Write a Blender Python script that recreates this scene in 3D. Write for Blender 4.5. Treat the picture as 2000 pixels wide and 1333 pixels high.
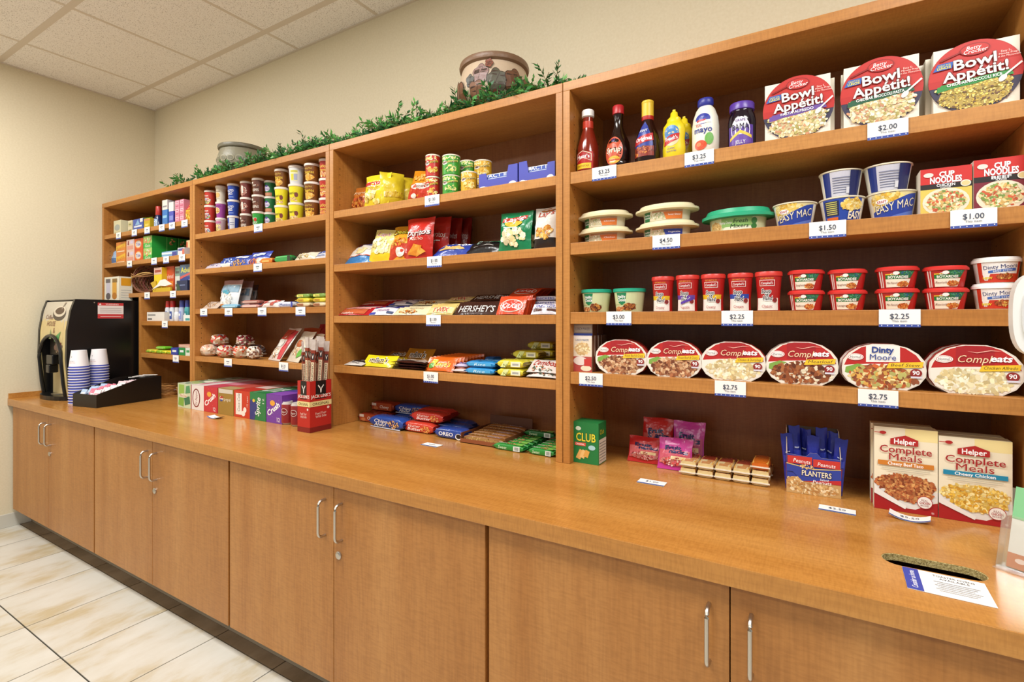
import bpy, bmesh, math, random
from mathutils import Vector, Matrix, Euler
from mathutils.geometry import tessellate_polygon
R = random.Random(7)
PI = math.pi
scene = bpy.context.scene
COL = scene.collection
for o in list(bpy.data.objects): bpy.data.objects.remove(o)

# ------------------------------------------------------------------ camera, world, light
CX, CH, YAW, F, HOR = 5.0759, 1.524, 0.5393, 990.56, 623.29
cam_d = bpy.data.cameras.new('camera'); cam = bpy.data.objects.new('camera', cam_d); COL.objects.link(cam)
cam.location = (CX, 0, CH); cam.rotation_euler = (PI/2, 0, YAW)
cam_d.sensor_width = 36; cam_d.lens = F/2000*36; cam_d.shift_y = -(666.5-HOR)/2000
cam_d.clip_start = .02; scene.camera = cam
w = bpy.data.worlds.new('world'); scene.world = w; w.use_nodes = True
w.node_tree.nodes['Background'].inputs[0].default_value = (1, .995, .985, 1)
w.node_tree.nodes['Background'].inputs[1].default_value = 0.38
vs = scene.view_settings
vs.view_transform = 'Standard'; vs.look = 'None'; vs.gamma = 1; vs.use_curve_mapping = False
vs.exposure = 0.0
for (lx, ly, e) in ((1.3, .5, 56), (3.7, .5, 56), (6.1, .5, 56), (1.3, -1.7, 24), (3.7, -1.7, 24), (6.1, -1.7, 24)):
    ld = bpy.data.lights.new('ceiling_lamp', 'AREA'); ld.shape = 'RECTANGLE'; ld.size = 1.2; ld.size_y = .6
    ld.energy = e; ld.color = (1, .985, .96)
    lo = bpy.data.objects.new('ceiling_lamp', ld); COL.objects.link(lo); lo.location = (lx, ly, 3.36)

SN, CS = math.sin(YAW), math.cos(YAW)
def depth(X, Y): return (CX-X)*SN+Y*CS
def WX(u, Y):
    t = (u-1000)/F; return CX+Y*(t*CS-SN)/(CS+t*SN)
def ZV(v, X, Y): return CH-(v-HOR)*depth(X, Y)/F
def CYL(u0, u1, Y):
    X = WX((u0+u1)/2, Y); t = ((u0+u1)/2-1000)/F
    return X, (u1-u0)*depth(X, Y)/math.sqrt(1+t*t)/F

# ------------------------------------------------------------------ helpers
def lin(h):
    h = h.lstrip('#')
    if len(h) == 3: h = ''.join(a+a for a in h)
    o = []
    for i in (0, 2, 4):
        x = int(h[i:i+2], 16)/255; o.append(x/12.92 if x < .04045 else ((x+.055)/1.055)**2.4)
    return (*o, 1.0)
_lc = {}
def L(h):
    if h not in _lc: _lc[h] = lin(h)
    return _lc[h]
def jit(h, a=.12):
    c = L(h); k = 1+R.uniform(-a, a); return tuple(min(1, max(0, x*k)) for x in c[:3])+(1,)

class MB:
    def __init__(s): s.v = []; s.f = []; s.c = []
    def poly(s, pts, col):
        n = len(s.v); s.v += [tuple(p) for p in pts]; s.f.append(tuple(range(n, n+len(pts)))); s.c.append(col); return s
    def box(s, x0, x1, y0, y1, z0, z1, col='#fff', **k):
        g = lambda n: k.get(n, col)
        n = len(s.v)
        s.v += [(x0,y0,z0),(x1,y0,z0),(x1,y1,z0),(x0,y1,z0),(x0,y0,z1),(x1,y0,z1),(x1,y1,z1),(x0,y1,z1)]
        for f, cc in (((0,1,5,4),g('front')),((1,2,6,5),g('right')),((2,3,7,6),g('back')),((3,0,4,7),g('left')),((4,5,6,7),g('top')),((3,2,1,0),g('bottom'))):
            s.f.append(tuple(n+i for i in f)); s.c.append(cc)
        return s
    def lathe(s, prof, cols, seg=28, sx=1, sy=1, cap=True):
        n = len(s.v); m = len(prof)
        for r, z in prof:
            for i in range(seg):
                a = 2*PI*i/seg; s.v.append((r*math.cos(a)*sx, r*math.sin(a)*sy, z))
        for j in range(m-1):
            c = cols if isinstance(cols, str) else cols[min(j, len(cols)-1)]
            for i in range(seg):
                k = (i+1) % seg
                s.f.append((n+j*seg+i, n+j*seg+k, n+(j+1)*seg+k, n+(j+1)*seg+i)); s.c.append(c)
        if cap:
            c0 = cols if isinstance(cols, str) else cols[0]; c1 = cols if isinstance(cols, str) else cols[min(m-2, len(cols)-1)]
            s.f.append(tuple(n+i for i in reversed(range(seg)))); s.c.append(c0)
            s.f.append(tuple(n+(m-1)*seg+i for i in range(seg))); s.c.append(c1)
        return s
    def grid(s, fn, nu, nv, col, flip=False):
        n = len(s.v)
        for j in range(nv+1):
            for i in range(nu+1): s.v.append(tuple(fn(i/nu, j/nv)))
        for j in range(nv):
            for i in range(nu):
                a = n+j*(nu+1)+i; q = (a, a+1, a+nu+2, a+nu+1)
                s.f.append(q[::-1] if flip else q); s.c.append(col((i+.5)/nu, (j+.5)/nv) if callable(col) else col)
        return s
    def tube(s, pts, r, col='#fff', seg=8, closed=False):
        pts = [Vector(p) for p in pts]; n = len(s.v); m = len(pts); up = Vector((0.13, 0.21, .97))
        for i, p in enumerate(pts):
            a = pts[max(i-1, 0)]; b = pts[min(i+1, m-1)]; d = (b-a).normalized()
            x = d.cross(up)
            if x.length < 1e-3: x = d.cross(Vector((1, 0, 0)))
            x.normalize(); y = d.cross(x); rr = r[i] if isinstance(r, (list, tuple)) else r
            for k in range(seg):
                t = 2*PI*k/seg; s.v.append(tuple(p+x*rr*math.cos(t)+y*rr*math.sin(t)))
        for i in range(m-1):
            for k in range(seg):
                q = (k+1) % seg
                s.f.append((n+i*seg+k, n+i*seg+q, n+(i+1)*seg+q, n+(i+1)*seg+k)); s.c.append(col)
        s.f.append(tuple(n+k for k in range(seg))); s.c.append(col)
        s.f.append(tuple(n+(m-1)*seg+k for k in reversed(range(seg)))); s.c.append(col)
        return s
    def prism(s, pts, y0, y1, col, side=None):      # outline in x,z, extruded along y
        n = len(pts)
        s.poly([(x, y0, z) for x, z in pts], col); s.poly([(x, y1, z) for x, z in reversed(pts)], side or col)
        for i in range(n):
            a, b = pts[i], pts[(i+1) % n]
            s.poly([(b[0], y0, b[1]), (a[0], y0, a[1]), (a[0], y1, a[1]), (b[0], y1, b[1])], side or col)
        return s
    def xf(s, M):
        s.v = [tuple(M @ Vector(p)) for p in s.v]; return s
    def mesh(s, name, mat, smooth=False):
        me = bpy.data.meshes.new(name); me.from_pydata(s.v, [], s.f)
        at = me.color_attributes.new('Col', 'FLOAT_COLOR', 'CORNER')
        buf = []
        for p, c in zip(me.polygons, s.c):
            cc = L(c) if isinstance(c, str) else c
            buf += list(cc)*p.loop_total
        at.data.foreach_set('color', buf)
        me.materials.append(mat)
        if smooth:
            me.polygons.foreach_set('use_smooth', [True]*len(me.polygons)); me.set_sharp_from_angle(angle=math.radians(38))
        me.update(); return me
    def build(s, name, mat, parent=None, smooth=False, bevel=0):
        o = bpy.data.objects.new(name, s.mesh(name, mat, smooth)); COL.objects.link(o)
        if parent: o.parent = parent
        if bevel:
            b = o.modifiers.new('bevel', 'BEVEL'); b.width = bevel; b.segments = 2; b.limit_method = 'ANGLE'; b.harden_normals = False
        return o

def tag(o, label, cat, group=None):
    o['label'] = label; o['category'] = cat
    if group: o['group'] = group
    return o
def thing(name, label, cat, loc=(0, 0, 0), rz=0, group=None, rx=0, ry=0):
    o = bpy.data.objects.new(name, None); COL.objects.link(o); o.empty_display_size = .03
    o.location = loc; o.rotation_euler = (rx, ry, rz); tag(o, label, cat, group); return o
def struct(o): o['kind'] = 'structure'; return o
KIDS = {}
def kids(o):
    return [c for c in o.children]
def dup(root, label, loc=None, rz=None, rx=None, group=None):
    r = root.copy(); COL.objects.link(r); r['label'] = label
    if loc is not None: r.location = loc
    e = list(r.rotation_euler)
    if rz is not None: e[2] = rz
    if rx is not None: e[0] = rx
    r.rotation_euler = e
    if group: r['group'] = group
    for ch in kids(root):
        c = ch.copy(); COL.objects.link(c); c.parent = r
        for g in kids(ch):
            d = g.copy(); COL.objects.link(d); d.parent = c
    return r
def rest(root, Z):                                  # let the thing's lowest point sit on height Z
    M = Euler(root.rotation_euler).to_matrix(); mz = 9
    def walk(o):
        nonlocal mz
        if o.type == 'MESH':
            for v in o.data.vertices: mz = min(mz, (M @ v.co).z)
        for c in o.children: walk(c)
    walk(root); root.location.z = Z-mz+.0004; return root

# ------------------------------------------------------------------ materials
def nodes(m): m.use_nodes = True; return m.node_tree.nodes, m.node_tree.links
def base_mat(name, rough=.5, metal=0, col=(.8, .8, .8, 1), coat=0):
    m = bpy.data.materials.new(name); n, l = nodes(m); b = n['Principled BSDF']
    b.inputs['Base Color'].default_value = col; b.inputs['Roughness'].default_value = rough
    b.inputs['Metallic'].default_value = metal; b.inputs['Coat Weight'].default_value = coat
    return m, n, l, b
def mat_col(name, rough=.45, bump=0, bscale=80, coat=0, metal=0):
    m, n, l, b = base_mat(name, rough, metal, coat=coat)
    a = n.new('ShaderNodeVertexColor'); a.layer_name = 'Col'; l.new(a.outputs[0], b.inputs['Base Color'])
    if bump:
        tc = n.new('ShaderNodeTexCoord'); t = n.new('ShaderNodeTexNoise'); t.inputs['Scale'].default_value = bscale
        l.new(tc.outputs['Object'], t.inputs['Vector']); bp = n.new('ShaderNodeBump'); bp.inputs['Strength'].default_value = bump; bp.inputs['Distance'].default_value = .004
        l.new(t.outputs[0], bp.inputs['Height']); l.new(bp.outputs[0], b.inputs['Normal'])
    return m
def mat_plain(name, hexc, rough=.5, metal=0, coat=0): return base_mat(name, rough, metal, L(hexc), coat)[0]
def ramp(n, stops):
    r = n.new('ShaderNodeValToRGB'); e = r.color_ramp.elements
    while len(e) < len(stops): e.new(.5)
    for el, (p, c) in zip(e, stops): el.position = p; el.color = L(c) if isinstance(c, str) else c
    return r
def mix(n, l, a, b, fac, mode='MIX'):
    x = n.new('ShaderNodeMix'); x.data_type = 'RGBA'; x.blend_type = mode
    for sock, val in ((6, a), (7, b), (0, fac)):
        if hasattr(val, 'links') or hasattr(val, 'is_linked'): l.new(val, x.inputs[sock])
        else: x.inputs[sock].default_value = val
    return x.outputs[2]
def mat_wood(name, grain='Z', tone=('#b37f48', '#c4915a', '#cf9e66'), rough=.38, coat=.0):
    m, n, l, b = base_mat(name, rough, coat=coat)
    tc = n.new('ShaderNodeTexCoord'); outs = []
    sc = {'Z': (7, 7, .45), 'X': (.45, 7, 7)}[grain]; fs = {'Z': (120, 120, 9), 'X': (9, 120, 120)}[grain]; ws = {'Z': (34, 34, 190), 'X': (190, 34, 34)}[grain]
    for s_, dt in ((sc, 4), (fs, 2), (ws, 2)):
        mp = n.new('ShaderNodeMapping'); mp.inputs['Scale'].default_value = s_; l.new(tc.outputs['Object'], mp.inputs[0])
        t = n.new('ShaderNodeTexNoise'); t.inputs['Scale'].default_value = 1; t.inputs['Detail'].default_value = dt; l.new(mp.outputs[0], t.inputs[0]); outs.append(t.outputs[0])
    r = ramp(n, ((.3, tone[0]), (.5, tone[1]), (.72, tone[2]))); l.new(outs[0], r.inputs[0])
    r2 = ramp(n, ((.3, '#e4ded8'), (.6, '#ffffff'))); l.new(outs[1], r2.inputs[0])
    r3 = ramp(n, ((.35, '#ebe6e0'), (.6, '#ffffff'))); l.new(outs[2], r3.inputs[0])
    c = mix(n, l, r.outputs[0], r2.outputs[0], .55, 'MULTIPLY'); c = mix(n, l, c, r3.outputs[0], .6, 'MULTIPLY')
    l.new(c, b.inputs['Base Color']); return m
M_DOOR = mat_wood('wood_door', 'Z', ('#ab7135', '#b77e41', '#c0894c'), .42)
M_SHELF = mat_wood('wood_shelf', 'X', ('#ae7030', '#bc803d', '#c88e4a'), .4)
M_CASE = mat_wood('wood_case', 'Z', ('#ae7030', '#bc803d', '#c88e4a'), .4)
M_BACK_SHADED = mat_wood('wood_back_shaded', 'Z', ('#8a5029', '#965d32', '#a0693c'), .35)  # case wood darkened and reddened: shade inside the units put into the colour
M_COUNTER = mat_wood('wood_counter', 'X', ('#b27734', '#bf8540', '#ca924d'), .2)
P_GLOSS = mat_col('printed_gloss', .3)
P_CARD = mat_col('printed_card', .5)
P_FOIL = mat_col('printed_foil', .22, .55, 38)
P_FILM = mat_col('wrinkled_film', .18, .8, 60)
P_PLAST = mat_col('smooth_plastic', .35)
M_PAPER = mat_col('paper', .7)
M_STEEL = mat_plain('brushed_steel', '#c9c4bb', .3, 1)
M_BLACK = mat_plain('black_plastic', '#0c0c0d', .28)
M_DARK = mat_plain('dark_gap', '#17110c', .9)
M_WICKER = mat_col('wicker', .75, .6, 120)
M_CERAM = mat_col('glazed_ceramic', .4, .3, 60)
M_LEAF = mat_col('leaf_green', .5)
def mat_clear(name, tint=(1, 1, 1, 1), fac=.82):
    m = bpy.data.materials.new(name); n, l = nodes(m); out = n['Material Output']; n.remove(n['Principled BSDF'])
    t = n.new('ShaderNodeBsdfTransparent'); t.inputs[0].default_value = tint; g = n.new('ShaderNodeBsdfGlossy'); g.inputs['Roughness'].default_value = .12; g.inputs[0].default_value = (.9, .9, .9, 1)
    x = n.new('ShaderNodeMixShader'); x.inputs[0].default_value = 1-fac; l.new(t.outputs[0], x.inputs[1]); l.new(g.outputs[0], x.inputs[2]); l.new(x.outputs[0], out.inputs[0]); return m
M_CLEAR = mat_clear('clear_acrylic')
M_CELLO = mat_clear('cellophane', fac=.86)

def mat_wall():
    m, n, l, b = base_mat('wall_paint', .75); tc = n.new('ShaderNodeTexCoord')
    t = n.new('ShaderNodeTexNoise'); t.inputs['Scale'].default_value = 90; t.inputs['Detail'].default_value = 3; l.new(tc.outputs['Object'], t.inputs[0])
    r = ramp(n, ((.3, '#d7cbad'), (.7, '#ddd2b6'))); l.new(t.outputs[0], r.inputs[0]); l.new(r.outputs[0], b.inputs[0])
    bp = n.new('ShaderNodeBump'); bp.inputs['Strength'].default_value = .12; bp.inputs['Distance'].default_value = .004; l.new(t.outputs[0], bp.inputs['Height']); l.new(bp.outputs[0], b.inputs['Normal']); return m
M_WALL = mat_wall()
def mat_ceil():
    m, n, l, b = base_mat('ceiling_tile', .9); tc = n.new('ShaderNodeTexCoord')
    t = n.new('ShaderNodeTexNoise'); t.inputs['Scale'].default_value = 170; t.inputs['Detail'].default_value = 2; l.new(tc.outputs['Object'], t.inputs[0])
    r = ramp(n, ((.33, '#b3aba1'), (.42, '#ece8e2'), (.8, '#f2eee8'))); l.new(t.outputs[0], r.inputs[0]); l.new(r.outputs[0], b.inputs[0])
    bp = n.new('ShaderNodeBump'); bp.inputs['Strength'].default_value = .3; bp.inputs['Distance'].default_value = .004; l.new(t.outputs[0], bp.inputs['Height']); l.new(bp.outputs[0], b.inputs['Normal']); return m
M_CEIL = mat_ceil(); M_TEE = mat_plain('ceiling_tee', '#d0c5b5', .6)
def mat_tile(name, c0, c1, c2):
    m, n, l, b = base_mat(name, .33); tc = n.new('ShaderNodeTexCoord'); oi = n.new('ShaderNodeObjectInfo')
    ad = n.new('ShaderNodeVectorMath'); ad.operation = 'ADD'; mu = n.new('ShaderNodeVectorMath'); mu.operation = 'SCALE'; mu.inputs['Scale'].default_value = 31
    cb = n.new('ShaderNodeCombineXYZ'); l.new(oi.outputs['Random'], cb.inputs[0]); l.new(oi.outputs['Random'], cb.inputs[1]); l.new(cb.outputs[0], mu.inputs[0])
    l.new(tc.outputs['Object'], ad.inputs[0]); l.new(mu.outputs[0], ad.inputs[1])
    mp = n.new('ShaderNodeMapping'); mp.inputs['Scale'].default_value = (5.5, 2.2, 3); mp.inputs['Rotation'].default_value = (0, 0, .5); l.new(ad.outputs[0], mp.inputs[0])
    t = n.new('ShaderNodeTexNoise'); t.inputs['Scale'].default_value = 1; t.inputs['Detail'].default_value = 6; t.inputs['Roughness'].default_value = .62; l.new(mp.outputs[0], t.inputs[0])
    r = ramp(n, ((.36, c2), (.5, c1), (.62, c0))); l.new(t.outputs[0], r.inputs[0]); l.new(r.outputs[0], b.inputs[0])
    return m
M_TILE = mat_tile('floor_tile', '#d5d3ca', '#cfcbbf', '#c0b292')
M_TILEB = mat_tile('brown_strip_tile', '#94846e', '#877660', '#76664f')
M_GROUT = mat_plain('grout', '#2e2a20', .9)
def mat_particle():
    m, n, l, b = base_mat('particle_board', .9); tc = n.new('ShaderNodeTexCoord')
    t = n.new('ShaderNodeTexVoronoi'); t.inputs['Scale'].default_value = 420; l.new(tc.outputs['Object'], t.inputs['Vector'])
    r = ramp(n, ((0, '#6b5a33'), (.5, '#a8945a'), (1, '#d4c48c'))); l.new(t.outputs['Color'], r.inputs[0]); l.new(r.outputs[0], b.inputs[0]); return m
M_PART = mat_particle()

# ------------------------------------------------------------------ flat print: text, shapes
_tc = {}
def text2d(s, bold=0.0, shear=0.0):
    if 'M' in s: bold = 0
    k = (s, bold, shear)
    if k in _tc: return _tc[k]
    cu = bpy.data.curves.new('t', 'FONT'); cu.body = s; cu.resolution_u = 2; cu.offset = bold; cu.shear = shear; cu.size = 1
    ob = bpy.data.objects.new('t', cu); COL.objects.link(ob)
    dg = bpy.context.evaluated_depsgraph_get(); me = bpy.data.meshes.new_from_object(ob.evaluated_get(dg))
    vs_ = [(v.co.x, v.co.y) for v in me.vertices]; fs = [tuple(p.vertices) for p in me.polygons]
    bpy.data.objects.remove(ob); bpy.data.curves.remove(cu); bpy.data.meshes.remove(me)
    if vs_:
        x0 = min(v[0] for v in vs_); x1 = max(v[0] for v in vs_)
        vs_ = [((x-(x0+x1)/2)/.72, y/.72-.5) for x, y in vs_]; wd = (x1-x0)/.72
    else: wd = 1
    _tc[k] = (vs_, fs, wd); return _tc[k]

def decals(mb, ds, mp, W, H, off=.0004, step=.00012, curved=False):
    """ds: shapes in face fractions (0..1); mp(x, z, off) -> 3D"""
    for d in ds:
        k = d[0]; off += step
        P = lambda x, y, o=0: mp((x-.5)*W, y*H, off+o)
        if k == 'r':
            _, x0, y0, x1, y1, c = d
            nu = max(1, int(abs(x1-x0)*14)) if curved else 1; nv = max(1, int(abs(y1-y0)*8)) if curved else 1
            mb.grid(lambda a, b: P(x0+(x1-x0)*a, y0+(y1-y0)*b), nu, nv, c)
        elif k == 'e':
            _, cx, cy, rx, ry, c = d[:6]; rot = d[6] if len(d) > 6 else 0; ca, sa = math.cos(rot), math.sin(rot); N = 22
            asp = W/H
            def E(r, i):
                a = 2*PI*i/N; ex = rx*r*math.cos(a)*asp; ey = ry*r*math.sin(a)
                return P(cx+(ex*ca-ey*sa)/asp, cy+ex*sa+ey*ca)
            if curved:
                for i in range(N):
                    mb.poly([E(0, 0), E(.5, i), E(.5, i+1)], c); mb.poly([E(.5, i), E(1, i), E(1, i+1), E(.5, i+1)], c)
            else: mb.poly([E(1, i) for i in range(N)], c)
        elif k == 'p':
            if not curved: mb.poly([P(x, y) for x, y in d[1]], d[2])
            else:
                pts = d[1]; tris = tessellate_polygon([[Vector((x, y, 0)) for x, y in pts]])
                def sub(a, b, c, n):
                    e = [(math.dist(a, b), 0), (math.dist(b, c), 1), (math.dist(c, a), 2)]; m_, w_ = max(e)
                    if m_ < .1 or n == 0: mb.poly([P(*a), P(*b), P(*c)], d[2]); return
                    a, b, c = ((a, b, c), (b, c, a), (c, a, b))[w_]; h = ((a[0]+b[0])/2, (a[1]+b[1])/2)
                    sub(a, h, c, n-1); sub(h, b, c, n-1)
                for q in tris: sub(pts[q[0]], pts[q[1]], pts[q[2]], 8)
        elif k == 't':
            _, s, cx, cy, h, c = d[:6]; o = d[6] if len(d) > 6 else {}
            vv, ff, wd = text2d(s, o.get('b', .0), o.get('s', 0)); hh = h*H
            sx = o['w']*W/wd if 'w' in o else hh; rot = o.get('r', 0); ca, sa = math.cos(rot), math.sin(rot); arc = o.get('a', 0)
            n = len(mb.v)
            for x, y in vv:
                X_ = x*sx; Y_ = y*hh - arc*H*(x/(wd/2+1e-6))**2
                mb.v.append(tuple(mp((cx-.5)*W+X_*ca-Y_*sa, cy*H+X_*sa+Y_*ca, off)))
            for f in ff: mb.f.append(tuple(n+i for i in f)); mb.c.append(c)
        elif k == 'f':                                   # a picture of food: many small coloured lumps in an ellipse
            _, cx, cy, rx, ry, pal, n, sz = d[:8]; asp = W/H; el = d[8] if len(d) > 8 else 1.6
            bc = [sum(L(x)[i_] for x in pal)/len(pal)*.85 for i_ in range(3)]+[1]
            n = int(n*1.6); sz *= .78
            if n > 60:
                for i_ in range(20):
                    t0_, t1_ = 2*PI*i_/20, 2*PI*(i_+1)/20; kk = .96
                    for ra, rb_ in ((0, .34), (.34, .67), (.67, 1)): mb.poly([P(cx+rx*kk*ra*math.cos(t0_), cy+ry*kk*ra*math.sin(t0_)), P(cx+rx*kk*rb_*math.cos(t0_), cy+ry*kk*rb_*math.sin(t0_)), P(cx+rx*kk*rb_*math.cos(t1_), cy+ry*kk*rb_*math.sin(t1_)), P(cx+rx*kk*ra*math.cos(t1_), cy+ry*kk*ra*math.sin(t1_))], tuple(bc))
                off += .00003
            for j in range(n):
                a = R.uniform(0, 2*PI); q = math.sqrt(R.random())
                px, py = cx+rx*q*math.cos(a), cy+ry*q*math.sin(a); s1 = sz*R.uniform(.6, 1.3); s2 = s1/el; ro = R.uniform(0, PI); cc = jit(R.choice(pal), .18); oo = j*.000004
                mb.poly([P(px+(s1*math.cos(t)*math.cos(ro)-s2*math.sin(t)*math.sin(ro))/asp, py+s1*math.cos(t)*math.sin(ro)+s2*math.sin(t)*math.cos(ro), oo) for t in (0, 1.05, 2.09, 3.14, 4.19, 5.24)], cc)
            off += n*.000004
    return mb

# ------------------------------------------------------------------ families of goods
def carton(name, label, cat, X, Y, Z, W, D, H, base='#eee', front=(), right=(), top=(), left=(), rz=0, rx=0, group=None, part='carton', mat=None, **face):
    """X centre, Y front face, Z bottom; a plain colour may stand for a face's print"""
    for nm in ('right', 'left', 'top'):
        v_ = {'right': right, 'left': left, 'top': top}[nm]
        if isinstance(v_, str): face[nm] = v_
    right, left, top = [() if isinstance(v_, str) else v_ for v_ in (right, left, top)]
    t = thing(name, label, cat, (X, Y, Z), rz, group, rx)
    MB().box(-W/2, W/2, 0, D, 0, H, base, **face).build(part, mat or P_CARD, t)
    mb = MB()
    if front: decals(mb, front, lambda x, z, o: (x, -o, z), W, H)
    if right: decals(mb, right, lambda x, z, o: (W/2+o, D/2+x, z), D, H)
    if left: decals(mb, left, lambda x, z, o: (-W/2-o, D/2-x, z), D, H)
    if top: decals(mb, top, lambda x, z, o: (x, z, H+o), W, D)
    if mb.v: mb.build('print', mat or P_CARD, t)
    return t
def upx(u0, u1, Y): a, b = WX(u0, Y), WX(u1, Y); return (a+b)/2, b-a
def pouch(name, label, cat, X, Y, Z, W, H, D, base, ds=(), bands=(), rz=0, rx=0, ry=0, group=None, ends='v', mat=None, seed=None, crimp=.06, settle=True):
    """soft bag: crimped at top and bottom (ends='v') or at both sides (ends='h')"""
    rr = random.Random(seed if seed is not None else R.random()); ph = [rr.uniform(0, 6.3) for _ in range(6)]
    t = thing(name, label, cat, (X, Y, Z), rz, group, rx, ry)
    def T(a, b):
        e, s_ = (b, a) if ends == 'v' else (a, b)
        if e <= crimp or e >= 1-crimp: return .0012
        q = (e-crimp)/(1-2*crimp)
        k = (max(0, 1-abs(2*s_-1)**3.2))**.6*max(0, math.sin(PI*q))**.55
        wr = 1+.13*math.sin(9*a+ph[0]+3*b)+.11*math.sin(13*b+ph[1]-4*a)+.08*math.sin(21*a+17*b+ph[2])+.07*math.sin(31*b-11*a+ph[5])
        return max(.0012, D/2*k*wr)
    def XY(a, b):
        x = (a-.5)*W; z = b*H
        if ends == 'v': x *= 1-.05*math.sin(PI*b)+.012*math.sin(11*b+ph[3]); z += .01*H*math.sin(7*a+ph[4])*(1 if b > .5 else .2)
        else: z = (b-.5)*H*(1-.06*math.sin(PI*a))+H/2
        return x, z
    def fr(a, b): x, z = XY(a, b); return (x, -T(a, b), z)
    def bk(a, b): x, z = XY(a, b); return (x, T(a, b), z)
    def cf(a, b):
        e = b
        for z0, z1, c in bands:
            if z0 <= e <= z1: return c
        return base
    nu, nv = (9, 12) if ends == 'v' else (12, 7)
    mb = MB().grid(fr, nu, nv, cf).grid(bk, nu, nv, cf, flip=True)
    mb.build('pouch', mat or P_FOIL, t, smooth=True)
    if ds:
        def mp(x, z, o):
            a = min(1, max(0, x/W+.5)); b = min(1, max(0, z/H)); xx, zz = XY(a, b); return (xx, -T(a, b)-o-.0012, zz)
        decals(MB_ := MB(), ds, mp, W, H, step=.0005, curved=True); MB_.build('print', mat or P_FOIL, t, smooth=False)
    if settle: rest(t, Z)
    return t
def turned(name, label, cat, X, Y, Z, parts, ds=(), rref=.04, zlo=0, zhi=.1, rfun=None, Wl=.08, rz=0, sx=1, sy=1, group=None, lmat=None, seg=28):
    """round goods: parts = [(name, profile, cols, material)], label print wrapped round the body"""
    t = thing(name, label, cat, (X, Y, Z), rz, group)
    for pn, prof, cols, m in parts: MB().lathe(prof, cols, seg, sx, sy).build(pn, m, t, smooth=True)
    if ds:
        mp = lambda x, z, o: ((rfun(z+zlo)+o)*math.sin(x/rref)*sx, -(rfun(z+zlo)+o)*math.cos(x/rref)*sy, z+zlo)
        mb = decals(MB(), ds, mp, Wl, zhi-zlo, off=.0006, step=.00025, curved=True); mb.build('label', lmat or P_GLOSS, t)
    return t
def lerp_prof(prof):
    def f(z):
        for (r0, z0), (r1, z1) in zip(prof, prof[1:]):
            if z0 <= z <= z1 and z1 > z0: return r0+(r1-r0)*(z-z0)/(z1-z0)
        return prof[-1][0] if z > prof[-1][1] else prof[0][0]
    return f
# ------------------------------------------------------------------ room shell
YW, ZC = 2.254, 3.387
struct(MB().box(-.1, 8.5, YW, YW+.1, 0, 3.5).build('wall_back', M_WALL))
struct(MB().box(-.1, 0, -3.5, YW, 0, 3.5).build('wall_left', M_WALL))
fl = struct(MB().box(-.1, 8.5, -3.5, YW, -.06, -.004).build('floor', M_GROUT))
g = .003; tw = .442; th = .44
tm = MB().box(-tw/2+g, tw/2-g, -th/2+g, th/2-g, -.006, 0).mesh('tile', M_TILE)
for i in range(-1, 19):
    for j in range(0, 11):
        cx = .40+tw*(i-.5)+tw*0; cy = 1.355-th*(j+.5)
        if i == -1: continue
        o = bpy.data.objects.new('tile', tm); COL.objects.link(o); o.parent = fl; o.location = (cx, cy, 0)
        if i == 0: o.location.x = .2; o.scale.x = (.40-.002)/tw*.99
sm = MB().box(-tw/2+g, tw/2-g, -.031, .031, -.006, 0).mesh('strip_tile', M_TILEB)
for i in range(0, 16):
    o = bpy.data.objects.new('strip_tile', sm); COL.objects.link(o); o.parent = fl; o.location = (.40+tw*(i-.5), 1.388, 0)
    if i == 0: o.location.x = .2; o.scale.x = .89
struct(MB().box(0, .014, -3.5, 1.42, 0, .098, '#c9c6ba').build('baseboard_left', P_PLAST, bevel=.003))
ce = struct(MB().box(-.1, 8.5, -3.5, YW, ZC+.012, ZC+.1).build('ceiling', M_TEE))
cs = .76
xs = [0, .49]+[.49+cs*k for k in range(1, 11)]+[8.5]; ys = [YW, 2.0]+[2.0-cs*k for k in range(1, 7)]+[-3.5]
for a, b in zip(xs, xs[1:]):
    for c, d in zip(ys, ys[1:]):
        e = .011
        o = MB().box(a-(a+b)/2+e, b-(a+b)/2-e, d-(c+d)/2+e, c-(c+d)/2-e, -.004, .011).build('ceiling_panel', M_CEIL, ce, bevel=.004)
        o.location = ((a+b)/2, (c+d)/2, ZC+.004)
for x in xs[1:-1]: MB().box(x-.012, x+.012, -3.5, YW, ZC+.0005, ZC+.012).build('grid_tee', M_TEE, ce)
for y in ys[1:-1]: MB().box(0, 8.5, y-.019, y+.019, ZC-.001, ZC+.012).build('grid_tee', M_TEE, ce)
struct(MB().box(0, 8.5, YW-.014, YW, ZC-.006, ZC+.012).build('trim_1', M_TEE))
struct(MB().box(0, .014, -3.5, YW-.014, ZC-.006, ZC+.012).build('trim_2', M_TEE))

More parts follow.
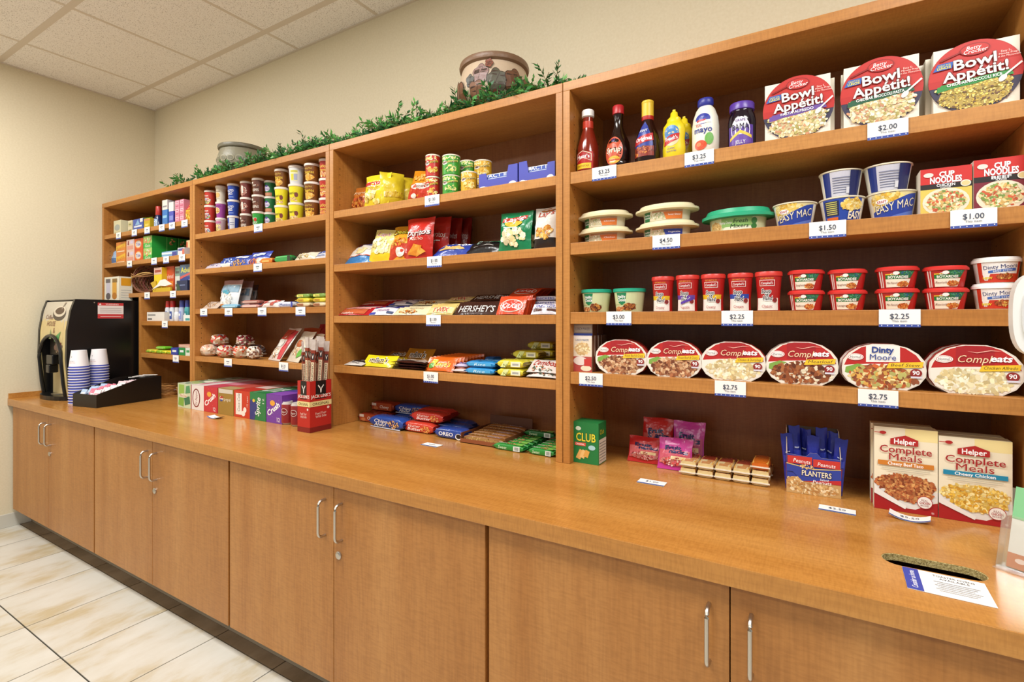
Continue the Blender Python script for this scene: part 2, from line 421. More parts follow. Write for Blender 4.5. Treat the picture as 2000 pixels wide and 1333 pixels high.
# ------------------------------------------------------------------ base cabinets
HC, YC, YD, BW = .942, 1.289, 1.310, .70
def handle(parent, x, z0, z1, y):
    p = []; r = .018; so = .034
    for k in range(5): a = PI/2*k/4; p.append((x, y-so+r-r*math.sin(a), z1-r+r*math.cos(a)) if False else (x, y-so+r*(1-math.sin(a)), z1-r*(1-math.cos(a))))
    top = [(x, y, z1)]+p; bot = [(q[0], q[1], z0+z1-q[2]) for q in reversed(top)]
    return MB().tube(top+bot, .0055, '#fff', 10).build('handle', M_STEEL, parent, smooth=True)
cabn = ['leftmost base cabinet in the corner by the coffee machine', 'second base cabinet from the corner, under the soda packs', 'base cabinet below the cookie packs, third from the corner', 'base cabinet below the cracker boxes, nearest to camera', 'base cabinet at the far right beyond the picture edge']
for i in range(5):
    x0 = 1.4*i; x1 = x0+1.4
    t = thing('base_cabinet', 'honey maple '+cabn[i], 'cabinet', (x0, 0, 0), group='base cabinets')
    c = MB(); q = .018
    c.box(.002 if i else .03, q if i else .03+q, YD+.02, 2.22, .13, .89).box(1.4-q, 1.398, YD+.02, 2.22, .13, .89).box(q, 1.4-q, YD+.02, 2.22, .13, .148).box(q, 1.4-q, 2.2, 2.22, .148, .89)
    c.build('carcass', M_CASE, t)
    MB().box(0 if i else .016, 1.4, 1.42, 1.435, 0, .13, '#a59a86').build('toe_kick', P_PLAST, t)
    for k in range(2):
        a = .7*k+(.004 if k == 0 else .0015)+(.005 if (k == 0 and i) else 0)+(.03 if i == 0 and k == 0 else 0); b = .7*(k+1)-(.0015 if k == 0 else .006)
        d = MB().box(a, b, YD, YD+.019, .132, .884).build('door', M_DOOR, t, bevel=.0012)
        hx = (.7-.047) if k == 0 else (.7+.047)
        handle(d, hx, .69, .828, YD)
        if k == 1 and i < 3:
            lk = MB().lathe([(.015, 0), (.015, .005), (.011, .008), (.006, .008)], '#ddd', 18).xf(Matrix.Translation((.7+.03, YD, .63)) @ Matrix.Rotation(PI/2, 4, 'X')).build('lock', M_STEEL, d, smooth=True)

# worktop with its cable slot
ct = thing('worktop', 'long honey maple laminate worktop over the base cabinets', 'worktop', (0, 0, 0))
MB().box(0.001, 7.0, YC, YC+.04, .892, HC-.0005).build('front_edge', M_COUNTER, ct, bevel=.0012)
slab = MB().box(0.001, 7.0, YC+.0008, YW-.002, HC-.018, HC).build('slab', M_COUNTER, ct)
SX, SY, SL, SRR = 5.312, 1.532, .098, .036     # slot centre, half length, radius
def stadium(r, sl, n=10):
    return [(sl-r+r*math.cos(a), r*math.sin(a)) for a in [-PI/2+PI*k/n for k in range(n+1)]]+[(-(sl-r)+r*math.cos(a), r*math.sin(a)) for a in [PI/2+PI*k/n for k in range(n+1)]]
st = stadium(SRR, SL)
cut = MB(); cut.poly([(SX+x, SY+y, .80) for x, y in reversed(st)], '#fff').poly([(SX+x, SY+y, 1.0) for x, y in st], '#fff')
for (a, b) in zip(st, st[1:]+st[:1]): cut.poly([(SX+a[0], SY+a[1], .8), (SX+b[0], SY+b[1], .8), (SX+b[0], SY+b[1], 1.0), (SX+a[0], SY+a[1], 1.0)], '#fff')
co = cut.build('cut', M_PART)
bmm = bmesh.new(); bmm.from_mesh(co.data); bmesh.ops.remove_doubles(bmm, verts=bmm.verts, dist=1e-5); bmesh.ops.recalc_face_normals(bmm, faces=bmm.faces); bmm.to_mesh(co.data); bmm.free()
bo = slab.modifiers.new('b', 'BOOLEAN'); bo.object = co; bo.operation = 'DIFFERENCE'; bo.solver = 'EXACT'
dg = bpy.context.evaluated_depsgraph_get(); nm = bpy.data.meshes.new_from_object(slab.evaluated_get(dg)); slab.modifiers.clear(); slab.data = nm
bpy.data.objects.remove(co)
lin_ = MB(); so_ = stadium(SRR+.0002, SL+.0002); si_ = stadium(SRR-.002, SL-.002)
for i in range(len(st)):
    j = (i+1) % len(st)
    lin_.poly([(SX+si_[j][0], SY+si_[j][1], HC-.017), (SX+si_[i][0], SY+si_[i][1], HC-.017), (SX+si_[i][0], SY+si_[i][1], HC-.0012), (SX+si_[j][0], SY+si_[j][1], HC-.0012)], '#fff')
    lin_.poly([(SX+si_[i][0], SY+si_[i][1], HC-.0012), (SX+so_[i][0], SY+so_[i][1], HC-.0006), (SX+so_[j][0], SY+so_[j][1], HC-.0006), (SX+si_[j][0], SY+si_[j][1], HC-.0012)], '#fff')
o = lin_.build('slot_lining', M_PART, ct); o['label'] = 'raw particle board edge of the oval slot'
MB().box(0.001, .02, YC+.002, 1.86, HC, HC+.036).build('side_splash', M_COUNTER, ct, bevel=.001)

# ------------------------------------------------------------------ wall shelving
YS, ZT, TP = 1.862, 2.478, .031
SH = [[2.213, 1.976, 1.723], [2.103, 1.862, 1.592, 1.268], [2.108, 1.818, 1.541, 1.272], [2.112, 1.828, 1.551, 1.311], [2.112, 1.828, 1.551, 1.311]]
ST = [.032, .034, .038, .047, .047]
bayn = ['leftmost open wall shelf unit above the coffee machine', 'open wall shelf unit with the cereal cups, second from left', 'open wall shelf unit holding chips and candy bars', 'rightmost open wall shelf unit holding sauces and ready meals', 'open wall shelf unit past the right picture edge']
for i in range(4):
    x0 = 1.4*i; t = thing('shelf_unit', 'honey maple '+bayn[i], 'shelf unit', (x0, 0, HC), group='wall shelf units')
    z = lambda a: a-HC
    for a, b in ((.0015 if i else .004, TP), (1.4-TP, 1.3985)):
        sd = MB().box(a, b, YS, YW-.022, .0005, z(ZT)-.036).build('side_panel', M_CASE, t, bevel=.0012)
        ins = b if a < .5 else a
        hm = MB(); s_ = 1 if a < .5 else -1
        for yy in (YS+.045, YS+.31):
            for k in range(40):
                zz = .12+k*.033
                if zz < z(ZT)-.1:
                    pts = [(ins+s_*.0004, yy+.003*math.cos(q*PI/3), zz+.003*math.sin(q*PI/3)) for q in range(6)]
                    hm.poly(pts, '#3a2412')
        hm.build('peg_holes', P_CARD, sd)['kind'] = 'stuff'
    MB().box(.0015, 1.3985, YS, YW-.022, z(ZT)-.036, z(ZT)).build('top_panel', M_SHELF, t, bevel=.0012)
    MB().box(.0015, 1.3985, YW-.0215, YW-.0035, .0005, z(ZT)).build('back_panel', M_BACK_SHADED, t)
    for zz in SH[i]:
        MB().box(TP+.001, 1.4-TP-.001, YS+.003, YW-.023, z(zz)-ST[i], z(zz)).build('shelf', M_SHELF, t, bevel=.0012)
    if i == 0:
        MB().box(.632, .665, YS+.001, YW-.023, .0005, z(1.723)-ST[0]).build('divider', M_CASE, t, bevel=.0012)
        for zz in (1.508, 1.265): MB().box(.666, 1.4-TP-.001, YS+.003, YW-.023, z(zz)-.033, z(zz)).build('shelf', M_SHELF, t, bevel=.0012)
# ------------------------------------------------------------------ price tags
TAGN = [0]
def price_tag(u0, u1, txt, Z, where, t=.047, Wd=None):
    Y = YS-.0005; X = WX((u0+u1)/2, Y); W = .098 if Wd is None else Wd
    o = thing('price_tag', 'white price tag %son the shelf edge %s' % (('reading %s ' % txt) if txt else '', where), 'price tag', (X, Y, Z-.051), group='price tags on shelf edges')
    MB().box(-W/2, W/2, -.0012, 0, 0, .052, '#f3f3f0').build('card', M_PAPER, o)
    ds = [('r', 0, 0, 1, .15, '#3d51a0')]+[('e', .07+.145*k, .085, .012, .04, '#dfe4f4') for k in range(7)]
    if txt: ds += [('t', txt, .5, .62, .3, '#3a4358', {'w': .46, 'b': .006}), ('t', 'This item', .5, .35, .13, '#55606f', {'w': .36})]
    else: ds += [('r', .3, .58, .7, .68, '#6a7282'), ('r', .36, .38, .64, .43, '#8a909c')]
    decals(MB_ := MB(), ds, lambda x, z, of: (x, -.0012-of, z), W, .052); MB_.build('print', M_PAPER, o)
    return o
def flat_tag(X, Y, rz, txt, where, curl=0, W=.095):
    o = thing('price_tag', 'price tag %slying on the worktop %s' % (('reading %s ' % txt) if txt else '', where), 'price tag', (X, Y, HC+.0006), rz, 'price tags lying on the worktop')
    f = lambda a, b: ((a-.5)*W, (b-.5)*.05, curl*((a-.5)*2)**2)
    MB().grid(f, 8, 1, '#f3f3f0').grid(lambda a, b: (f(a, b)[0], f(a, b)[1], f(a, b)[2]+.0012), 8, 1, '#f3f3f0').build('card', M_PAPER, o)
    mp = lambda x, z, of: (x, z-.025, curl*(2*x/W)**2+.0012+of)
    ds = [('r', 0, 0, 1, .15, '#3d51a0')]+([('t', txt, .5, .6, .3, '#3a4358', {'w': .46})] if txt else [('r', .3, .5, .7, .62, '#777e8c')])
    decals(MB_ := MB(), ds, mp, W, .05, curved=True); MB_.build('print', M_PAPER, o); return o
A, B, C_, D_ = SH[3]
for a in ((1157,1203,'$3.25',A,'below the ketchup and syrup bottles'),(1338,1393,'$3.25',A,'below the mayonnaise bottle'),(1695,1772,'$2.00',A,'below the middle round bowl meal'),
          (1275,1327,'$4.50',B,'below the cream lidded bowls'),(1581,1651,'$1.50',B,'below the blue macaroni cups'),(1857,1945,'$1.00',B,'below the noodle soup boxes'),
          (1185,1232,'$3.00',C_,'below the teal lidded cups'),(1410,1469,'$2.25',C_,'below the red soup cups'),(1717,1796,'$2.25',C_,'below the red lidded pasta bowls'),
          (1132,1176,'$2.50',D_,'below the pink cracker box'),(1397,1455,'$2.75',D_,'below the third red meal tray'),(1676,1753,'$2.75',D_,'below the beef stew meal tray')): price_tag(*a)
S3 = SH[2]
for a in ((829,859,'$1.00',S3[0],'below the small chip cans'),(832,865,'$1.00',S3[1],'below the chip bags'),(831,862,'$1.00',S3[2],'below the gold caramel bars'),(826,857,'$1.00',S3[3],'below the orange candy packs')): price_tag(*a, Wd=.088)
S2 = SH[1]
for a in ((495,514,'',S2[0],'below the cereal cups'),(494,513,'',S2[1],'below the blue snack bags'),(390,406,'',S2[2],'below the clear sweets'),(438,455,'',S2[2],'below the tall white bags'),(502,522,'',S2[2],'below the pink bars'),(576,598,'',S2[2],'below the wafer bars'),(437,454,'',S2[3],'below the danish rolls'),(544,564,'$1.25',S2[3],'below the tall pastry bags')): price_tag(*a, Wd=.085)
S1 = SH[0]
for a in ((226,237,'',S1[0],'below the cream tea carton'),(257,268,'',S1[0],'below the small blue carton'),(281,294,'',S1[0],'below the yellow carton'),(309,323,'',S1[0],'below the mouthwash bottle'),(329,343,'',S1[0],'below the blue toothpaste cartons'),(353,368,'',S1[0],'below the pink cartons'),
          (247,259,'',S1[1],'below the pink laundry boxes'),(295,307,'',S1[1],'below the green laundry boxes'),(317,332,'',S1[1],'below the flat blue pack'),(348,363,'',S1[1],'below the small white carton'),
          (281,294,'',S1[2],'below the wicker basket'),(331,345,'',S1[2],'below the medicine cartons'),(314,330,'',1.508,'below the lotion bottles'),(336,351,'',1.265,'below the gum packs')): price_tag(*a, Wd=.08)

# ------------------------------------------------------------------ bay 4, shelf A: sauces
YA = 1.945
def bottle(name, label, u0, u1, vt, prof, cols, cap, capcol, ds, lw, zlo, zhi, Y=YA, glass=P_PLAST, sy=1, extra=(), group='bottles on the top shelf'):
    X, D = CYL(u0, u1, Y); H = ZV(vt, X, Y)-A; k = D/2
    pf = [(r*k, z*H) for r, z in prof]; cf = [(r*k, z*H) for r, z in cap]
    parts = [('bottle_body', pf, cols, glass), ('cap', cf, capcol, P_PLAST)]+[(n_, [(r*k, z*H) for r, z in p_], c_, P_PLAST) for n_, p_, c_ in extra]
    return turned(name, label, 'bottle', X, Y, A, parts, ds, k*.97, zlo*H, zhi*H, lerp_prof(pf), lw*k, rz=-.12 if X < 4.9 else 0, sy=sy, group=group)
M_SAUCE = mat_col('sauce_glass', .12)
bottle('ketchup_bottle', 'ketchup bottle with white cap, leftmost on the top shelf', 1127, 1170, 217,
  [(.88,0),(.97,.03),(1,.2),(.98,.42),(.72,.58),(.5,.70),(.46,.80),(.46,.88)], ['#7d2313']*8, [(.44,.885),(.56,.9),(.56,.985),(.5,1)], '#f1efe9',
  [('r',0,.04,1,.62,'#b5201f'),('p',[(.08,.3),(.5,.42),(.92,.3),(.92,.55),(.5,.66),(.08,.55)],'#f0e4c8'),('p',[(.11,.32),(.5,.44),(.89,.32),(.89,.53),(.5,.64),(.11,.53)],'#a81c1c'),('t',"Hunt's",.5,.47,.12,'#fff',{'w':.66,'b':.02}),('r',.1,.06,.9,.24,'#e8c52e'),('t','TOMATO KETCHUP',.5,.15,.06,'#7a1c10',{'w':.6})],
  1.9, .04, .5, glass=M_SAUCE, extra=[('neck_label', [(.48,.70),(.5,.72),(.49,.82),(.47,.82)], '#c33a26')])
bottle('syrup_bottle', 'dark chocolate syrup bottle with red cap', 1183, 1232, 208,
  [(.9,0),(1,.03),(1,.1),(.95,.12),(1,.14),(1,.3),(.9,.42),(.6,.55),(.4,.66),(.36,.78),(.42,.86)], ['#1d0d09']*10, [(.42,.865),(.46,.87),(.46,.985),(.4,1)], '#b3242a',
  [('e',.5,.52,.46,.46,'#c4512f'),('t','Syrup',.5,.55,.17,'#f7ead2',{'w':.7,'b':.02,'s':.2}),('e',.5,.86,.1,.06,'#3c2a60'),('e',.55,.22,.28,.12,'#e3b13a'),('e',.5,.2,.16,.06,'#f5deb0')], 1.75, .02, .5, glass=M_SAUCE)
bottle('barbecue_sauce_bottle', 'barbecue sauce bottle with yellow and red neck', 1240, 1290, 199,
  [(.92,0),(1,.02),(1,.18),(.96,.36),(.8,.5),(.56,.62),(.44,.70)], ['#25100d']*8, [(.46,.955),(.48,.96),(.48,.99),(.44,1)], '#e8c23a',
  [('p',[(.05,.05),(.95,.05),(.9,.5),(.7,.85),(.5,.98),(.3,.85),(.1,.5)],'#2f3f94'),('r',.05,.05,.95,.3,'#8a2f1e'),('f',.5,.2,.42,.12,['#b5532a','#d98a3c','#6b2414'],22,.05),('p',[(.06,.34),(.94,.44),(.94,.64),(.06,.54)],'#b7262a'),('t','Original',.5,.5,.1,'#fff',{'w':.72,'b':.02,'r':.06}),('t','KRAFT',.5,.72,.07,'#fff',{'w':.4})], 1.9, .08, .68, glass=M_SAUCE,
  extra=[('neck_label', [(.45,.70),(.47,.72),(.47,.76),(.47,.955),(.45,.955)], ['#b3241e','#b3241e','#e8c23a','#e8c23a'])])
mustard_prof = [(.86,0),(.95,.03),(.98,.25),(.9,.42),(.98,.58),(.92,.68),(.7,.74)]
mus = bottle('mustard_bottle', 'front yellow mustard squeeze bottle', 1293, 1340, 215, mustard_prof, ['#e8cf1c']*7, [(.7,.74),(.62,.77),(.6,.82),(.34,.87),(.3,.94),(.14,.97),(.14,1)], '#e8cf1c',
  [('e',.5,.6,.44,.26,'#d8c9a0'),('e',.5,.72,.4,.2,'#4a86c4'),('p',[(.08,.36),(.9,.52),(.94,.68),(.5,.66),(.06,.56)],'#c2282a'),('t',"French's",.5,.56,.1,'#fff',{'w':.66,'r':.12,'b':.02}),('t','CLASSIC',.5,.28,.05,'#3a4a9a',{'w':.4}),('t','YELLOW MUSTARD',.5,.2,.05,'#3a4a9a',{'w':.5})], 1.7, .04, .72, sy=.75)
X2 = WX(1336, YA+.085); dup(mus, 'second mustard bottle standing behind the front yellow one', (X2, YA+.085, A))
bottle('mayonnaise_bottle', 'white mayonnaise squeeze bottle with dark blue cap', 1351, 1405, 194,
  [(.85,0),(.96,.03),(1,.25),(1,.5),(.92,.66),(.7,.8),(.5,.86)], ['#ebe7d8']*7, [(.5,.86),(.56,.875),(.6,.89),(.58,.975),(.5,1)], '#2c3390',
  [('e',.5,.82,.34,.14,'#2e3a9c'),('r',.1,.7,.9,.78,'#ece8da'),('p',[(.25,.74),(.6,.76),(.66,.8),(.25,.8)],'#b8262c'),('t','REAL',.36,.66,.08,'#c23a36',{'w':.26}),('t','mayo',.52,.55,.15,'#2e3a8c',{'w':.76,'b':.02}),('e',.78,.3,.18,.15,'#6fae54'),('e',.42,.16,.26,.12,'#d4502a'),('e',.36,.18,.1,.05,'#e88a5a')], 1.75, .06, .74, sy=.8)
jl = CYL(1421, 1477, YA); HJ = ZV(205, jl[0], YA)-A; kj = jl[1]/2
turned('jelly_jar', 'grape jelly jar with purple lid on the top shelf', 'jar', jl[0], YA, A, [('glass_jar', [(.9*kj,0),(.98*kj,.02*HJ),(.98*kj,.5*HJ),(1*kj,.55*HJ),(.98*kj,.64*HJ),(.9*kj,.76*HJ),(.8*kj,.8*HJ),(.8*kj,.84*HJ)], '#180c1c', M_SAUCE), ('lid', [(.82*kj,.84*HJ),(.88*kj,.85*HJ),(.88*kj,.98*HJ),(.84*kj,HJ)], '#5a3aa0', P_GLOSS)],
  [('r',0,.02,1,.7,'#5b3d9c'),('e',.5,.55,.36,.42,'#e8e4f0'),('r',.1,.1,.9,.4,'#6a4aa8'),('p',[(.08,.22),(.5,.44),(.92,.26),(.92,.36),(.5,.54),(.08,.32)],'#e2c64a'),('t','BAMA',.5,.66,.2,'#18142c',{'w':.62,'b':.03}),('t','JELLY',.5,.16,.12,'#fff',{'w':.36}),('t','GRAPE',.5,.86,.08,'#4a2a80',{'w':.36})], kj*.98, .03*HJ, .68*HJ, lambda z: kj*.985, kj*1.9)

PASTA = ['#f0e3b8', '#e4d09a', '#f7efd2', '#d4bd84', '#a9a05a', '#c98f6a']
def bowl_meal(label, u0, u1, vt, du0, du1, dv0, dv1, flavour, bcol, pal, Y=1.905, behind=(), sz=.035):
    X, W = upx(u0, u1, Y); H = ZV(vt, X, Y)-A
    t = thing('bowl_meal_box', label, 'meal box', (X, Y, A), group='round bowl meals on the top shelf')
    MB().box(-W/2, W/2, 0, .035, 0, H, '#ece6d6').build('sleeve', P_CARD, t)
    Xd, Wd = upx(du0, du1, Y-.004); zc = ZV((dv0+dv1)/2, Xd, Y)-A; r = Wd/2; rzz = min((ZV(dv0, Xd, Y)-ZV(dv1, Xd, Y))/2, zc-.001); cx = Xd-X
    pts = [(cx+r*math.cos(2*PI*k/40), zc+rzz*math.sin(2*PI*k/40)) for k in range(40)]
    dmb = MB().prism(pts, -.004, -.0002, '#34304a', '#4a3040'); dsc = dmb.build('bowl_disc', P_CARD, t)
    ds = []
    # upper red field as a circle segment
    seg = [(.5+.5*math.cos(a), .5+.5*math.sin(a)) for a in [-.2+(PI+.4)*k/26 for k in range(27)]]
    ds.append(('p', seg, '#b8231f'))
    ds.append(('p', [(.5+.492*math.cos(a), .5+.492*math.sin(a)) for a in [.0+PI*k/26 for k in range(27)]], '#c12a24'))
    ds += [('f', .5, .24, .4, .2, pal, 240, sz), ('f', .5, .36, .42, .08, pal, 110, sz), ('p', [(.1, .36), (.14, .43), (.9, .5), (.86, .44), (.5, .38)], bcol), ('p', [(.09, .33), (.1, .41), (.88, .47), (.9, .42), (.5, .4)], bcol),
           ('e', .5, .87, .16, .085, '#8f1613'), ('e', .5, .87, .148, .073, '#c12a24'), ('p', [(.12, .79), (.36, .87), (.36, .85), (.14, .77)], '#8f1613'),
           ('t', 'Betty', .49, .895, .055, '#fff', {'s': .25, 'r': .05}), ('t', 'Crocker', .51, .845, .055, '#fff', {'s': .25, 'r': .05}),
           ('p', [(.05, .64), (.26, .66), (.27, .75), (.1, .74)], '#2a5fb4'), ('t', 'GREAT FOR', .175, .715, .028, '#e9d94a', {'w': .14, 'r': .05}), ('t', 'LUNCH!', .17, .68, .035, '#e9d94a', {'w': .15, 'r': .05, 'b': .03}),
           ('t', 'Bowl', .5, .70, .145, '#5a0d0c', {'w': .46, 'b': .05, 'r': .06}), ('t', 'Bowl', .5, .70, .145, '#f6efe6', {'w': .45, 'b': .02, 'r': .06}),
           ('t', 'Appétit!', .5, .55, .145, '#5a0d0c', {'w': .7, 'b': .05, 'r': .06}), ('t', 'Appétit!', .5, .55, .145, '#f6efe6', {'w': .69, 'b': .02, 'r': .06}),
           ('t', 'Easy 5-', .82, .76, .028, '#f3d9cf'), ('t', 'Minute Prep', .84, .725, .028, '#f3d9cf'), ('t', 'in the Microwave', .85, .69, .024, '#f3d9cf'),
           ('t', flavour, .49, .43, .042, '#fff', {'w': .58 if len(flavour) > 14 else .46, 'r': .06, 'b': .015}),
           ('p', [(.97, .58), (.985, .56), (.80, .40), (.79, .42)], '#f2e6e2'), ('e', .785, .385, .035, .055, '#e8dedb', -.7)]
    decals(MB_ := MB(), ds, lambda x, z, o_: (cx+x, -.004-o_, zc-rzz+z), 2*r, 2*rzz); MB_.build('print', P_CARD, t)
    for k, (dx, lab) in enumerate(behind):
        b = thing('bowl_meal_box', lab, 'meal box', (X+dx, Y+.037+.037*k, A), group='round bowl meals on the top shelf')
        MB().box(-W/2, W/2, 0, .035, 0, H*.985, '#e4decd').build('sleeve', P_CARD, b)
bowl_meal('round pasta alfredo bowl meal with purple banner', 1494, 1622, 156, 1490, 1630, 149, 272, 'PASTA ALFREDO', '#6a4a9c', PASTA, behind=((.012, 'white bowl meal box hidden behind the purple banner pasta meal'),))
bowl_meal('round cheddar broccoli pasta bowl meal with dark green banner', 1648, 1795, 120, 1641, 1804, 113, 246, 'CHEDDAR BROCCOLI PASTA', '#1f5a3c', PASTA, behind=((-.006, 'white bowl meal box hidden behind the dark green banner pasta meal'),))
bowl_meal('round cheddar broccoli rice bowl meal with bright green banner', 1823, 1992, 85, 1813, 2000, 77, 220, 'CHEDDAR BROCCOLI RICE', '#2f8a3c', ['#e2c860', '#d4b44a', '#efdc86', '#b89a3a', '#6a4a34', '#8f7a3a'], behind=((-.013, 'white box just behind the bright green banner rice meal'), (-.024, 'white box furthest behind the bright green banner rice meal')), sz=.022)

# ------------------------------------------------------------------ shelf B
def lidded(name, label, u0, u1, vt, vb, Z, Y0, lidcol, bodycol, ds, H=None, lidh=.2, rb=.8, rbot=.68, dome=True, sy=.8, Wl=1.9, group=None, rz=-.1, cat='food bowl', lzl=.06, lzh=None, ov=1.0, rimh=None, bodymat=None):
    X, D = CYL(u0, u1, Y0); k = D/2; H = H or (ZV(vt, X, Y0-k*sy)-Z)
    zl = H*(1-lidh)
    bp = [(rbot*k, 0), (rbot*k*1.04, .02*H), (rb*k, zl), (rb*k*.97, zl+.0005)]
    lp = [(rb*k*.99, zl-.002), (k*ov, zl), (k*ov, zl+.35*(H-zl)), (k*.9, zl+.5*(H-zl)), (k*.84, H), (k*.8, H)] if dome else [(rb*k*.99, zl-.002), (k*ov, zl), (k*ov*1.0, H*.985), (k*.95, H), (k*.9, H)]
    f = lerp_prof(bp[1:3])
    return turned(name, label, cat, X, Y0, Z, [('tub', bp, bodycol, bodymat or P_PLAST), ('lid', lp, lidcol, P_PLAST)], ds, k*rb, lzl*H, (lzh or .96)*zl, f, Wl*k*rb, rz=rz, sy=sy, group=group), H
HCB = lambda c, f: [('r', .0, 0, 1, 1, '#ded2b6'), ('f', .5, .45, .3, .35, ['#e8dcc0', '#c9b489', '#9aa868', '#f1ead6'], 40, .12), ('p', [(.0, 0), (.2, 0), (.24, .96), (.0, .96)], '#1d6b3c'), ('t', 'Healthy', .12, .66, .2, '#fff', {'w': .2, 's': .2}), ('t', 'Choice', .12, .4, .2, '#fff', {'w': .2, 's': .2}), ('p', [(.62, .05), (1, .05), (1, .78), (.56, .78)], c), ('t', f, .8, .5, .16, '#fff', {'w': .28}), ('r', .3, .8, 1, .96, '#b98a62')]
def bowl_stack(u0, u1, vs, labs, cols):
    Z = B; Y0 = 1.99
    for i, (lab, (c, f)) in enumerate(zip(labs, cols)):
        X, D = CYL(u0, u1, Y0); hh = .0645
        o, h = lidded('lidded_bowl', lab, u0, u1, 0, 0, Z, Y0, '#e6dcb4', '#d3c8ad', HCB(c, f), H=hh, lidh=.34, rb=.74, rbot=.68, sy=.72, group='cream lidded bowls', ov=1.0)
        Z += hh+.0006
bowl_stack(1124, 1238, 0, ('cream lidded bowl at bottom of the left stack', 'cream lidded bowl on top of the left stack'), (('#d8742c', 'Chicken'), ('#d8742c', 'Chicken')))
bowl_stack(1238, 1366, 0, ('cream lidded bowl with blue label, bottom of the right stack', 'cream lidded bowl on top of the right stack'), (('#2f3f9c', 'Vegetable'), ('#d8742c', 'Sweet Glazed')))
lidded('lidded_bowl', 'green lidded salad mixer bowl beside the cream bowls', 1368, 1513, 404, 0, B, 1.995, '#2aa87c', '#cfd3a8', [('r', 0, 0, 1, 1, '#cdd9ae'), ('f', .12, .4, .16, .4, ['#d8b870', '#c49a4e', '#e8d29a'], 60, .08), ('r', .28, .3, .86, .98, '#8dbb6c'), ('p', [(.28, .05), (.86, .05), (.86, .32), (.34, .32)], '#e6ecd6'), ('t', 'Healthy Choice', .36, .66, .18, '#fff', {'w': .24}), ('t', 'Fresh', .64, .74, .3, '#22402a', {'w': .26, 's': .2}), ('t', 'Mixers', .62, .38, .3, '#22402a', {'w': .34, 's': .2}), ('e', .9, .7, .06, .22, '#3a7a3a'), ('e', .9, .3, .06, .2, '#3a7a3a')], lidh=.36, rb=.78, rbot=.7, sy=.75, group=None)
MACP = ['#e9c65a', '#f0d67e', '#d8a83a', '#f6e6a8']
def mac(label, u0, u1, vt, Z, back=False, H=None, Y0=1.975, half=False):
    X, D = CYL(u0, u1, Y0); k = D/2; H = H or ZV(vt, X, Y0-k)-Z
    bp = [(.74*k, 0), (.76*k, .03*H), (.95*k, .93*H)]
    if back: ds = [('r', 0, 0, 1, 1, '#c9c9d6'), ('r', 0, .0, .22, 1, '#24357e')]+[('r', .28, .12+.1*q, .95, .15+.1*q, '#6a6f8a') for q in range(7)]+[('r', .62, .08, .95, .34, '#d8d8e0'), ('r', .7, .0, 1.0, 1, '#262b5c')]
    elif half: ds = [('r', 0, 0, 1, 1, '#2b4aa8'), ('r', .05, .3, .42, .92, '#262a52')]+[('r', .1, .36+.08*q, .38, .4+.08*q, '#c8c46a') for q in range(7)]+[('f', .72, .72, .25, .24, MACP, 70, .09), ('r', .1, .04, .4, .24, '#d86a2a'), ('t', 'EASY', .8, .3, .3, '#f4ead0', {'w': .36, 'b': .03, 's': .2})]
    else: ds = [('r', 0, 0, 1, 1, '#e8d9a0'), ('f', .35, .75, .36, .24, MACP, 110, .09), ('p', [(0, 0), (1, 0), (1, .95), (.8, .9), (0, .3)], '#2b45a4'), ('p', [(.3, 0), (1, 0), (1, .3), (.5, .12)], '#5a78cc'), ('e', .25, .68, .13, .1, '#fff'), ('t', 'KRAFT', .25, .68, .1, '#b3242c', {'w': .2, 'b': .02}), ('t', 'EASY MAC', .52, .5, .34, '#1c2452', {'w': .92, 'b': .07, 'r': .2, 's': .25}), ('t', 'EASY MAC', .52, .5, .32, '#f6ecd2', {'w': .88, 'b': .01, 'r': .2, 's': .25})]
    return turned('macaroni_cup', label, 'food cup', X, Y0, Z, [('cup', bp, '#e8e4d8', P_PLAST), ('rim', [(.94*k, .93*H), (1*k, .94*H), (1*k, .985*H), (.92*k, H), (.3*k, H)], '#e6dcc2', P_PLAST)], ds, k*.85, .03*H, .92*H, lerp_prof(bp), k*1.75, rz=.0, group='blue macaroni cups'), H
_, h1 = mac('leftmost blue macaroni cup beside the green lidded bowl', 1508, 1596, 393, B)
_, h2 = mac('blue macaroni cup turned sideways, middle of the bottom row', 1598, 1690, 382, B, half=True)
_, h3 = mac('blue macaroni cup nearest to the noodle boxes, bottom row', 1690, 1793, 370, B)
mac('upper macaroni cup showing its grey nutrition panel, left of two', 1598, 1686, 346, B+h2+.0006, back=True, H=h2)
mac('upper macaroni cup with orange picture, right of two', 1683, 1783, 331, B+h3+.0006, back=True, H=h3*.97)
def noodle(label, u0, u1, vt, fl, side, Y=1.9):
    X, W = upx(u0, u1, Y); H = ZV(vt, X, Y)-B
    carton('noodle_soup_box', label, 'food box', X, Y, B, W-.0015, .075, H, '#eee6d8', [('r', 0, .0, 1, 1, side), ('r', 0, .55, 1, .68, '#22191a'), ('r', 0, .66, 1, 1, '#c92a26'), ('e', .5, .26, .46, .3, '#e6dcc4'), ('f', .5, .27, .39, .23, ['#e2cf96', '#d8b468', '#efe2bc', '#c75a34', '#7f9a4a'], 150, .045), ('t', 'CUP', .52, .86, .11, '#fff', {'w': .3, 'b': .04}), ('t', 'NOODLES', .5, .74, .13, '#fff', {'w': .62, 'b': .04}), ('e', .16, .86, .1, .05, '#f0d8d0'), ('t', fl, .5, .625, .06, '#fff', {'w': .36, 'b': .02}), ('t', 'FLAVOR', .5, .575, .035, '#fff', {'w': .2}), ('e', .88, .62, .1, .07, '#e8e2d2'), ('e', .88, .62, .08, .05, '#dcc78e')], group='noodle soup boxes', top='#d8463c')
noodle('noodle soup box with chicken flavor print', 1797, 1899, 327, 'CHICKEN', '#d9c158')
noodle('noodle soup box with beef flavor print at right edge', 1901, 2012, 308, 'BEEF', '#7a2030')

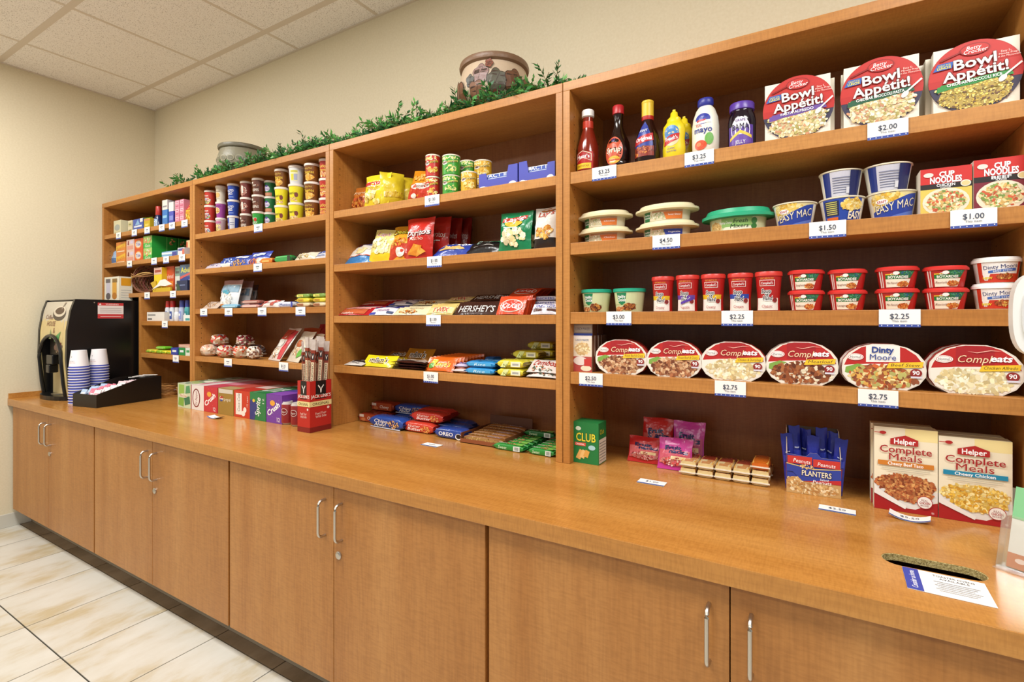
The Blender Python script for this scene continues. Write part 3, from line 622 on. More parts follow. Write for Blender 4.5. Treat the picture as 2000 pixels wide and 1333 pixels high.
# ------------------------------------------------------------------ shelf C
def tealcup(label, u0, u1, vt):
    lidded('soup_cup', label, u0, u1, vt, 0, C_, 1.965, '#23a583', '#cfd8a8', [('r', 0, 0, 1, 1, '#cfd7a6'), ('r', 0, .3, 1, .34, '#a8b878'), ('p', [(.2, .98), (.62, .98), (.56, .42), (.42, .3), (.28, .42)], '#1f7f52'), ('t', 'Healthy', .42, .78, .16, '#fff', {'w': .32, 'b': .02}), ('t', 'Choice', .42, .6, .18, '#fff', {'w': .34, 'b': .02}), ('f', .72, .2, .24, .2, ['#7a3a1c', '#a8602c', '#5a2a14', '#c98a3a'], 50, .09), ('f', .26, .1, .22, .1, ['#a8502c', '#c47a4a', '#e2b070'], 30, .08)], lidh=.14, rb=.93, rbot=.76, dome=False, sy=1, group='teal lidded soup cups', Wl=1.8, cat='food cup')
tealcup('left teal lidded soup cup on the middle shelf', 1135, 1195, 565); tealcup('right teal lidded soup cup on the middle shelf', 1197, 1262, 563)
def soup(label, u0, u1, vt, band, word):
    Y0 = 1.945; X, D = CYL(u0, u1, Y0); k = D/2*.98; H = ZV(vt, X, Y0-k)-C_
    bp = [(.8*k, 0), (.82*k, .02*H), (.8*k, .3*H), (.86*k, .55*H), (.94*k, .88*H)]
    ds = [('r', 0, 0, 1, 1, '#b3221f'), ('r', 0, 0, 1, .36, '#efeae2')]+([('r', 0, .36, 1, .5, band)] if band else [])+[('t', 'JUST HEAT & GO', .5, .95, .035, '#e8c84a', {'w': .5}), ('r', .2, .72, .8, .9, '#f3e8e0'), ('r', .225, .735, .775, .885, '#a81d1c'), ('t', "Campbell's", .5, .81, .075, '#fff', {'w': .46, 's': .2})]
    for q, (s_, z_) in enumerate((('Soup', .57), ('at', .465), ('Hand', .36))):
        ds += [('t', s_, .46+.03*q, z_, .14, '#fff', {'b': .07, 's': .2, 'w': (.42, .18, .42)[q]}), ('t', s_, .46+.03*q, z_, .13, '#1c1414', {'b': .02, 's': .2, 'w': (.39, .16, .39)[q]})]
    ds += [('e', .82, .3, .1, .07, '#b3221f'), ('e', .82, .3, .08, .055, '#7c2a2a'), ('t', word, .5, .12, .09, '#a8332c', {'w': .42})]
    if word == 'Vegetable': ds += [('p', [(.3, .2), (.9, .36), (.9, .44), (.3, .28)], '#5a3aa0')]
    turned('soup_cup', label, 'food cup', X, Y0, C_, [('cup', bp, '#b3221f', P_PLAST), ('lid', [(.94*k, .88*H), (1*k, .885*H), (1*k, .97*H), (.95*k, H), (.8*k, H)], '#cf3a30', P_PLAST)], ds, k*.86, .02*H, .87*H, lerp_prof(bp), k*1.75, rz=-.05, group='tall red soup cups')
for a in (('leftmost tall red soup cup, with yellow band', 1272, 1318, 540, '#e2b822', 'Creamy'), ('tall red soup cup with purple vegetable banner', 1319, 1367, 537, '#6a48a4', 'Vegetable'), ('third tall red soup cup, yellow band, in the middle of five', 1368, 1418, 535, '#e2b822', 'Creamy'), ('tall red soup cup with blue band', 1420, 1472, 533, '#2c4aa4', 'Cream'), ('tall red soup cup without colored band, next to the pasta bowls', 1473, 1529, 530, None, 'Classic')): soup(*a)
def pasta_tub(label, u0, u1, vt, Z, food, kind, H=None, Y0=1.96):
    red = kind == 'r'; X, D = CYL(u0, u1, Y0); k = D/2; H = H or ZV(vt, X, Y0-k*.9)-Z; sy = .9
    bp = [(.76*k, 0), (.78*k, .03*H), (.92*k, .8*H), (.9*k, .82*H)]
    if red:
        ds = [('r', 0, 0, 1, 1, '#b5211e'), ('r', 0, 0, .12, 1, '#e8e4da'), ('r', .2, .76, .5, .82, '#e6c22c'), ('r', .2, .5, .66, .74, '#1f7a34'), ('p', [(.62, .5), (.8, .56), (.9, .98), (.5, .98), (.55, .74)], '#2b6a40'), ('f', .7, .86, .14, .12, ['#3f8a5a', '#2a5a8a', '#58a070'], 24, .05), ('p', [(.2, .02), (.74, .02), (.8, .5), (.2, .5)], '#efe3cf'), ('f', .62, .2, .14, .17, ['#c05a24', '#d8803a', '#a4441c', '#e0a050'], 46, .06), ('e', .46, .86, .07, .1, '#f2eee6'), ('t', 'Chef', .42, .8, .13, '#fff', {'s': .2}), ('t', 'BOYARDEE', .5, .62, .15, '#f7f4ea', {'w': .46, 'b': .03}), ('t', food, .36, .28, .13, '#7c3a28', {'w': .26, 's': .2})]
        cap = '#cf332e'
    else:
        ds = [('r', 0, 0, 1, 1, '#c93a24'), ('r', .12, .42, .9, 1, '#ece8e4'), ('p', [(.12, .42), (.3, .42), (.24, .1), (.16, .1)], '#ece8e4'), ('t', 'Dinty Moore', .52, .78, .2, '#26336e', {'w': .72, 'b': .03, 'r': .08}), ('p', [(.26, .46), (.86, .56), (.84, .7), (.26, .58)], '#3d66b4'), ('t', 'BEEF STEW', .56, .57, .1, '#e8ecf4', {'w': .4, 'r': .08}), ('f', .6, .28, .18, .14, ['#a0522a', '#7c3a1e', '#dcb45a', '#c46a34'], 46, .07), ('t', 'NEW', .24, .22, .12, '#e8d03a', {'b': .03})]
        cap = '#f0eeea'
    lp = [(.9*k, .8*H), (1*k, .805*H), (1*k, .9*H), (.93*k, .96*H), (.9*k, H), (.86*k, H)]
    turned('pasta_bowl' if red else 'stew_bowl', label, 'food bowl', X, Y0, Z, [('tub', bp, '#b5211e' if red else '#d8d4cc', P_PLAST), ('lid', lp, cap, P_PLAST)], ds, k*.86, .03*H, .8*H, lerp_prof(bp[:3]), k*1.85, rz=-.04, sy=sy, group='red lidded pasta bowls' if red else 'white lidded stew bowls'); return H
for nm_, u0, u1, vl, f1, f2 in (('first', 1537, 1611, 567, 'Beefaroni', 'Spaghetti'), ('second', 1615, 1694, 566, 'Lasagna', 'Spaghetti'), ('third', 1707, 1796, 563, 'Mini Ravioli', 'Mini Ravioli'), ('fourth', 1799, 1893, 562, 'Ravioli', 'Ravioli')):
    h = pasta_tub('red lidded pasta bowl, bottom of the %s stack from the soup cups' % nm_, u0, u1, vl, C_, f1, 'r')
    pasta_tub('red lidded pasta bowl, top of the %s stack from the soup cups' % nm_, u0, u1, vl, C_+h+.0006, f2, 'r', h)
h = pasta_tub('white lidded beef stew bowl, lower one at the right edge', 1894, 1994, 553, C_, '', 'w'); pasta_tub('white lidded beef stew bowl, upper one at the right edge', 1894, 1998, 0, C_+h+.0006, '', 'w', h)

# ------------------------------------------------------------------ shelf D
X, W = upx(1119, 1156, 1.9); H = ZV(656, X, 1.9)-D_
cb_ = carton('cracker_box', 'front pink and white cracker box beside the meal trays', 'cracker box', X, 1.9, D_, W, .028, H, '#efe6e0', [('r', 0, 0, 1, .42, '#b84a44'), ('r', 0, .42, 1, .92, '#e9dcc6'), ('f', .5, .64, .4, .18, ['#e0c088', '#d4ad72', '#f0dcb0'], 60, .05), ('t', 'LUNCH MAKERS', .5, .88, .06, '#5a6a9a', {'w': .7}), ('e', .4, .3, .36, .12, '#eadcd4'), ('e', .7, .1, .28, .08, '#f0e6c8'), ('r', .6, .16, .96, .36, '#c93a34')], right='#8a6a4e', group='pink cracker boxes in a row')
for k, n_ in enumerate(('second', 'third', 'fourth', 'rearmost')): dup(cb_, n_+' pink cracker box of the row behind the front one', (X+.004*R.random(), 1.9+.034*(k+1), D_))
hb = .045
c2 = carton('cracker_box', 'small blue and grey box lying on the front cracker boxes', 'cracker box', X+.002, 1.903, D_+H+.0006, W*.98, .055, hb, '#9a8f88', [('r', 0, 0, 1, .2, '#3448a0'), ('r', .05, .3, .95, .9, '#b5aa9c'), ('t', 'LUNCH MAKERS', .5, .6, .26, '#4a4660', {'w': .8, 'b': .02})], right='#6a4a34', group='small boxes on the cracker boxes')
dup(c2, 'small brown sided box lying behind the blue and grey one', (X+.002, 1.963, D_+H+.0006))
def tray(label, u0, u1, vt, name_, food, pal, dinty=False, green=True, back=True, Y=1.895, sz=.07):
    X, W = upx(u0, u1, Y); H = ZV(vt, X, Y)-D_; a = W/2
    out = [(-.56, 0), (.56, 0), (.84, .13), (.985, .3), (1, .44), (.97, .62), (.82, .78), (.58, .91), (.25, .985), (-.25, .985), (-.58, .91), (-.82, .78), (-.97, .62), (-1, .44), (-.985, .3), (-.84, .13)]
    t = thing('meal_tray', label, 'meal tray', (X, Y, D_), group='red microwave meal trays')
    MB().prism([(x*a, z*H) for x, z in out], 0, .034, '#e6e0d4', '#b53a30').build('sleeve', P_CARD, t)
    ip = lambda k, z0, z1: [(.5+.5*x*k, min(z1, max(z0, z*.985+.006))) for x, z in out]
    ds = [('p', [(.5+.5*x*.965, min(z, .99)*.97+.01) for x, z in out], '#efe8dc'), ('p', [(.03, .5), (.06, .62), (.12, .76), (.24, .9), (.4, .97), (.6, .97), (.76, .9), (.88, .76), (.94, .62), (.97, .5), (.6, .56), (.3, .54)], '#b8211f'),
          ('p', [(.3, .94), (.4, .97), (.6, .97), (.7, .94), (.7, .6), (.3, .58)], '#a51b22' if not dinty else '#f2efe9')]
    if green: ds.append(('p', [(.04, .34), (.08, .32), (.3, .5), (.2, .54), (.05, .46)], '#7fa648'))
    ds += [('f', .5, .28, .41, .24, pal, 150, sz), ('f', .5, .12, .3, .09, pal, 40, sz)]
    ds += [('e', .17, .69, .1, .075, '#f7f1ec'), ('e', .17, .69, .088, .06, '#c6262a'), ('e', .17, .69, .082, .055, '#f7f1ec'), ('t', 'Hormel', .17, .69, .06, '#3a3030', {'w': .13, 's': .2})]
    if dinty: ds += [('t', 'Dinty', .5, .86, .13, '#26418f', {'w': .26, 'b': .03}), ('t', 'Moore', .5, .70, .13, '#26418f', {'w': .31, 'b': .03})]
    else: ds += [('t', 'Compl', .5, .71, .15, '#f4d9b0', {'w': .36, 's': .3}), ('t', 'eats', .77, .73, .13, '#ffffff', {'w': .22, 's': .2, 'b': .03}), ('p', [(.42, .86), (.52, .84), (.66, .89), (.78, .87), (.66, .875), (.52, .825)], '#f0b8a8')]
    ds += [('p', [(.54, .46), (.95, .5), (.965, .62), (.57, .58)], '#ecc42c'), ('t', name_, .76, .545, .065, '#5a3a20', {'w': .34, 's': .25, 'r': .03}), ('e', .88, .38, .068, .09, '#8c2220'), ('t', '90', .88, .39, .09, '#fff', {'w': .08, 'b': .02}), ('r', .82, .27, .95, .31, '#d8d4e0')]
    decals(MB_ := MB(), ds, lambda x, z, o_: (x, -o_, z), W, H); MB_.build('print', P_CARD, t)
    if back: dup(t, label+', hidden one behind', (X-.006, Y+.038, D_))
GR = ['#8a5030', '#a86a44', '#6f3a22', '#c4946a', '#dcb890']
tray('first red meal tray from the cracker box, roast beef picture', 1163, 1264, 663, 'Roast Beef & Gravy', 0, GR)
tray('second red meal tray from the cracker box, roast beef', 1263, 1371, 665, 'Roast Beef & Gravy', 0, GR)
tray('third red meal tray with chicken and dumplings picture', 1369, 1496, 667, 'Chicken & Dumplings', 0, ['#efe2bc', '#e2cf9a', '#f6eed6', '#d0b880'], green=False)
tray('fourth red meal tray with brown meatloaf picture', 1496, 1638, 667, 'Meatloaf', 0, ['#7a3c1c', '#945028', '#5f2c14', '#e8dcc0', '#a8683a'])
tray('fifth meal tray with white panel and beef stew picture', 1644, 1810, 671, 'Beef Stew', 0, ['#a0522a', '#d8a850', '#c4602a', '#e8d294', '#8a4a2c', '#b8b468'], dinty=True)
tray('rightmost red meal tray with chicken alfredo pasta picture', 1813, 2002, 673, 'Chicken Alfredo', 0, ['#efe4bc', '#e3d29c', '#f7f0d8', '#d3c08a'], green=False)

# ------------------------------------------------------------------ worktop in bay 4
X, W = upx(1120, 1169, 1.9); H = ZV(826, X, 1.9)-HC
carton('cracker_carton', 'small green cracker carton standing beside the shelf upright', 'cracker box', X, 1.9, HC+.0005, W, .085, H, '#1c7a3c', [('t', 'CLUB', .5, .64, .2, '#16401f', {'w': .8, 'b': .05}), ('t', 'CLUB', .5, .64, .2, '#e6d83a', {'w': .78, 'b': .02}), ('e', .2, .84, .11, .05, '#cfe0c8'), ('r', .06, .42, .5, .5, '#d8503a'), ('t', 'ORIGINAL', .28, .46, .05, '#fff', {'w': .36}), ('e', .74, .4, .14, .06, '#a8d4d8')]+[('p', [(.1+.15*k, .12+.03*k), (.28+.15*k, .08+.03*k), (.42+.12*k, .3), (.26+.12*k, .34)], ('#e4b060', '#eec27a', '#e0a850')[k]) for k in range(3)], [('r', .05, .02, .98, .6, '#e2dccc')]+[('r', .1, .08+.07*k, .9, .1+.07*k, '#8a8a80') for k in range(7)]+[('t', 'Club', .4, .78, .12, '#e6d83a', {'w': .5})])
def fruit(label, u0, u1, vt, vb, Y, c, c2, rx, rz=0, H=None):
    X, W = upx(u0, u1, Y); W *= 1.02; H = H or (ZV(vt, X, Y)-HC)/math.cos(rx)*1.02
    pouch('fruit_snack_bag', label, 'snack bag', X, Y, HC, W, H, .03, c, [('r', .04, .18, .96, .62, c2), ('t', 'Fruit', .45, .68, .12, '#2a2c5c', {'w': .5, 'b': .04}), ('t', 'Snacks', .55, .57, .12, '#2a2c5c', {'w': .7, 'b': .04}), ('f', .5, .26, .42, .14, ['#b02a2c', '#d8504a', '#8a1c24', '#e07a70', '#f0d8cc'], 50, .045), ('r', .4, .32, .85, .42, '#e8d0a0')], rx=rx, rz=rz, group='fruit snack bags')
fruit('red fruit snack bag standing in front', 1226, 1292, 858, 0, 2.03, '#c42a2c', '#d8686a', -.3)
fruit('red fruit snack bag behind the front red one', 1252, 1312, 822, 0, 2.10, '#c02422', '#cf5a50', -.25)
fruit('pink fruit snack bag standing in front', 1284, 1350, 862, 0, 1.99, '#c43a92', '#c8586a', -.32)
fruit('pink fruit snack bag behind the front pink one', 1312, 1374, 830, 0, 2.07, '#b83a94', '#b8507a', -.25)
# sandwich cracker packs, five columns
def cracker_pack(label, x, z, y, orange=False, rz=0, red=False):
    t = thing('cracker_pack', label, 'cracker pack', (x, y, z), rz, 'sandwich cracker packs in rows')
    W, D, H = .058, .115, .026
    m = MB()
    for k in range(4):                                # rounded crackers seen at the wrapped end
        y0 = .004+k*.027
        m.box(-W/2+.004, W/2-.004, y0, y0+.024, .002, H-.002, '#d9a24a')
    m.build('crackers', P_CARD, t)
    def f(a, b):
        ang = 2*PI*a; e = 4.0; cx = math.copysign(abs(math.cos(ang))**(2/e), math.cos(ang)); cz = math.copysign(abs(math.sin(ang))**(2/e), math.sin(ang)); s_ = .92+.08*math.sin(PI*b)
        return (W/2*cx*s_, D*b, H/2+H/2*cz*s_*(.98+.02*math.sin(23*a+9*b)))
    cc = '#cf6a1e' if orange else '#d8b77a'
    col = (lambda a, b: cc if orange else ('#a2402a' if (.12 < a < .38 and b > .45) else ('#e0c894' if int(a*12+b*3) % 3 else '#c98f58')))
    sh = MB().grid(f, 20, 4, col); sh.poly([f(i/20, 0) for i in range(20)][::-1], '#d8c08a' if not orange else '#c9641e').poly([f(i/20, 1) for i in range(20)], '#b88a58')
    sh.build('wrapper', P_FILM, t, smooth=True)
    MB().box(-W/2-.002, W/2+.002, -.006, 0, .009, .013, '#e6dcc8').build('seal', P_FILM, t); return t
x0c = 4.668
for i in range(5):
    for j in range(2 if i < 4 else 3):
        n_ = ('first', 'second', 'third', 'fourth', 'fifth')[i]; m_ = ('bottom', 'upper', 'topmost')[j]
        cracker_pack('%ssandwich cracker pack, %s of the %s column from the fruit snacks' % ('orange ' if j == 2 else 'clear wrapped ', m_, n_), x0c+.0605*i+.001*(j % 2), HC+.0004+.0265*j, 1.955+.004*j, orange=(j == 2), rz=.0)
    if True:
        pass
for i in range(5):
    cracker_pack('clear wrapped sandwich cracker pack in the second row behind the %s column' % ('first', 'second', 'third', 'fourth', 'fifth')[i], x0c+.0605*i+.002, HC+.0004, 2.078)
# peanut display box
X, W = upx(1536, 1643, 1.945); H = ZV(893, X, 1.945)-HC
pb = thing('peanut_display_box', 'blue and red display box of salted peanut bags', 'display box', (X, 1.945, HC+.0005), .06)
Dp = .11; hb_ = H*1.62
body = MB(); w2 = W/2
body.prism([(-w2, 0), (w2, 0), (w2, H*.98), (w2*.3, H*.98), (w2*.14, H*1.09), (-w2*.1, H*1.09), (-w2*.26, H*.98), (-w2, H*1.02)], 0, .0025, '#2e3f9c', '#b8a890')
for s_ in (-1, 1):
    x_ = s_*w2; pr = [(0, 0), (Dp, 0), (Dp, hb_), (Dp*.55, hb_), (0, H)]
    for xx in (x_, x_-s_*.0025): body.poly([(xx, y, z) for y, z in pr], '#a83a3c' if s_ < 0 else '#2a2a6c')
    for a, b in zip(pr, pr[1:]+pr[:1]): body.poly([(x_, a[0], a[1]), (x_, b[0], b[1]), (x_-s_*.0025, b[0], b[1]), (x_-s_*.0025, a[0], a[1])], '#b8a890')
body.box(-w2, w2, Dp-.0025, Dp, 0, hb_, '#5a4a3a').box(-w2, w2, 0, Dp, 0, .002, '#8a7a60')
body.build('carton', P_CARD, pb)
NUT = ['#d8b070', '#e6c690', '#c4965a', '#f0dcb4', '#b88448']
ds = [('r', 0, .0, 1, .34, '#c8a066'), ('f', .5, .16, .47, .14, NUT, 120, .055), ('f', .18, .34, .16, .1, NUT, 40, .05), ('r', .3, .34, 1, .46, '#bf2a2c'), ('p', [(.12, .56), (.3, .34), (1, .46), (1, .4), (1, .74), (.5, .68), (0, .78), (0, .56)], '#2e429e'), ('r', .02, .78, .48, .98, '#c9382f'), ('r', .5, .74, .98, .94, '#c9382f'), ('p', [(0, .76), (.5, .66), (1, .72), (1, .74), (.5, .685), (0, .785)], '#d8c078'), ('f', .38, .72, .14, .05, NUT, 20, .03),
      ('t', 'Peanuts', .29, .86, .1, '#fff', {'w': .32, 's': .15, 'r': -.06}), ('t', 'Peanuts', .74, .82, .1, '#fff', {'w': .32, 's': .15, 'r': -.04}), ('t', 'PLANTERS', .56, .56, .15, '#1c2050', {'w': .56, 'b': .06, 'r': -.02}), ('t', 'PLANTERS', .56, .56, .14, '#f4ead0', {'w': .54, 'b': .015, 'r': -.02}), ('t', 'Salted', .7, .43, .06, '#fff', {'w': .16, 's': .15}), ('t', 'Peanuts', .66, .36, .09, '#fff', {'w': .34, 's': .15})]
decals(MB_ := MB(), ds, lambda x, z, o_: (x, -o_, z), W, H); MB_.build('print', P_CARD, pb)
for k in range(7):
    bx = X-w2+.014+(W-.028)*k/6; lab = 'blue peanut bag in the display box, %s from the left' % ('first', 'second', 'third', 'fourth', 'fifth', 'sixth', 'last')[k]
    pouch('peanut_bag', lab, 'snack bag', bx, 1.945+.03+.02*(k % 3), HC+.004, .036, H*(1.46+.1*((k*2) % 3)), .02, '#26309a', [('r', .1, .5, .9, .62, '#3a48b8'), ('r', .3, .66, .7, .68, '#c8d0f0'), ('r', .2, .3, .8, .48, '#8a2a3a')], bands=((0, .1, '#1c2370'),), rz=.5*math.sin(k*2.1), rx=-.04, ry=.09*(k-3)/3, group='blue peanut bags in the display box', settle=False)
# boxed dinners
def helper(label, u0, u1, vt, banner, bc, pal, Y=1.915, rz=0):
    X, W = upx(u0, u1, Y); H = ZV(vt, X, Y)-HC
    ds = [('r', 0, .0, 1, 1, '#f1e8cc'), ('r', .5, .86, 1, 1, '#f3e2a0'), ('p', [(0, 0), (1, 0), (1, .16), (.55, .06), (0, .2)], '#a8181e'), ('p', [(0, .36), (.0, .2), (.5, .05), (.66, .05), (1, .17), (1, .28)], '#e6e2dc'), ('f', .5, .33, .48, .12, pal, 190, .026), ('f', .55, .24, .38, .11, pal, 160, .026), ('p', [(0, .31), (.08, .24), (.52, .08), (.5, .04), (0, .19)], '#efece6'), ('e', .8, .15, .12, .075, '#b3242a'), ('e', .8, .15, .11, .068, '#f3efe8'), ('t', 'REAL', .8, .175, .025, '#8a2a2a', {'w': .1}), ('t', 'CHICKEN', .8, .145, .028, '#a82a2a', {'w': .16, 'b': .02}), ('t', 'INCLUDED', .8, .115, .02, '#8a2a2a', {'w': .13}),
          ('r', .06, .545, .94, .6, bc), ('t', banner, .5, .572, .038, '#fff', {'w': .56, 'b': .02}), ('r', .12, .505, .88, .515, '#c8c0a8'), ('r', .2, .485, .8, .493, '#cfc8b4'),
          ('t', 'Complete', .5, .745, .085, '#a51d22', {'w': .82, 'b': .01}), ('t', 'Meals', .5, .655, .085, '#a51d22', {'w': .52, 'b': .01}), ('p', [(.26, .8), (.7, .8), (.7, .87), (.5, .92), (.26, .87)], '#b0201f'), ('t', 'Helper', .49, .845, .062, '#fff', {'w': .34, 'b': .02}),
          ('e', .14, .935, .055, .02, '#b0201f'), ('r', 0, .93, .1, .938, '#b0201f'), ('t', '*', .92, .03, .05, '#f4dede')]
    t = carton('dinner_kit_box', label, 'meal box', X, Y, HC+.0005, W-.001, .046, H, '#efe6cc', ds, [('r', 0, 0, 1, .12, '#a8181e')], top='#d8cda8', rz=rz, group='boxed dinner kits')
    dup(t, label+', the box right behind it', (X-.004, Y+.05, HC+.0005))
helper('boxed dinner kit with orange banner and minced beef picture', 1707, 1832, 838, 'Cheesy Beef Taco', '#d0812c', ['#a8562c', '#c47a44', '#8a3f20', '#d8a060', '#b8683a'])
helper('boxed dinner kit with blue banner and cheesy chicken picture', 1833, 1978, 858, 'Cheesy Chicken', '#1d8ab0', ['#e2b640', '#efcf6c', '#d29a2e', '#f5e3a0'])
flat_tag(4.577, 1.80, .0, '$1.00', 'in front of the fruit snack bags'); flat_tag(5.132, 1.83, -.05, '$2.50', 'in front of the peanut box'); flat_tag(5.31, 1.855, -.16, '$5.50', 'curled in front of the dinner kits', curl=.012)
# printed card by the slot
cd = thing('notice_card', 'white notice card with blue strip beside the oval slot', 'card', (5.32, 1.437, HC+.0006), -.03)
MB().box(-.072, .072, -.062, .05, 0, .001, '#f3f2ee').build('card', M_PAPER, cd)
ds = [('r', 0, 0, .2, 1, '#3a44a0'), ('t', 'Consider us home.', .1, .5, .1, '#fff', {'s': .3, 'r': PI/2, 'w': .62}), ('t', 'TOASTER OVENS', .62, .86, .08, '#55555c', {'w': .5}), ('t', 'AVAILABLE', .62, .74, .08, '#55555c', {'w': .36})]+[('r', .36+.03*(k % 2), .58-.08*k, .9-.04*(k % 3), .6-.08*k, '#a6a6aa') for k in range(6)]
decals(MB_ := MB(), ds, lambda x, z, o_: (x, z-.062, .001+o_), .144, .112); MB_.build('print', M_PAPER, cd)
# leaflet stand
bh = thing('leaflet_holder', 'clear acrylic leaflet holder at the right picture edge', 'leaflet holder', (5.532, 1.54, HC+.0005), -.6)
m = MB(); wq = .115
MB().box(-wq, wq, -.012, .09, 0, .004, '#fff').build('base', M_CLEAR, bh, bevel=.001)
m.box(-wq, wq, 0, .003, .004, .125, '#fff').box(-wq, -wq+.003, .003, .03, .004, .12, '#fff').box(wq-.003, wq, .003, .03, .004, .12, '#fff').box(-wq, wq, .03, .033,   .004, .19, '#fff').box(-wq, wq, .003, .03, .004, .007, '#fff')
m.xf(Matrix.Rotation(-.27, 4, 'X')).build('pocket', M_CLEAR, bh, bevel=.001)
lf = thing('leaflet', 'white leaflet with orange foot inside the acrylic holder', 'leaflet', (5.532, 1.54, HC+.0005), -.6)
TL = Matrix.Rotation(-.27, 4, 'X') @ Matrix.Translation((0, .012, .0085))
MB().box(-.10, .10, 0, .006, 0, .185, '#eef0ea').xf(TL).build('paper', M_PAPER, lf)
decals(MB_ := MB(), [('r', 0, 0, 1, .18, '#cf7a4c'), ('e', .12, .1, .05, .03, '#f4e0d4'), ('r', .3, .09, .7, .11, '#f4e0d4'), ('r', 0, .6, .3, 1, '#7fc08a')]+[('r', .2, .25+.05*k, .8, .265+.05*k, '#a4a8a8') for k in range(6)], lambda x, z, o_: (x, -o_, z), .2, .185); MB_.xf(TL).build('print', M_PAPER, lf)
# white rounded stand at the right edge
X = WX(2040, 1.5); zc_ = ZV(615, X, 1.5)
ws = thing('display_stand', 'white rounded plastic head of a stand at the right picture edge', 'stand', (X, 1.5, HC+.0005))
hx = X-WX(1978, 1.5); hz = (ZV(535, X, 1.5)-ZV(700, X, 1.5))/2
def pill(s_):
    return [(hx*s_*math.copysign(abs(math.cos(a))**.6, math.cos(a)), zc_-HC+hz*s_*math.copysign(abs(math.sin(a))**.75, math.sin(a))) for a in [2*PI*k/36 for k in range(36)]]
MB().prism(pill(1), 0, .03, '#e6e6e2').build('head', P_PLAST, ws, bevel=.008)
MB().prism(pill(.72), -.004, 0, '#d4d4d2').build('inset', P_PLAST, ws, bevel=.002)
MB().tube([(hx*2.4, .25, .012), (hx*2.4, .25, zc_-HC-hz*.5), (hx*2.2, .2, zc_-HC-hz*.1), (hx*.8, .02, zc_-HC)], .012, '#dcdcd8', 12).build('stem', P_PLAST, ws, smooth=True)
MB().lathe([(.07, 0), (.07, .008), (.02, .014)], '#dcdcd8', 24).xf(Matrix.Translation((hx*2.4, .25, 0))).build('foot', P_PLAST, ws, smooth=True)
def PT(u, v, Z):                                     # where a picture column/row meets the height Z
    U, V = u-1000, v-HOR; dx, dy, dz = -SN*F+U*CS, CS*F+U*SN, -V; t = (Z-CH)/dz; return CX+dx*t, dy*t
def flow(name, label, cat, X, Y, Z, W, D, H, base, front=(), top=(), rz=0, rx=0, group=None, mat=None, fin=.009, e=4.5, side=None, settle=False, ry=0):
    """flow wrapped pack: soft box section along x with flat fins at both ends; Y is its front"""
    t = thing(name, label, cat, (X, Y, Z), rz, group, rx, ry); mat = mat or P_FOIL; N = 20
    def f(a, b):
        q = 2*PI*a+PI/4; c = math.copysign(abs(math.cos(q))**(2/e), math.cos(q)); s_ = math.copysign(abs(math.sin(q))**(2/e), math.sin(q))
        k = 1-.5*abs(2*b-1)**10; return ((b-.5)*W, D/2+D/2*c*(1-.12*abs(2*b-1)**8), H/2+H/2*s_*k)
    m = MB().grid(lambda a, b: f(a, b), N, 8, base, flip=True)
    for b in (0, 1): m.poly([f(i/N, b) for i in range(N)][::1 if b else -1], side or base)
    m.build('wrapper', mat, t, smooth=True)
    if fin:
        for s_ in (-1, 1): MB().box(min(s_*W/2, s_*(W/2+fin)), max(s_*W/2, s_*(W/2+fin)), .02*D, .98*D, H*.46, H*.54, side or base).build('end_fin', mat, t)
    if front or top:
        mb = MB()
        if front: decals(mb, front, lambda x, z, o: (x, -o-.0008+.012*D*0, z), W, H)
        if top: decals(mb, top, lambda x, z, o: (x, z, H+o+.0008), W, D)
        mb.build('print', mat, t)
    if settle: rest(t, Z)
    return t
ORD = ['front', 'second', 'third', 'fourth', 'fifth', 'sixth', 'seventh', 'eighth', 'ninth']

# ------------------------------------------------------------------ bay 3, shelf 1: chips, chip cans, popcorn
Z1, Z2, Z3, Z4 = S3
def chips(label, u0, u1, vt, Y, Z, base, ds, bands=(), rx=-.12, rz=0, ry=0, D=.06, group='bags of chips', wk=1.0, hk=1.0):
    X, W = upx(u0, u1, Y); H = (ZV(vt, X, Y)-Z)/max(.35, math.cos(rx)+.0)*hk
    return pouch('chip_bag', label, 'chip bag', X, Y+D*.4, Z, W*wk, H, D, base, ds, bands, rz, rx, ry, group)
LAYS = lambda fl, c: [('e', .5, .68, .34, .11, '#e8b93a'), ('p', [(.12, .62), (.88, .68), (.9, .78), (.14, .72)], '#c02a2a'), ('t', "Lay's", .5, .7, .14, '#fff', {'w': .6, 's': .2, 'r': .06, 'b': .012}), ('t', fl, .5, .53, .07, c, {'w': .56, 's': .2}), ('f', .5, .3, .36, .16, ['#f0d878', '#e8c95a', '#f6e6a4'], 16, .1, 1.15)]
chips('brown orange corn chip bag half hidden at the left end of the top shelf', 681, 712, 362, 1.96, Z1, '#c4702a', [('t', 'Fritos', .5, .72, .13, '#f3dcb0', {'w': .7, 's': .2}), ('f', .5, .35, .36, .2, ['#c8552c', '#e09a44', '#8a3018'], 24, .07)], rx=-.2)
chips('yellow potato chip bag facing front on the top shelf', 704, 753, 338, 1.905, Z1, '#e8d22c', LAYS('Classic', '#b03a2a'))
chips('yellow chip bag turned edge on, behind the front yellow bag', 752, 770, 334, 1.935, Z1, '#d8c22a', [('r', .1, .25, .9, .4, '#c9a82a')], rz=1.0, wk=2.0)
chips('yellow chip bag turned edge on, next to the orange bag', 781, 801, 344, 2.03, Z1, '#d4b92c', [('r', .1, .2, .9, .5, '#e4cf5c')], rz=.95, wk=1.8)
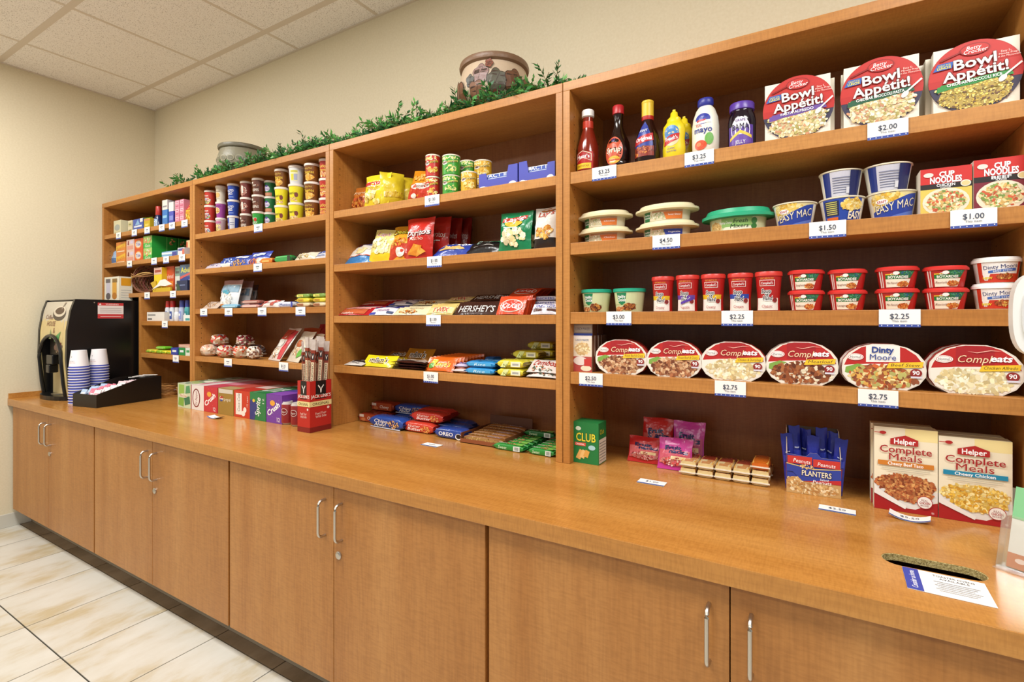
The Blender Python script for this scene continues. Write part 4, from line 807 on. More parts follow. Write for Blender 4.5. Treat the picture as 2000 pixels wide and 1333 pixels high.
chips('orange and red cheese chip bag leaning beside the chip cans', 789, 836, 333, 1.94, Z1, '#d88a1e', [('r', .02, .08, .98, .5, '#c93a22'), ('e', .5, .42, .34, .1, '#efe6da'), ('t', 'Cheddar', .5, .42, .1, '#7a2018', {'w': .5}), ('f', .5, .72, .34, .1, ['#f0b040', '#e89a28', '#f6cc70'], 26, .06), ('e', .3, .15, .12, .07, '#e8e0d4')], rx=-.22, ry=.12)
CANS = {'red': ('#c23028', '#e8c040'), 'green': ('#3f9a34', '#d8e070'), 'yellow': ('#dda92c', '#f2d878')}
def can(label, u0, u1, vt, Z, col, Y0=1.925, H=None, k_=1.0):
    X, D = CYL(u0, u1, Y0); k = D/2*k_; H = H or ZV(vt, X, Y0-k)-Z; c, c2 = CANS[col]
    ds = [('r', 0, 0, 1, 1, c), ('f', .5, .88, .45, .09, [c2, '#f6ecc0'], 26, .06), ('e', .34, .62, .16, .1, '#f2e8dc'), ('e', .34, .66, .12, .03, '#6a3a20'), ('e', .34, .6, .1, .02, '#4a2818'), ('p', [(.46, .6), (.95, .68), (.95, .78), (.46, .7)], c2), ('t', 'Pringles', .68, .69, .1, '#4a2412', {'w': .46, 'r': .14, 'b': .012, 's': .2}), ('f', .62, .3, .26, .18, [c2, '#f0e2a0', c], 22, .09)]
    o = turned('chip_can', label, 'chip can', X, Y0, Z, [('can', [(k*.96, 0), (k*.97, .01*H), (k*.97, .93*H)], c, P_GLOSS), ('lid', [(k, .93*H), (k, .985*H), (k*.95, H), (k*.8, H)], '#e9dfc8', P_PLAST)], ds, k*.97, .02*H, .92*H, lambda z: k*.975, k*2.5, rz=.25, group='small chip cans'); return o, H
_, hc = can('red chip can, lower one of its stack', 831, 860, 344, Z1, 'red', k_=.98); can('red chip can, upper one of its stack', 831, 860, 0, Z1+hc+.0006, 'red', H=hc)
_, hc = can('green chip can, lower one of the front stack', 863, 900, 341, Z1, 'green', Y0=1.915, k_=.93); can('green chip can, upper one of the front stack', 863, 900, 0, Z1+hc+.0006, 'green', H=hc*1.04, Y0=1.915, k_=.96)
_, hc = can('lone front yellow chip can', 899, 934, 334, Z1, 'yellow', Y0=1.915, k_=.93)
_, h4 = can('green chip can hidden behind, lower one', 898, 928, 345, Z1, 'green', Y0=2.02, H=hc); can('green chip can hidden behind, upper one', 898, 928, 0, Z1+h4+.0006, 'green', Y0=2.02, H=hc)
can('yellow chip can behind the front yellow one, lower', 925, 962, 0, Z1, 'yellow', Y0=2.035, H=hc*.95, k_=.95); can('yellow chip can behind the front yellow one, upper', 925, 962, 0, Z1+hc*.95+.0006, 'yellow', Y0=2.035, H=hc*.95, k_=.95)
def popcorn(label, u0, u1, vt, mir, Y=1.9):
    X, W = upx(u0, u1, Y); H = ZV(vt, X, Y)-Z1; D = .2
    t = thing('popcorn_box', label, 'display box', (X, Y, Z1), group='blue popcorn display boxes'); s = -1 if mir else 1
    m = MB(); w2 = W/2-.001; lo = .45*H
    pr = [(-w2, 0), (w2, 0), (w2, H), (w2*.55, H), (w2*.45, lo), (-w2*.55, lo), (-w2*.62, H*.78), (-w2, H*.78)]
    m.prism([(x*s, z) for x, z in (pr if not mir else pr[::-1])], 0, .003, '#4a50b0', '#4a50b0')
    for sx_, hh in ((-1, .78*H), (1, H)):
        x_ = s*sx_*w2; a, b = sorted((x_, x_-s*sx_*.003)); m.box(a, b, .003, D, 0, hh, '#3f45a0')
    m.box(-w2, w2, D-.003, D, 0, H*.8, '#3f45a0').box(-w2, w2, .003, D, 0, .003, '#3f45a0'); m.build('tray', P_CARD, t)
    bx = MB().box(-w2*.93, w2*.93, .008, D-.01, .004, .72*H, '#c9d2e8', front='#3d58ae').build('inner_carton', P_CARD, t)
    ds = [('r', .04, .62, .96, .66, '#cfd8ea'), ('r', .04, .9, .96, .94, '#cfd8ea'), ('t', 'ACT II', .56 if mir else .46, .83, .24, '#eef2f8', {'w': .5, 'b': .012}), ('e', .26 if mir else .13, .83, .07, .1, '#dfe4f0')]
    decals(MB_ := MB(), ds, lambda x, z, o_: (x*.93, .008-o_, .004+z*.72), W, H); MB_.build('print', P_CARD, bx)
    decals(MB_ := MB(), [('e', .1, .06, .1, .1, '#eceff6'), ('e', .2, .04, .07, .08, '#f4f4ee'), ('e', .88, .08, .1, .14, '#eceff6'), ('e', .78, .04, .07, .06, '#f4f4ee')], lambda x, z, o_: (x, -o_, z), W*.98, H); MB_.build('print', P_CARD, t)
popcorn('blue popcorn display box next to the chip cans', 935, 1011, 326, False); popcorn('blue popcorn display box at the right end of the shelf', 1013, 1084, 311, True)

# shelf 2
YB = 1.91
chips('white and blue tortilla chip bag lying at the left end', 664, 717, 466, YB, Z2, '#ebe6dc', [('e', .5, .58, .3, .1, '#d8d2c8'), ('p', [(.25, .4), (.6, .32), (.7, .55), (.35, .62)], '#ecd9a0'), ('t', 'Tostitos', .5, .74, .1, '#2a4a9a', {'w': .6, 'b': .012}), ('r', .04, .24, .96, .27, '#b53a2c')], bands=((0, .24, '#2f7ab8'), (.8, 1, '#a02a3a')), rx=-.75, hk=.92)
chips('blue and red chip bag half hidden behind the white bag', 690, 735, 452, 2.09, Z2, '#2c3a80', [('r', .1, .5, .9, .7, '#a02838')], rx=-.4)
chips("pale yellow potato chip bag left of the orange one", 712, 758, 448, YB+.01, Z2, '#ecdf8a', [('t', "Lay's", .5, .82, .13, '#fff', {'w': .6, 's': .2, 'b': .03}), ('t', "Lay's", .5, .82, .12, '#c8506a', {'w': .56, 's': .2}), ('f', .5, .45, .38, .22, ['#f4ecc0', '#ecdf9a', '#f8f2d4'], 24, .09, 1.2)], bands=((0, .22, '#e6c822'),), rx=-.3, ry=.08)
chips('orange cheese puff bag left of the big red bag', 751, 795, 438, YB+.01, Z2, '#e0a02a', [('r', .03, .05, .97, .45, '#c23a20'), ('t', 'Cheetos', .5, .8, .14, '#1c140c', {'w': .86, 'b': .05, 'r': .1}), ('t', 'Cheetos', .5, .8, .13, '#e8d83a', {'w': .82, 'b': .012, 'r': .1}), ('e', .6, .22, .2, .12, '#e9e2d6'), ('f', .5, .5, .38, .1, ['#e8902a', '#d86a1c', '#f0b04a'], 30, .06)], rx=-.3)
chips('big red tortilla chip bag standing in the middle of the shelf', 786, 839, 424, YB-.005, Z2, '#c02a20', [('t', 'Doritos', .52, .62, .15, '#3a0c0a', {'w': .9, 'b': .04, 'r': .08, 's': .15}), ('t', 'Doritos', .52, .62, .14, '#f6efe6', {'w': .86, 'b': .012, 'r': .08, 's': .15}), ('t', 'Nacho', .5, .48, .08, '#f3d9c4', {'w': .5, 's': .3}), ('p', [(.1, .12), (.5, .08), (.72, .3), (.4, .36)], '#e0902c'), ('p', [(.4, .06), (.85, .16), (.6, .3)], '#eeaa44')], rx=-.1)
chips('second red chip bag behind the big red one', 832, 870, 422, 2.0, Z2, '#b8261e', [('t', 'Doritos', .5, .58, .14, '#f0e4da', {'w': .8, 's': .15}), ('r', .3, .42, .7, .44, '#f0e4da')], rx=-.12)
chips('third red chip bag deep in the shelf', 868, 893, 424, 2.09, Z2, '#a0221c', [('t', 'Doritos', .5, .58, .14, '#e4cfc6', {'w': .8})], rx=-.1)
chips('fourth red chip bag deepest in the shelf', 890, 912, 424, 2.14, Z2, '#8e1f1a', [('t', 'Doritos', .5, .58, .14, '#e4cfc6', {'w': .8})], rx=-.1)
chips('blue tortilla chip bag lying low above the price tag', 836, 912, 464, YB, Z2, '#2f449c', [('t', 'Doritos', .52, .72, .17, '#f4f2ee', {'w': .8, 's': .25, 'b': .012}), ('p', [(.15, .3), (.3, .58), (.48, .4), (.62, .6), (.85, .3), (.6, .22)], '#d8b06a')], rx=-.95, hk=.62, D=.05)
chips('black chip bag lying beside the green bag', 902, 980, 456, YB+.01, Z2, '#1e1c1c', [('t', 'Doritos', .6, .7, .15, '#9ab8a8', {'w': .7, 's': .2, 'r': .2}), ('r', .2, .35, .7, .38, '#c8c4bc'), ('p', [(.6, .6), (.95, .7), (.95, .95), (.65, .9)], '#2f6a4c')], rx=-.9, hk=.66, D=.05, rz=.1)
chips('green potato chip bag standing near the right end', 968, 1032, 412, YB, Z2, '#178050', [('e', .5, .68, .28, .08, '#e8b93a'), ('p', [(.12, .72), (.88, .78), (.9, .88), (.14, .82)], '#b83a2a'), ('t', "Lay's", .5, .8, .13, '#fff', {'w': .6, 's': .2, 'r': .06, 'b': .012}), ('f', .5, .36, .34, .2, ['#ece2b8', '#e2d296', '#f4eed0'], 20, .09, 1.15), ('r', .2, .57, .6, .6, '#bfe0cc')], rx=-.14)
chips('green chip bag tucked behind the front green one', 1018, 1052, 408, 2.02, Z2, '#166a46', [('f', .5, .3, .3, .15, ['#d8cf9a', '#c8b878'], 12, .08)], rx=-.1)
chips('white and brown kettle chip bag at the right end', 1036, 1086, 402, YB+.005, Z2, '#e4dfd6', [('t', "Lay's", .5, .84, .13, '#b84a3a', {'w': .66, 's': .2, 'r': .08, 'b': .012}), ('e', .55, .93, .3, .05, '#b0642a'), ('f', .55, .38, .34, .12, ['#d89a3a', '#c47a24', '#e8b85a'], 20, .08)], bands=((0, .24, '#2a211e'),), rx=-.16)

# shelf 3: rows of candy bars
def row(kind, u0, u1, H, D, base, ds, bands, n, t0, t1, step, Y=1.885, name='candy_bar'):
    X, W = upx(u0, u1, Y)
    o = pouch(name, '%s, front one of its row' % kind, 'candy bar', X, Y, Z3, W, H, D, base, ds, bands, rx=t0, group='rows of candy bars: '+kind, ends='h', crimp=.05)
    o.location.y += .012
    for k in range(1, n):
        c = dup(o, '%s, %s from the front of its row' % (kind, ORD[k]), (X+R.uniform(-.004, .004), o.location.y+step*k, Z3), rx=t0+(t1-t0)*k/(n-1)); rest(c, Z3)
        if n > 3 and k > 2:                          # a second layer stands on the rear bars
            hh = max((Euler(c.rotation_euler).to_matrix() @ v.co).z for v in c.children[0].data.vertices)+c.location.z
            d_ = dup(o, '%s, upper layer, %s from front' % (kind, ORD[k]), (c.location.x, c.location.y+H*math.sin(-c.rotation_euler.x)*.5, hh), rx=-1.15); rest(d_, hh-.004)
row('red fruit candy pack', 655, 716, .07, .016, '#b5242a', [('r', .08, .1, .86, .7, '#c0603a'), ('t', 'Twizzlers', .3, .2, .22, '#f4e6dc', {'w': .4}), ('r', .1, .75, .9, .9, '#d89a94')], (), 7, -.95, -.35, .042)
row('white and blue chocolate bar', 717, 764, .066, .018, '#e4dfe2', [('t', 'Mounds', .5, .5, .3, '#8a4a8a', {'w': .5, 's': .2}), ('r', .0, .02, .25, .25, '#3a4aa8'), ('r', .7, .1, .95, .35, '#4a5a7a')], ((.85, 1, '#2a2f6a'),), 7, -.9, -.3, .042)
row('cream colored nut bar', 763, 829, .066, .018, '#e9dfb4', [('f', .45, .3, .3, .22, ['#b86a2c', '#d8a050', '#7a3f1c'], 30, .12), ('t', 'Almond', .6, .7, .2, '#8a5a2a', {'w': .4, 's': .2})], (), 7, -.95, -.3, .042)
row('gold caramel bar with red lettering', 830, 880, .072, .018, '#d8bd72', [('r', .02, .1, .98, .62, '#e6d49a'), ('t', 'TWIX', .5, .38, .42, '#f4ead0', {'w': .66, 'b': .04, 's': .1}), ('t', 'TWIX', .5, .38, .4, '#c22a2c', {'w': .62, 'b': .01, 's': .1})], (), 7, -.75, -.2, .04)
row('dark brown chocolate bar with silver lettering', 884, 966, .078, .012, '#3a221c', [("t", "HERSHEY'S", .5, .42, .5, '#d4d2d0', {'w': .84, 'b': .012})], (), 8, -.7, -.15, .034)
row('orange red wafer bar with white oval', 966, 1019, .094, .013, '#cf4a26', [('e', .5, .45, .42, .36, '#ecd8c4'), ('e', .5, .45, .39, .32, '#c83a24'), ('t', 'KitKat', .5, .45, .3, '#fff', {'w': .7, 's': .25, 'b': .012})], (), 9, -.5, -.05, .03)
row('white and brown peanut bar at the right end', 1034, 1086, .058, .022, '#d9d4dc', [('r', .0, .5, 1, .95, '#e6e2e8'), ('t', 'SNICKERS', .52, .7, .34, '#3a4aa0', {'w': .84, 's': .2, 'b': .012}), ('r', .08, .2, .4, .4, '#5a3a34'), ('r', .6, .2, .95, .4, '#5a3a34')], (), 2, -.7, -.6, .06)
X, W = upx(1036, 1086, 1.99)
for k in range(4): flow('candy_bar', 'white and brown peanut bar stacked at the back, %s from below' % ('first', 'second', 'third', 'fourth')[k], 'candy bar', X-.006, 2.02, Z3+.0005+.0215*k, W*.9, .06, .021, '#d0cad4', [('t', 'SNICKERS', .5, .5, .5, '#3a4aa0', {'w': .8})], group='stacked peanut bars')

# shelf 4: packets lying about
def flat(name, label, u0, u1, v, base, ds, D=.07, H=.018, rz=0, lift=0, tilt=-1.3, Z=None, k=1.0, Y=None, W=None, cat='candy bag', grp='candy packets on the lower shelf', h=None, bands=()):
    Z = Z4 if Z is None else Z; X0, Y0 = PT((u0+u1)/2, v, Z+lift); Y0 = Y or max(YS+.012, Y0); X, W_ = upx(u0, u1, Y0)
    return pouch(name, label, cat, X, Y0, Z+lift, (W or W_)*k, h or D, H, base, ds, bands, rz=rz, rx=tilt, group=grp, ends='h', crimp=.07)
MM = lambda c, t: [('t', 'm&m\'s', .5, .52, .42, '#f4ece0', {'w': .62, 'b': .05}), ('t', "m&m's", .5, .52, .4, c, {'w': .58, 'b': .012}), ('r', .3, .2, .7, .26, t)]
flat('candy_bag', 'black and white candy packet at the left end of the lower shelf', 672, 706, 716, '#cfc8c0', [('r', .1, .5, .9, .95, '#2c2624'), ('t', 'Mints', .5, .3, .3, '#4a4440', {'w': .5})], D=.07)
flat('candy_bag', 'dark candy packet behind the black and white one', 690, 722, 708, '#2e2824', [('r', .2, .3, .8, .5, '#b8b0a6')], D=.06, Y=1.99)
flat('candy_bag', 'bright yellow candy bag leaning at the front', 706, 766, 718, '#e6d21e', MM('#3a1c10', '#8a6a10'), D=.078, H=.024, tilt=-.75)
flat('candy_bag', 'yellow candy bag lying behind the bright yellow one', 742, 798, 700, '#dcc32a', MM('#3a1c10', '#8a6a10'), D=.07, H=.022, Y=2.0, lift=.0, tilt=-.9)
pk = [flat('candy_bag', 'dark brown candy bag %s of the front stack' % n_, 762, 830, 723, '#3c1e18', [('r', .08, .25, .92, .8, '#b8a898'), ('t', 'Chocolate', .5, .5, .3, '#4a2a20', {'w': .6})], D=.075, H=.016, lift=.0125*i, tilt=-1.5, Y=1.885) for i, n_ in enumerate(('at the bottom', 'in the middle', 'on top'))]
flat('candy_bag', 'brown candy bag lying on others at the back left', 752, 795, 690, '#8a5a24', MM('#2a1408', '#5a3a14'), Y=2.06, lift=.03, D=.07, H=.02, tilt=-1.0)
flat('candy_bag', 'brown candy bag leaning at the back, above the dark stack', 782, 842, 700, '#a8701e', MM('#2a1408', '#6a4410'), Y=2.02, lift=.02, D=.088, H=.022, tilt=-.6, rz=-.15)
flat('candy_bag', 'dark packet under the leaning brown bag', 790, 850, 705, '#4a2a18', (), Y=2.03, D=.08, H=.02, tilt=-1.45)
Xr, Wr = upx(827, 882, 1.885)
o = pouch('candy_bag', 'orange peanut cup pack, front one of its row', 'candy bag', Xr, 1.897, Z4, Wr, .075, .014, '#d8641c', [('p', [(.1, .2), (.3, .2), (.4, .8), (.2, .85)], '#e8c83a'), ('t', "Reese's", .55, .5, .4, '#f2dc5a', {'w': .6, 's': .2, 'b': .012}), ('e', .2, .35, .1, .2, '#5a9a3a')], rx=-.55, group='orange peanut cup packs in a row', ends='h')
for k in range(1, 9): c = dup(o, 'orange peanut cup pack, %s from the front of its row' % ORD[k], (Xr, 1.897+.03*k, Z4), rx=-.55+.03*k); rest(c, Z4)
flat('candy_bag', 'white and pink candy roll pack at the front', 880, 912, 733, '#e2ccc8', [('r', .1, .3, .9, .6, '#d8806a')], D=.06, H=.02, tilt=-1.45, Y=1.885)
flat('candy_bag', 'lilac candy pack on the white and pink one', 884, 912, 720, '#c9c0dc', [('r', .1, .3, .9, .6, '#8a7ac0')], D=.06, H=.02, lift=.021, tilt=-1.45, Y=1.9)
for i in range(2):
    flow('gum_pack', 'blue cookie pack, %s at the front of the lower shelf' % ('lower one', 'upper one')[i], 'candy bag', upx(908, 964, 1.885)[0], 1.885+.006*i, Z4+.0005+.0305*i, upx(908, 964, 1.885)[1], .09, .03, '#2a8ac8', [('r', .1, .3, .9, .75, '#4aa6dc'), ('t', 'Rice', .5, .5, .4, '#d4ecf6', {'w': .4, 's': .2})], [('f', .5, .5, .42, .4, ['#4aa6dc', '#8cc8ea', '#2a7ab8'], 14, .12)], group='blue cookie packs', side='#164a78')
for i in range(2):
    flow('gum_pack', 'blue cookie pack, %s of the second pair' % ('lower one', 'upper one')[i], 'candy bag', upx(908, 964, 1.885)[0]+.012, 1.99, Z4+.0005+.0305*i, .12, .09, .03, '#2a7ab4', [('r', .1, .3, .9, .75, '#4a9ac8')], group='blue cookie packs', side='#164a78')
YEL = [('p', [(.15, .1), (.35, .1), (.5, .9), (.3, .9)], '#dfe8a0'), ('t', 'Nut', .4, .35, .36, '#6a6a28', {'w': .3, 's': .2}), ('r', .56, .2, .92, .8, '#eeeccc'), ('r', .62, .35, .86, .6, '#a8a8a4')]
for j, (y_, n_, lab) in enumerate(((1.885, 2, 'front'), (1.985, 3, 'middle'), (2.085, 4, 'rear'))):
    for i in range(n_):
        Xy, Wy = upx(966, 1020, 1.885)
        flow('cookie_roll', 'yellow cookie pack, %s of the %s stack' % (('bottom one', 'second one', 'third one', 'top one')[i], lab), 'cookie pack', Xy+.006+.035*j*.6, y_, Z4+.0005+.0365*i, Wy*.92, .09, .036, '#d9cc3a', YEL, [('f', .5, .5, .45, .4, ['#e6da60', '#c8b830', '#eee48c'], 14, .1)], group='yellow cookie packs', side='#8a7a24')
flow('cookie_roll', 'dark blue cookie pack beside the middle yellow stack', 'cookie pack', upx(966, 990, 2.05)[0]-.055, 2.03, Z4+.0005, .06, .08, .07, '#1a5a9a', [('e', .5, .5, .2, .2, '#58a8d8')], side='#123c68')
for i in range(2): flat('candy_bag', 'white and red pretzel snack bag at the right end, %s' % ('lower', 'upper')[i], 1028, 1086, 742, '#e6dcd4', [('t', 'Combos', .5, .62, .4, '#b83a34', {'w': .8, 's': .2, 'b': .012}), ('f', .5, .2, .4, .14, ['#c8b8a0', '#4a5a4a', '#b0603c'], 16, .1)], D=.09, H=.024, lift=.022*i, tilt=-1.35+.35*i, Y=1.89+.012*i)
flat('candy_bag', 'pale snack bag behind the pretzel bags', 1050, 1086, 715, '#b8a8b8', [('r', .1, .4, .9, .6, '#a04a4a')], D=.1, H=.03, Y=2.03, tilt=-.9)

# ------------------------------------------------------------------ cookies on the worktop under bay 3
def cookie(label, u0, u1, v, base, ds, D=.085, H=.05, lift=0, rz=0, top=(), side=None, Y=None, grp='cookie packs on the worktop', W=None, rx=0):
    X0, Y0 = PT((u0+u1)/2, v, HC); Y0 = Y or Y0; X, W_ = upx(u0, u1, Y0)
    return flow('cookie_pack', label, 'cookie pack', X, Y0, HC+.0005+lift, (W or W_)-.018, D, H, base, ds, top, rz=rz, group=grp, side=side, mat=P_FILM, rx=rx)
RB = [('r', .06, .1, .94, .9, '#a84a2c'), ('t', 'Chewy', .62, .5, .34, '#f0e2d4', {'w': .4, 's': .2, 'b': .012}), ('r', .06, .55, .26, .85, '#e6ddd0'), ('e', .24, .3, .1, .2, '#c87a4a')]
CA = [('t', 'Chips', .36, .62, .3, '#f4f0ea', {'w': .4, 's': .2, 'b': .012}), ('t', 'Ahoy!', .34, .32, .28, '#f4f0ea', {'w': .36, 's': .2, 'b': .012}), ('f', .74, .48, .17, .32, ['#e0b070', '#c98a4a', '#5a3018', '#ecc890'], 34, .1), ('r', .05, .04, .95, .12, '#c8d4ee')]
NB = [('t', 'Nutter', .4, .64, .26, '#fbe8e4', {'w': .4, 's': .2}), ('t', 'Butter', .42, .36, .28, '#fbe8e4', {'w': .46, 's': .2, 'b': .012}), ('f', .78, .45, .15, .34, ['#e09a4a', '#c8743a', '#eab870'], 26, .1)]
OR = [('t', 'OREO', .4, .48, .36, '#f4f4f6', {'w': .5, 'b': .02}), ('e', .84, .34, .11, .3, '#ece8e2'), ('e', .84, .38, .085, .22, '#241c1c'), ('r', .06, .82, .5, .88, '#9ab0e0')]
cookie('red brown chewy cookie pack at the lower left', 698, 745, 822, '#a03a24', RB, top=[('f', .5, .5, .4, .4, ['#b8603a', '#94341e'], 12, .1)], side='#6a2014', Y=2.03)
cookie('red brown chewy cookie pack behind and above the lower left one', 722, 770, 800, '#983620', RB, Y=2.115, lift=.052, side='#6a2014'); cookie('red brown chewy cookie pack under the upper one', 715, 765, 812, '#983620', RB, Y=2.118, lift=0, side='#6a2014')
cookie('blue chocolate chip cookie pack at the front, tilted', 717, 790, 836, '#2a4c9c', CA, D=.085, H=.062, Y=1.955, rz=-.06, side='#16306c')
cookie('blue chocolate chip cookie pack at the back, lower one', 766, 830, 800, '#26448c', CA, Y=2.115, side='#16306c'); cookie('blue chocolate chip cookie pack at the back, upper one', 768, 832, 790, '#26448c', CA, Y=2.12, lift=.052, side='#16306c')
cookie('red peanut butter cookie pack, bottom of the stack', 783, 847, 845, '#c9402e', NB, Y=1.97, side='#8a1c18', H=.052)
cookie('red peanut butter cookie pack, top of the stack', 800, 866, 0, '#c43a2c', NB, Y=1.995, lift=.0535, side='#8a1c18'); cookie('red peanut butter cookie pack behind the stack, lower', 812, 880, 0, '#b8342a', NB, Y=2.085, side='#8a1c18'); cookie('red peanut butter cookie pack behind the stack, upper', 812, 880, 0, '#b8342a', NB, Y=2.085, lift=.0535, side='#8a1c18')
cookie('front blue sandwich cookie pack with round cookie picture', 846, 908, 852, '#2c4896', OR, Y=1.945, D=.075, side='#182c60'); cookie('second blue sandwich cookie pack right behind the front one', 850, 914, 0, '#284488', OR, Y=2.03, D=.075, side='#182c60'); cookie('third blue sandwich cookie pack at the back', 858, 920, 0, '#243c7c', OR, Y=2.115, D=.075, side='#182c60')
# granola tray and bars
Xg, Wg = upx(899, 986, 1.925)
gt = thing('granola_tray', 'brown open carton tray of granola bars', 'display box', (Xg, 1.925, HC+.0005), -.0)
m = MB(); dg_ = .26; m.box(-Wg/2, Wg/2, 0, dg_, 0, .003, '#7a4426').box(-Wg/2, Wg/2, 0, .003, 0, .02, '#8a4c2a').box(-Wg/2, Wg/2, dg_-.003, dg_, 0, .09, '#5a3420').box(-Wg/2, -Wg/2+.003, .003, dg_-.003, 0, .045, '#7a4426').box(Wg/2-.003, Wg/2, .003, dg_-.003, 0, .045, '#7a4426'); m.build('tray', P_CARD, gt)
for k in range(6):
    flow('granola_bar', 'brown granola bar in the carton tray, %s from the front' % ORD[k], 'granola bar', Xg, 1.932+.04*k, HC+.0045+.003*k, Wg-.03, .036, .034, '#8a5a2c', [('f', .5, .5, .46, .4, ['#c89a54', '#a87434', '#6a4220', '#dcbc7c'], 40, .12)], [('f', .35, .5, .3, .4, ['#c89a54', '#dcbc7c', '#94602c'], 24, .12), ('t', 'Crunchy', .74, .5, .4, '#d8c8e0', {'w': .34, 's': .2})], group='granola bars in the carton tray', side='#5a3a1c')
GB = [('t', 'Sweet', .3, .5, .5, '#dff0c8', {'w': .3, 's': .2}), ('r', .68, .12, .9, .88, '#e2e6e0'), ('r', .72, .25, .86, .75, '#9aa49a')]
GTOP = [('f', .6, .5, .3, .35, ['#cda45c', '#b8883c', '#e0c488'], 18, .14), ('t', 'Nature', .25, .5, .4, '#e8f4d8', {'w': .3, 's': .2}), ('r', .72, .1, .95, .9, '#8ccf5c')]
for c_ in range(2):
    Xc, Wc = upx((962, 1029)[c_], (1026, 1085)[c_], 1.91)
    for k in range(6):
        flow('granola_bar', 'green wrapped granola bar, %s column, %s from the front' % (('left', 'right')[c_], ORD[k]), 'granola bar', Xc, 1.905+.004*c_+.043*k, HC+.0005, Wc-.02, .04, .028, '#2f8a3a', GB, GTOP, group='green granola bars in two columns', side='#1c6a2c', rz=.0)
flow('granola_bar', 'green wrapped granola bar lying on top at the back right', 'granola bar', upx(1025, 1085, 2.1)[0], 2.09, HC+.031, .15, .04, .026, '#246a34', GB, GTOP, group='green granola bars in two columns', side='#1c5a2c')
flat_tag(3.558, 1.815, -.02, '', 'in front of the sandwich cookies')
# ------------------------------------------------------------------ bay 2: cereal cups
T1, T2, T3, T4 = S2
CER = {
 'fl': ('#c23a30', [('f', .5, .3, .42, .22, ['#e8c44a', '#5aa04a', '#d86a8a', '#4a78c0', '#f0e8d8'], 34, .1), ('t', 'Froot', .5, .72, .16, '#f8efe2', {'w': .5, 'b': .012}), ('t', 'Loops', .5, .52, .17, '#f8efe2', {'w': .56, 'b': .012})]),
 'wh': ('#e2d8c4', [('e', .5, .45, .28, .2, '#d8b070'), ('r', .2, .7, .8, .76, '#a89a80'), ('r', .25, .15, .75, .2, '#b8ac94')]),
 'pu': ('#a04a9a', [('e', .45, .5, .34, .24, '#e6d4a0'), ('f', .45, .5, .28, .18, ['#d8b060', '#c89040', '#f0dcae'], 24, .08), ('r', .1, .8, .9, .9, '#7a3a80')]),
 'pi': ('#c8b0b8', [('f', .5, .4, .4, .26, ['#d8c068', '#b8a858', '#e8d8a0'], 30, .09), ('r', .1, .74, .9, .9, '#b86a90')]),
 'ff': ('#2c4aa8', [('t', 'FROSTED', .5, .62, .17, '#f4f4f4', {'w': .8, 'r': .1, 'b': .012}), ('t', 'FLAKES', .46, .4, .19, '#f4f4f4', {'w': .66, 'r': .1, 'b': .012}), ('r', .1, .12, .9, .18, '#8aa0dc')]),
 'fb': ('#2c4aa8', [('r', .5, 0, 1, 1, '#cdd0d8'), ('r', .55, .6, .95, .66, '#7a80a0'), ('r', .55, .45, .95, .5, '#7a80a0'), ('t', 'FLAKES', .24, .5, .18, '#f4f4f4', {'w': .4, 'r': .1})]),
 'rb': ('#7a3a34', [('f', .5, .45, .45, .34, ['#b86a5a', '#d8c0b0', '#5a2420', '#c88a7a'], 44, .09), ('r', .42, .25, .6, .8, '#e8e0d4')]),
 'co': ('#6a4236', [('t', 'Cocoa', .5, .66, .16, '#f4eadc', {'w': .56, 's': .15, 'b': .012}), ('t', 'KRISPIES', .5, .3, .2, '#f4eadc', {'w': .8, 'b': .012}), ('e', .3, .82, .12, .07, '#f0e6d8'), ('f', .7, .55, .18, .16, ['#8a5a44', '#4a2a20'], 14, .07)]),
 'gr': ('#2f9a3c', [('t', 'Apple', .5, .68, .15, '#f0f4e0', {'w': .5}), ('t', 'JACKS', .45, .3, .24, '#f2f6ea', {'w': .66, 'b': .012}), ('e', .6, .55, .14, .12, '#c8382c')]),
 'gp': ('#2a7a48', [('e', .5, .55, .3, .22, '#dcd4ec'), ('e', .5, .75, .14, .08, '#5a4a9a'), ('r', .0, .0, 1, .25, '#c88a6a'), ('t', 'Crisp', .5, .52, .16, '#4a3a80', {'w': .44})]),
 'ch': ('#e6d82c', [('t', 'Cheerios', .45, .58, .2, '#2a2414', {'w': .8}), ('e', .82, .45, .13, .16, '#7a3a34'), ('f', .5, .16, .45, .13, ['#e0b87a', '#c89a5a', '#f0d8a8'], 26, .07)]),
 'cb': ('#dcdcdc', [('r', .4, .15, .92, .85, '#e8e4b4'), ('r', .44, .2, .64, .6, '#d8d040'), ('r', .66, .2, .9, .6, '#a8acc4'), ('r', .44, .72, .9, .82, '#c8c040')]),
 'hn': ('#7c4a1c', [('f', .5, .25, .45, .22, ['#e8b040', '#d8942c', '#f4d078'], 44, .08), ('t', 'Honey Nut', .5, .84, .12, '#e8c45a', {'w': .6}), ('t', 'Cheerios', .5, .6, .2, '#f0c83c', {'w': .84, 'b': .012})]),
 'lc': ('#b8322a', [('t', 'Lucky', .5, .72, .2, '#f4d060', {'w': .6, 'b': .012}), ('t', 'Charms', .5, .48, .2, '#f4d060', {'w': .76, 'b': .012}), ('f', .5, .2, .42, .15, ['#e8a84a', '#f0d0a0', '#d87a5a'], 30, .08)]),
}
_cup = {}
cn = {'fl': 'red fruit loop', 'wh': 'plain white', 'pu': 'purple', 'pi': 'pink topped', 'ff': 'blue frosted flake', 'fb': 'blue and white sideways', 'rb': 'reddish brown', 'co': 'brown cocoa', 'gr': 'bright green', 'gp': 'dark green', 'ch': 'yellow oat ring', 'cb': 'white back turned', 'hn': 'brown and gold honey', 'lc': 'red and gold charm'}
rown = ('bottom', 'middle', 'top'); coln = ('first', 'second', 'third', 'fourth', 'fifth', 'sixth', 'seventh', 'eighth', 'ninth', 'tenth')
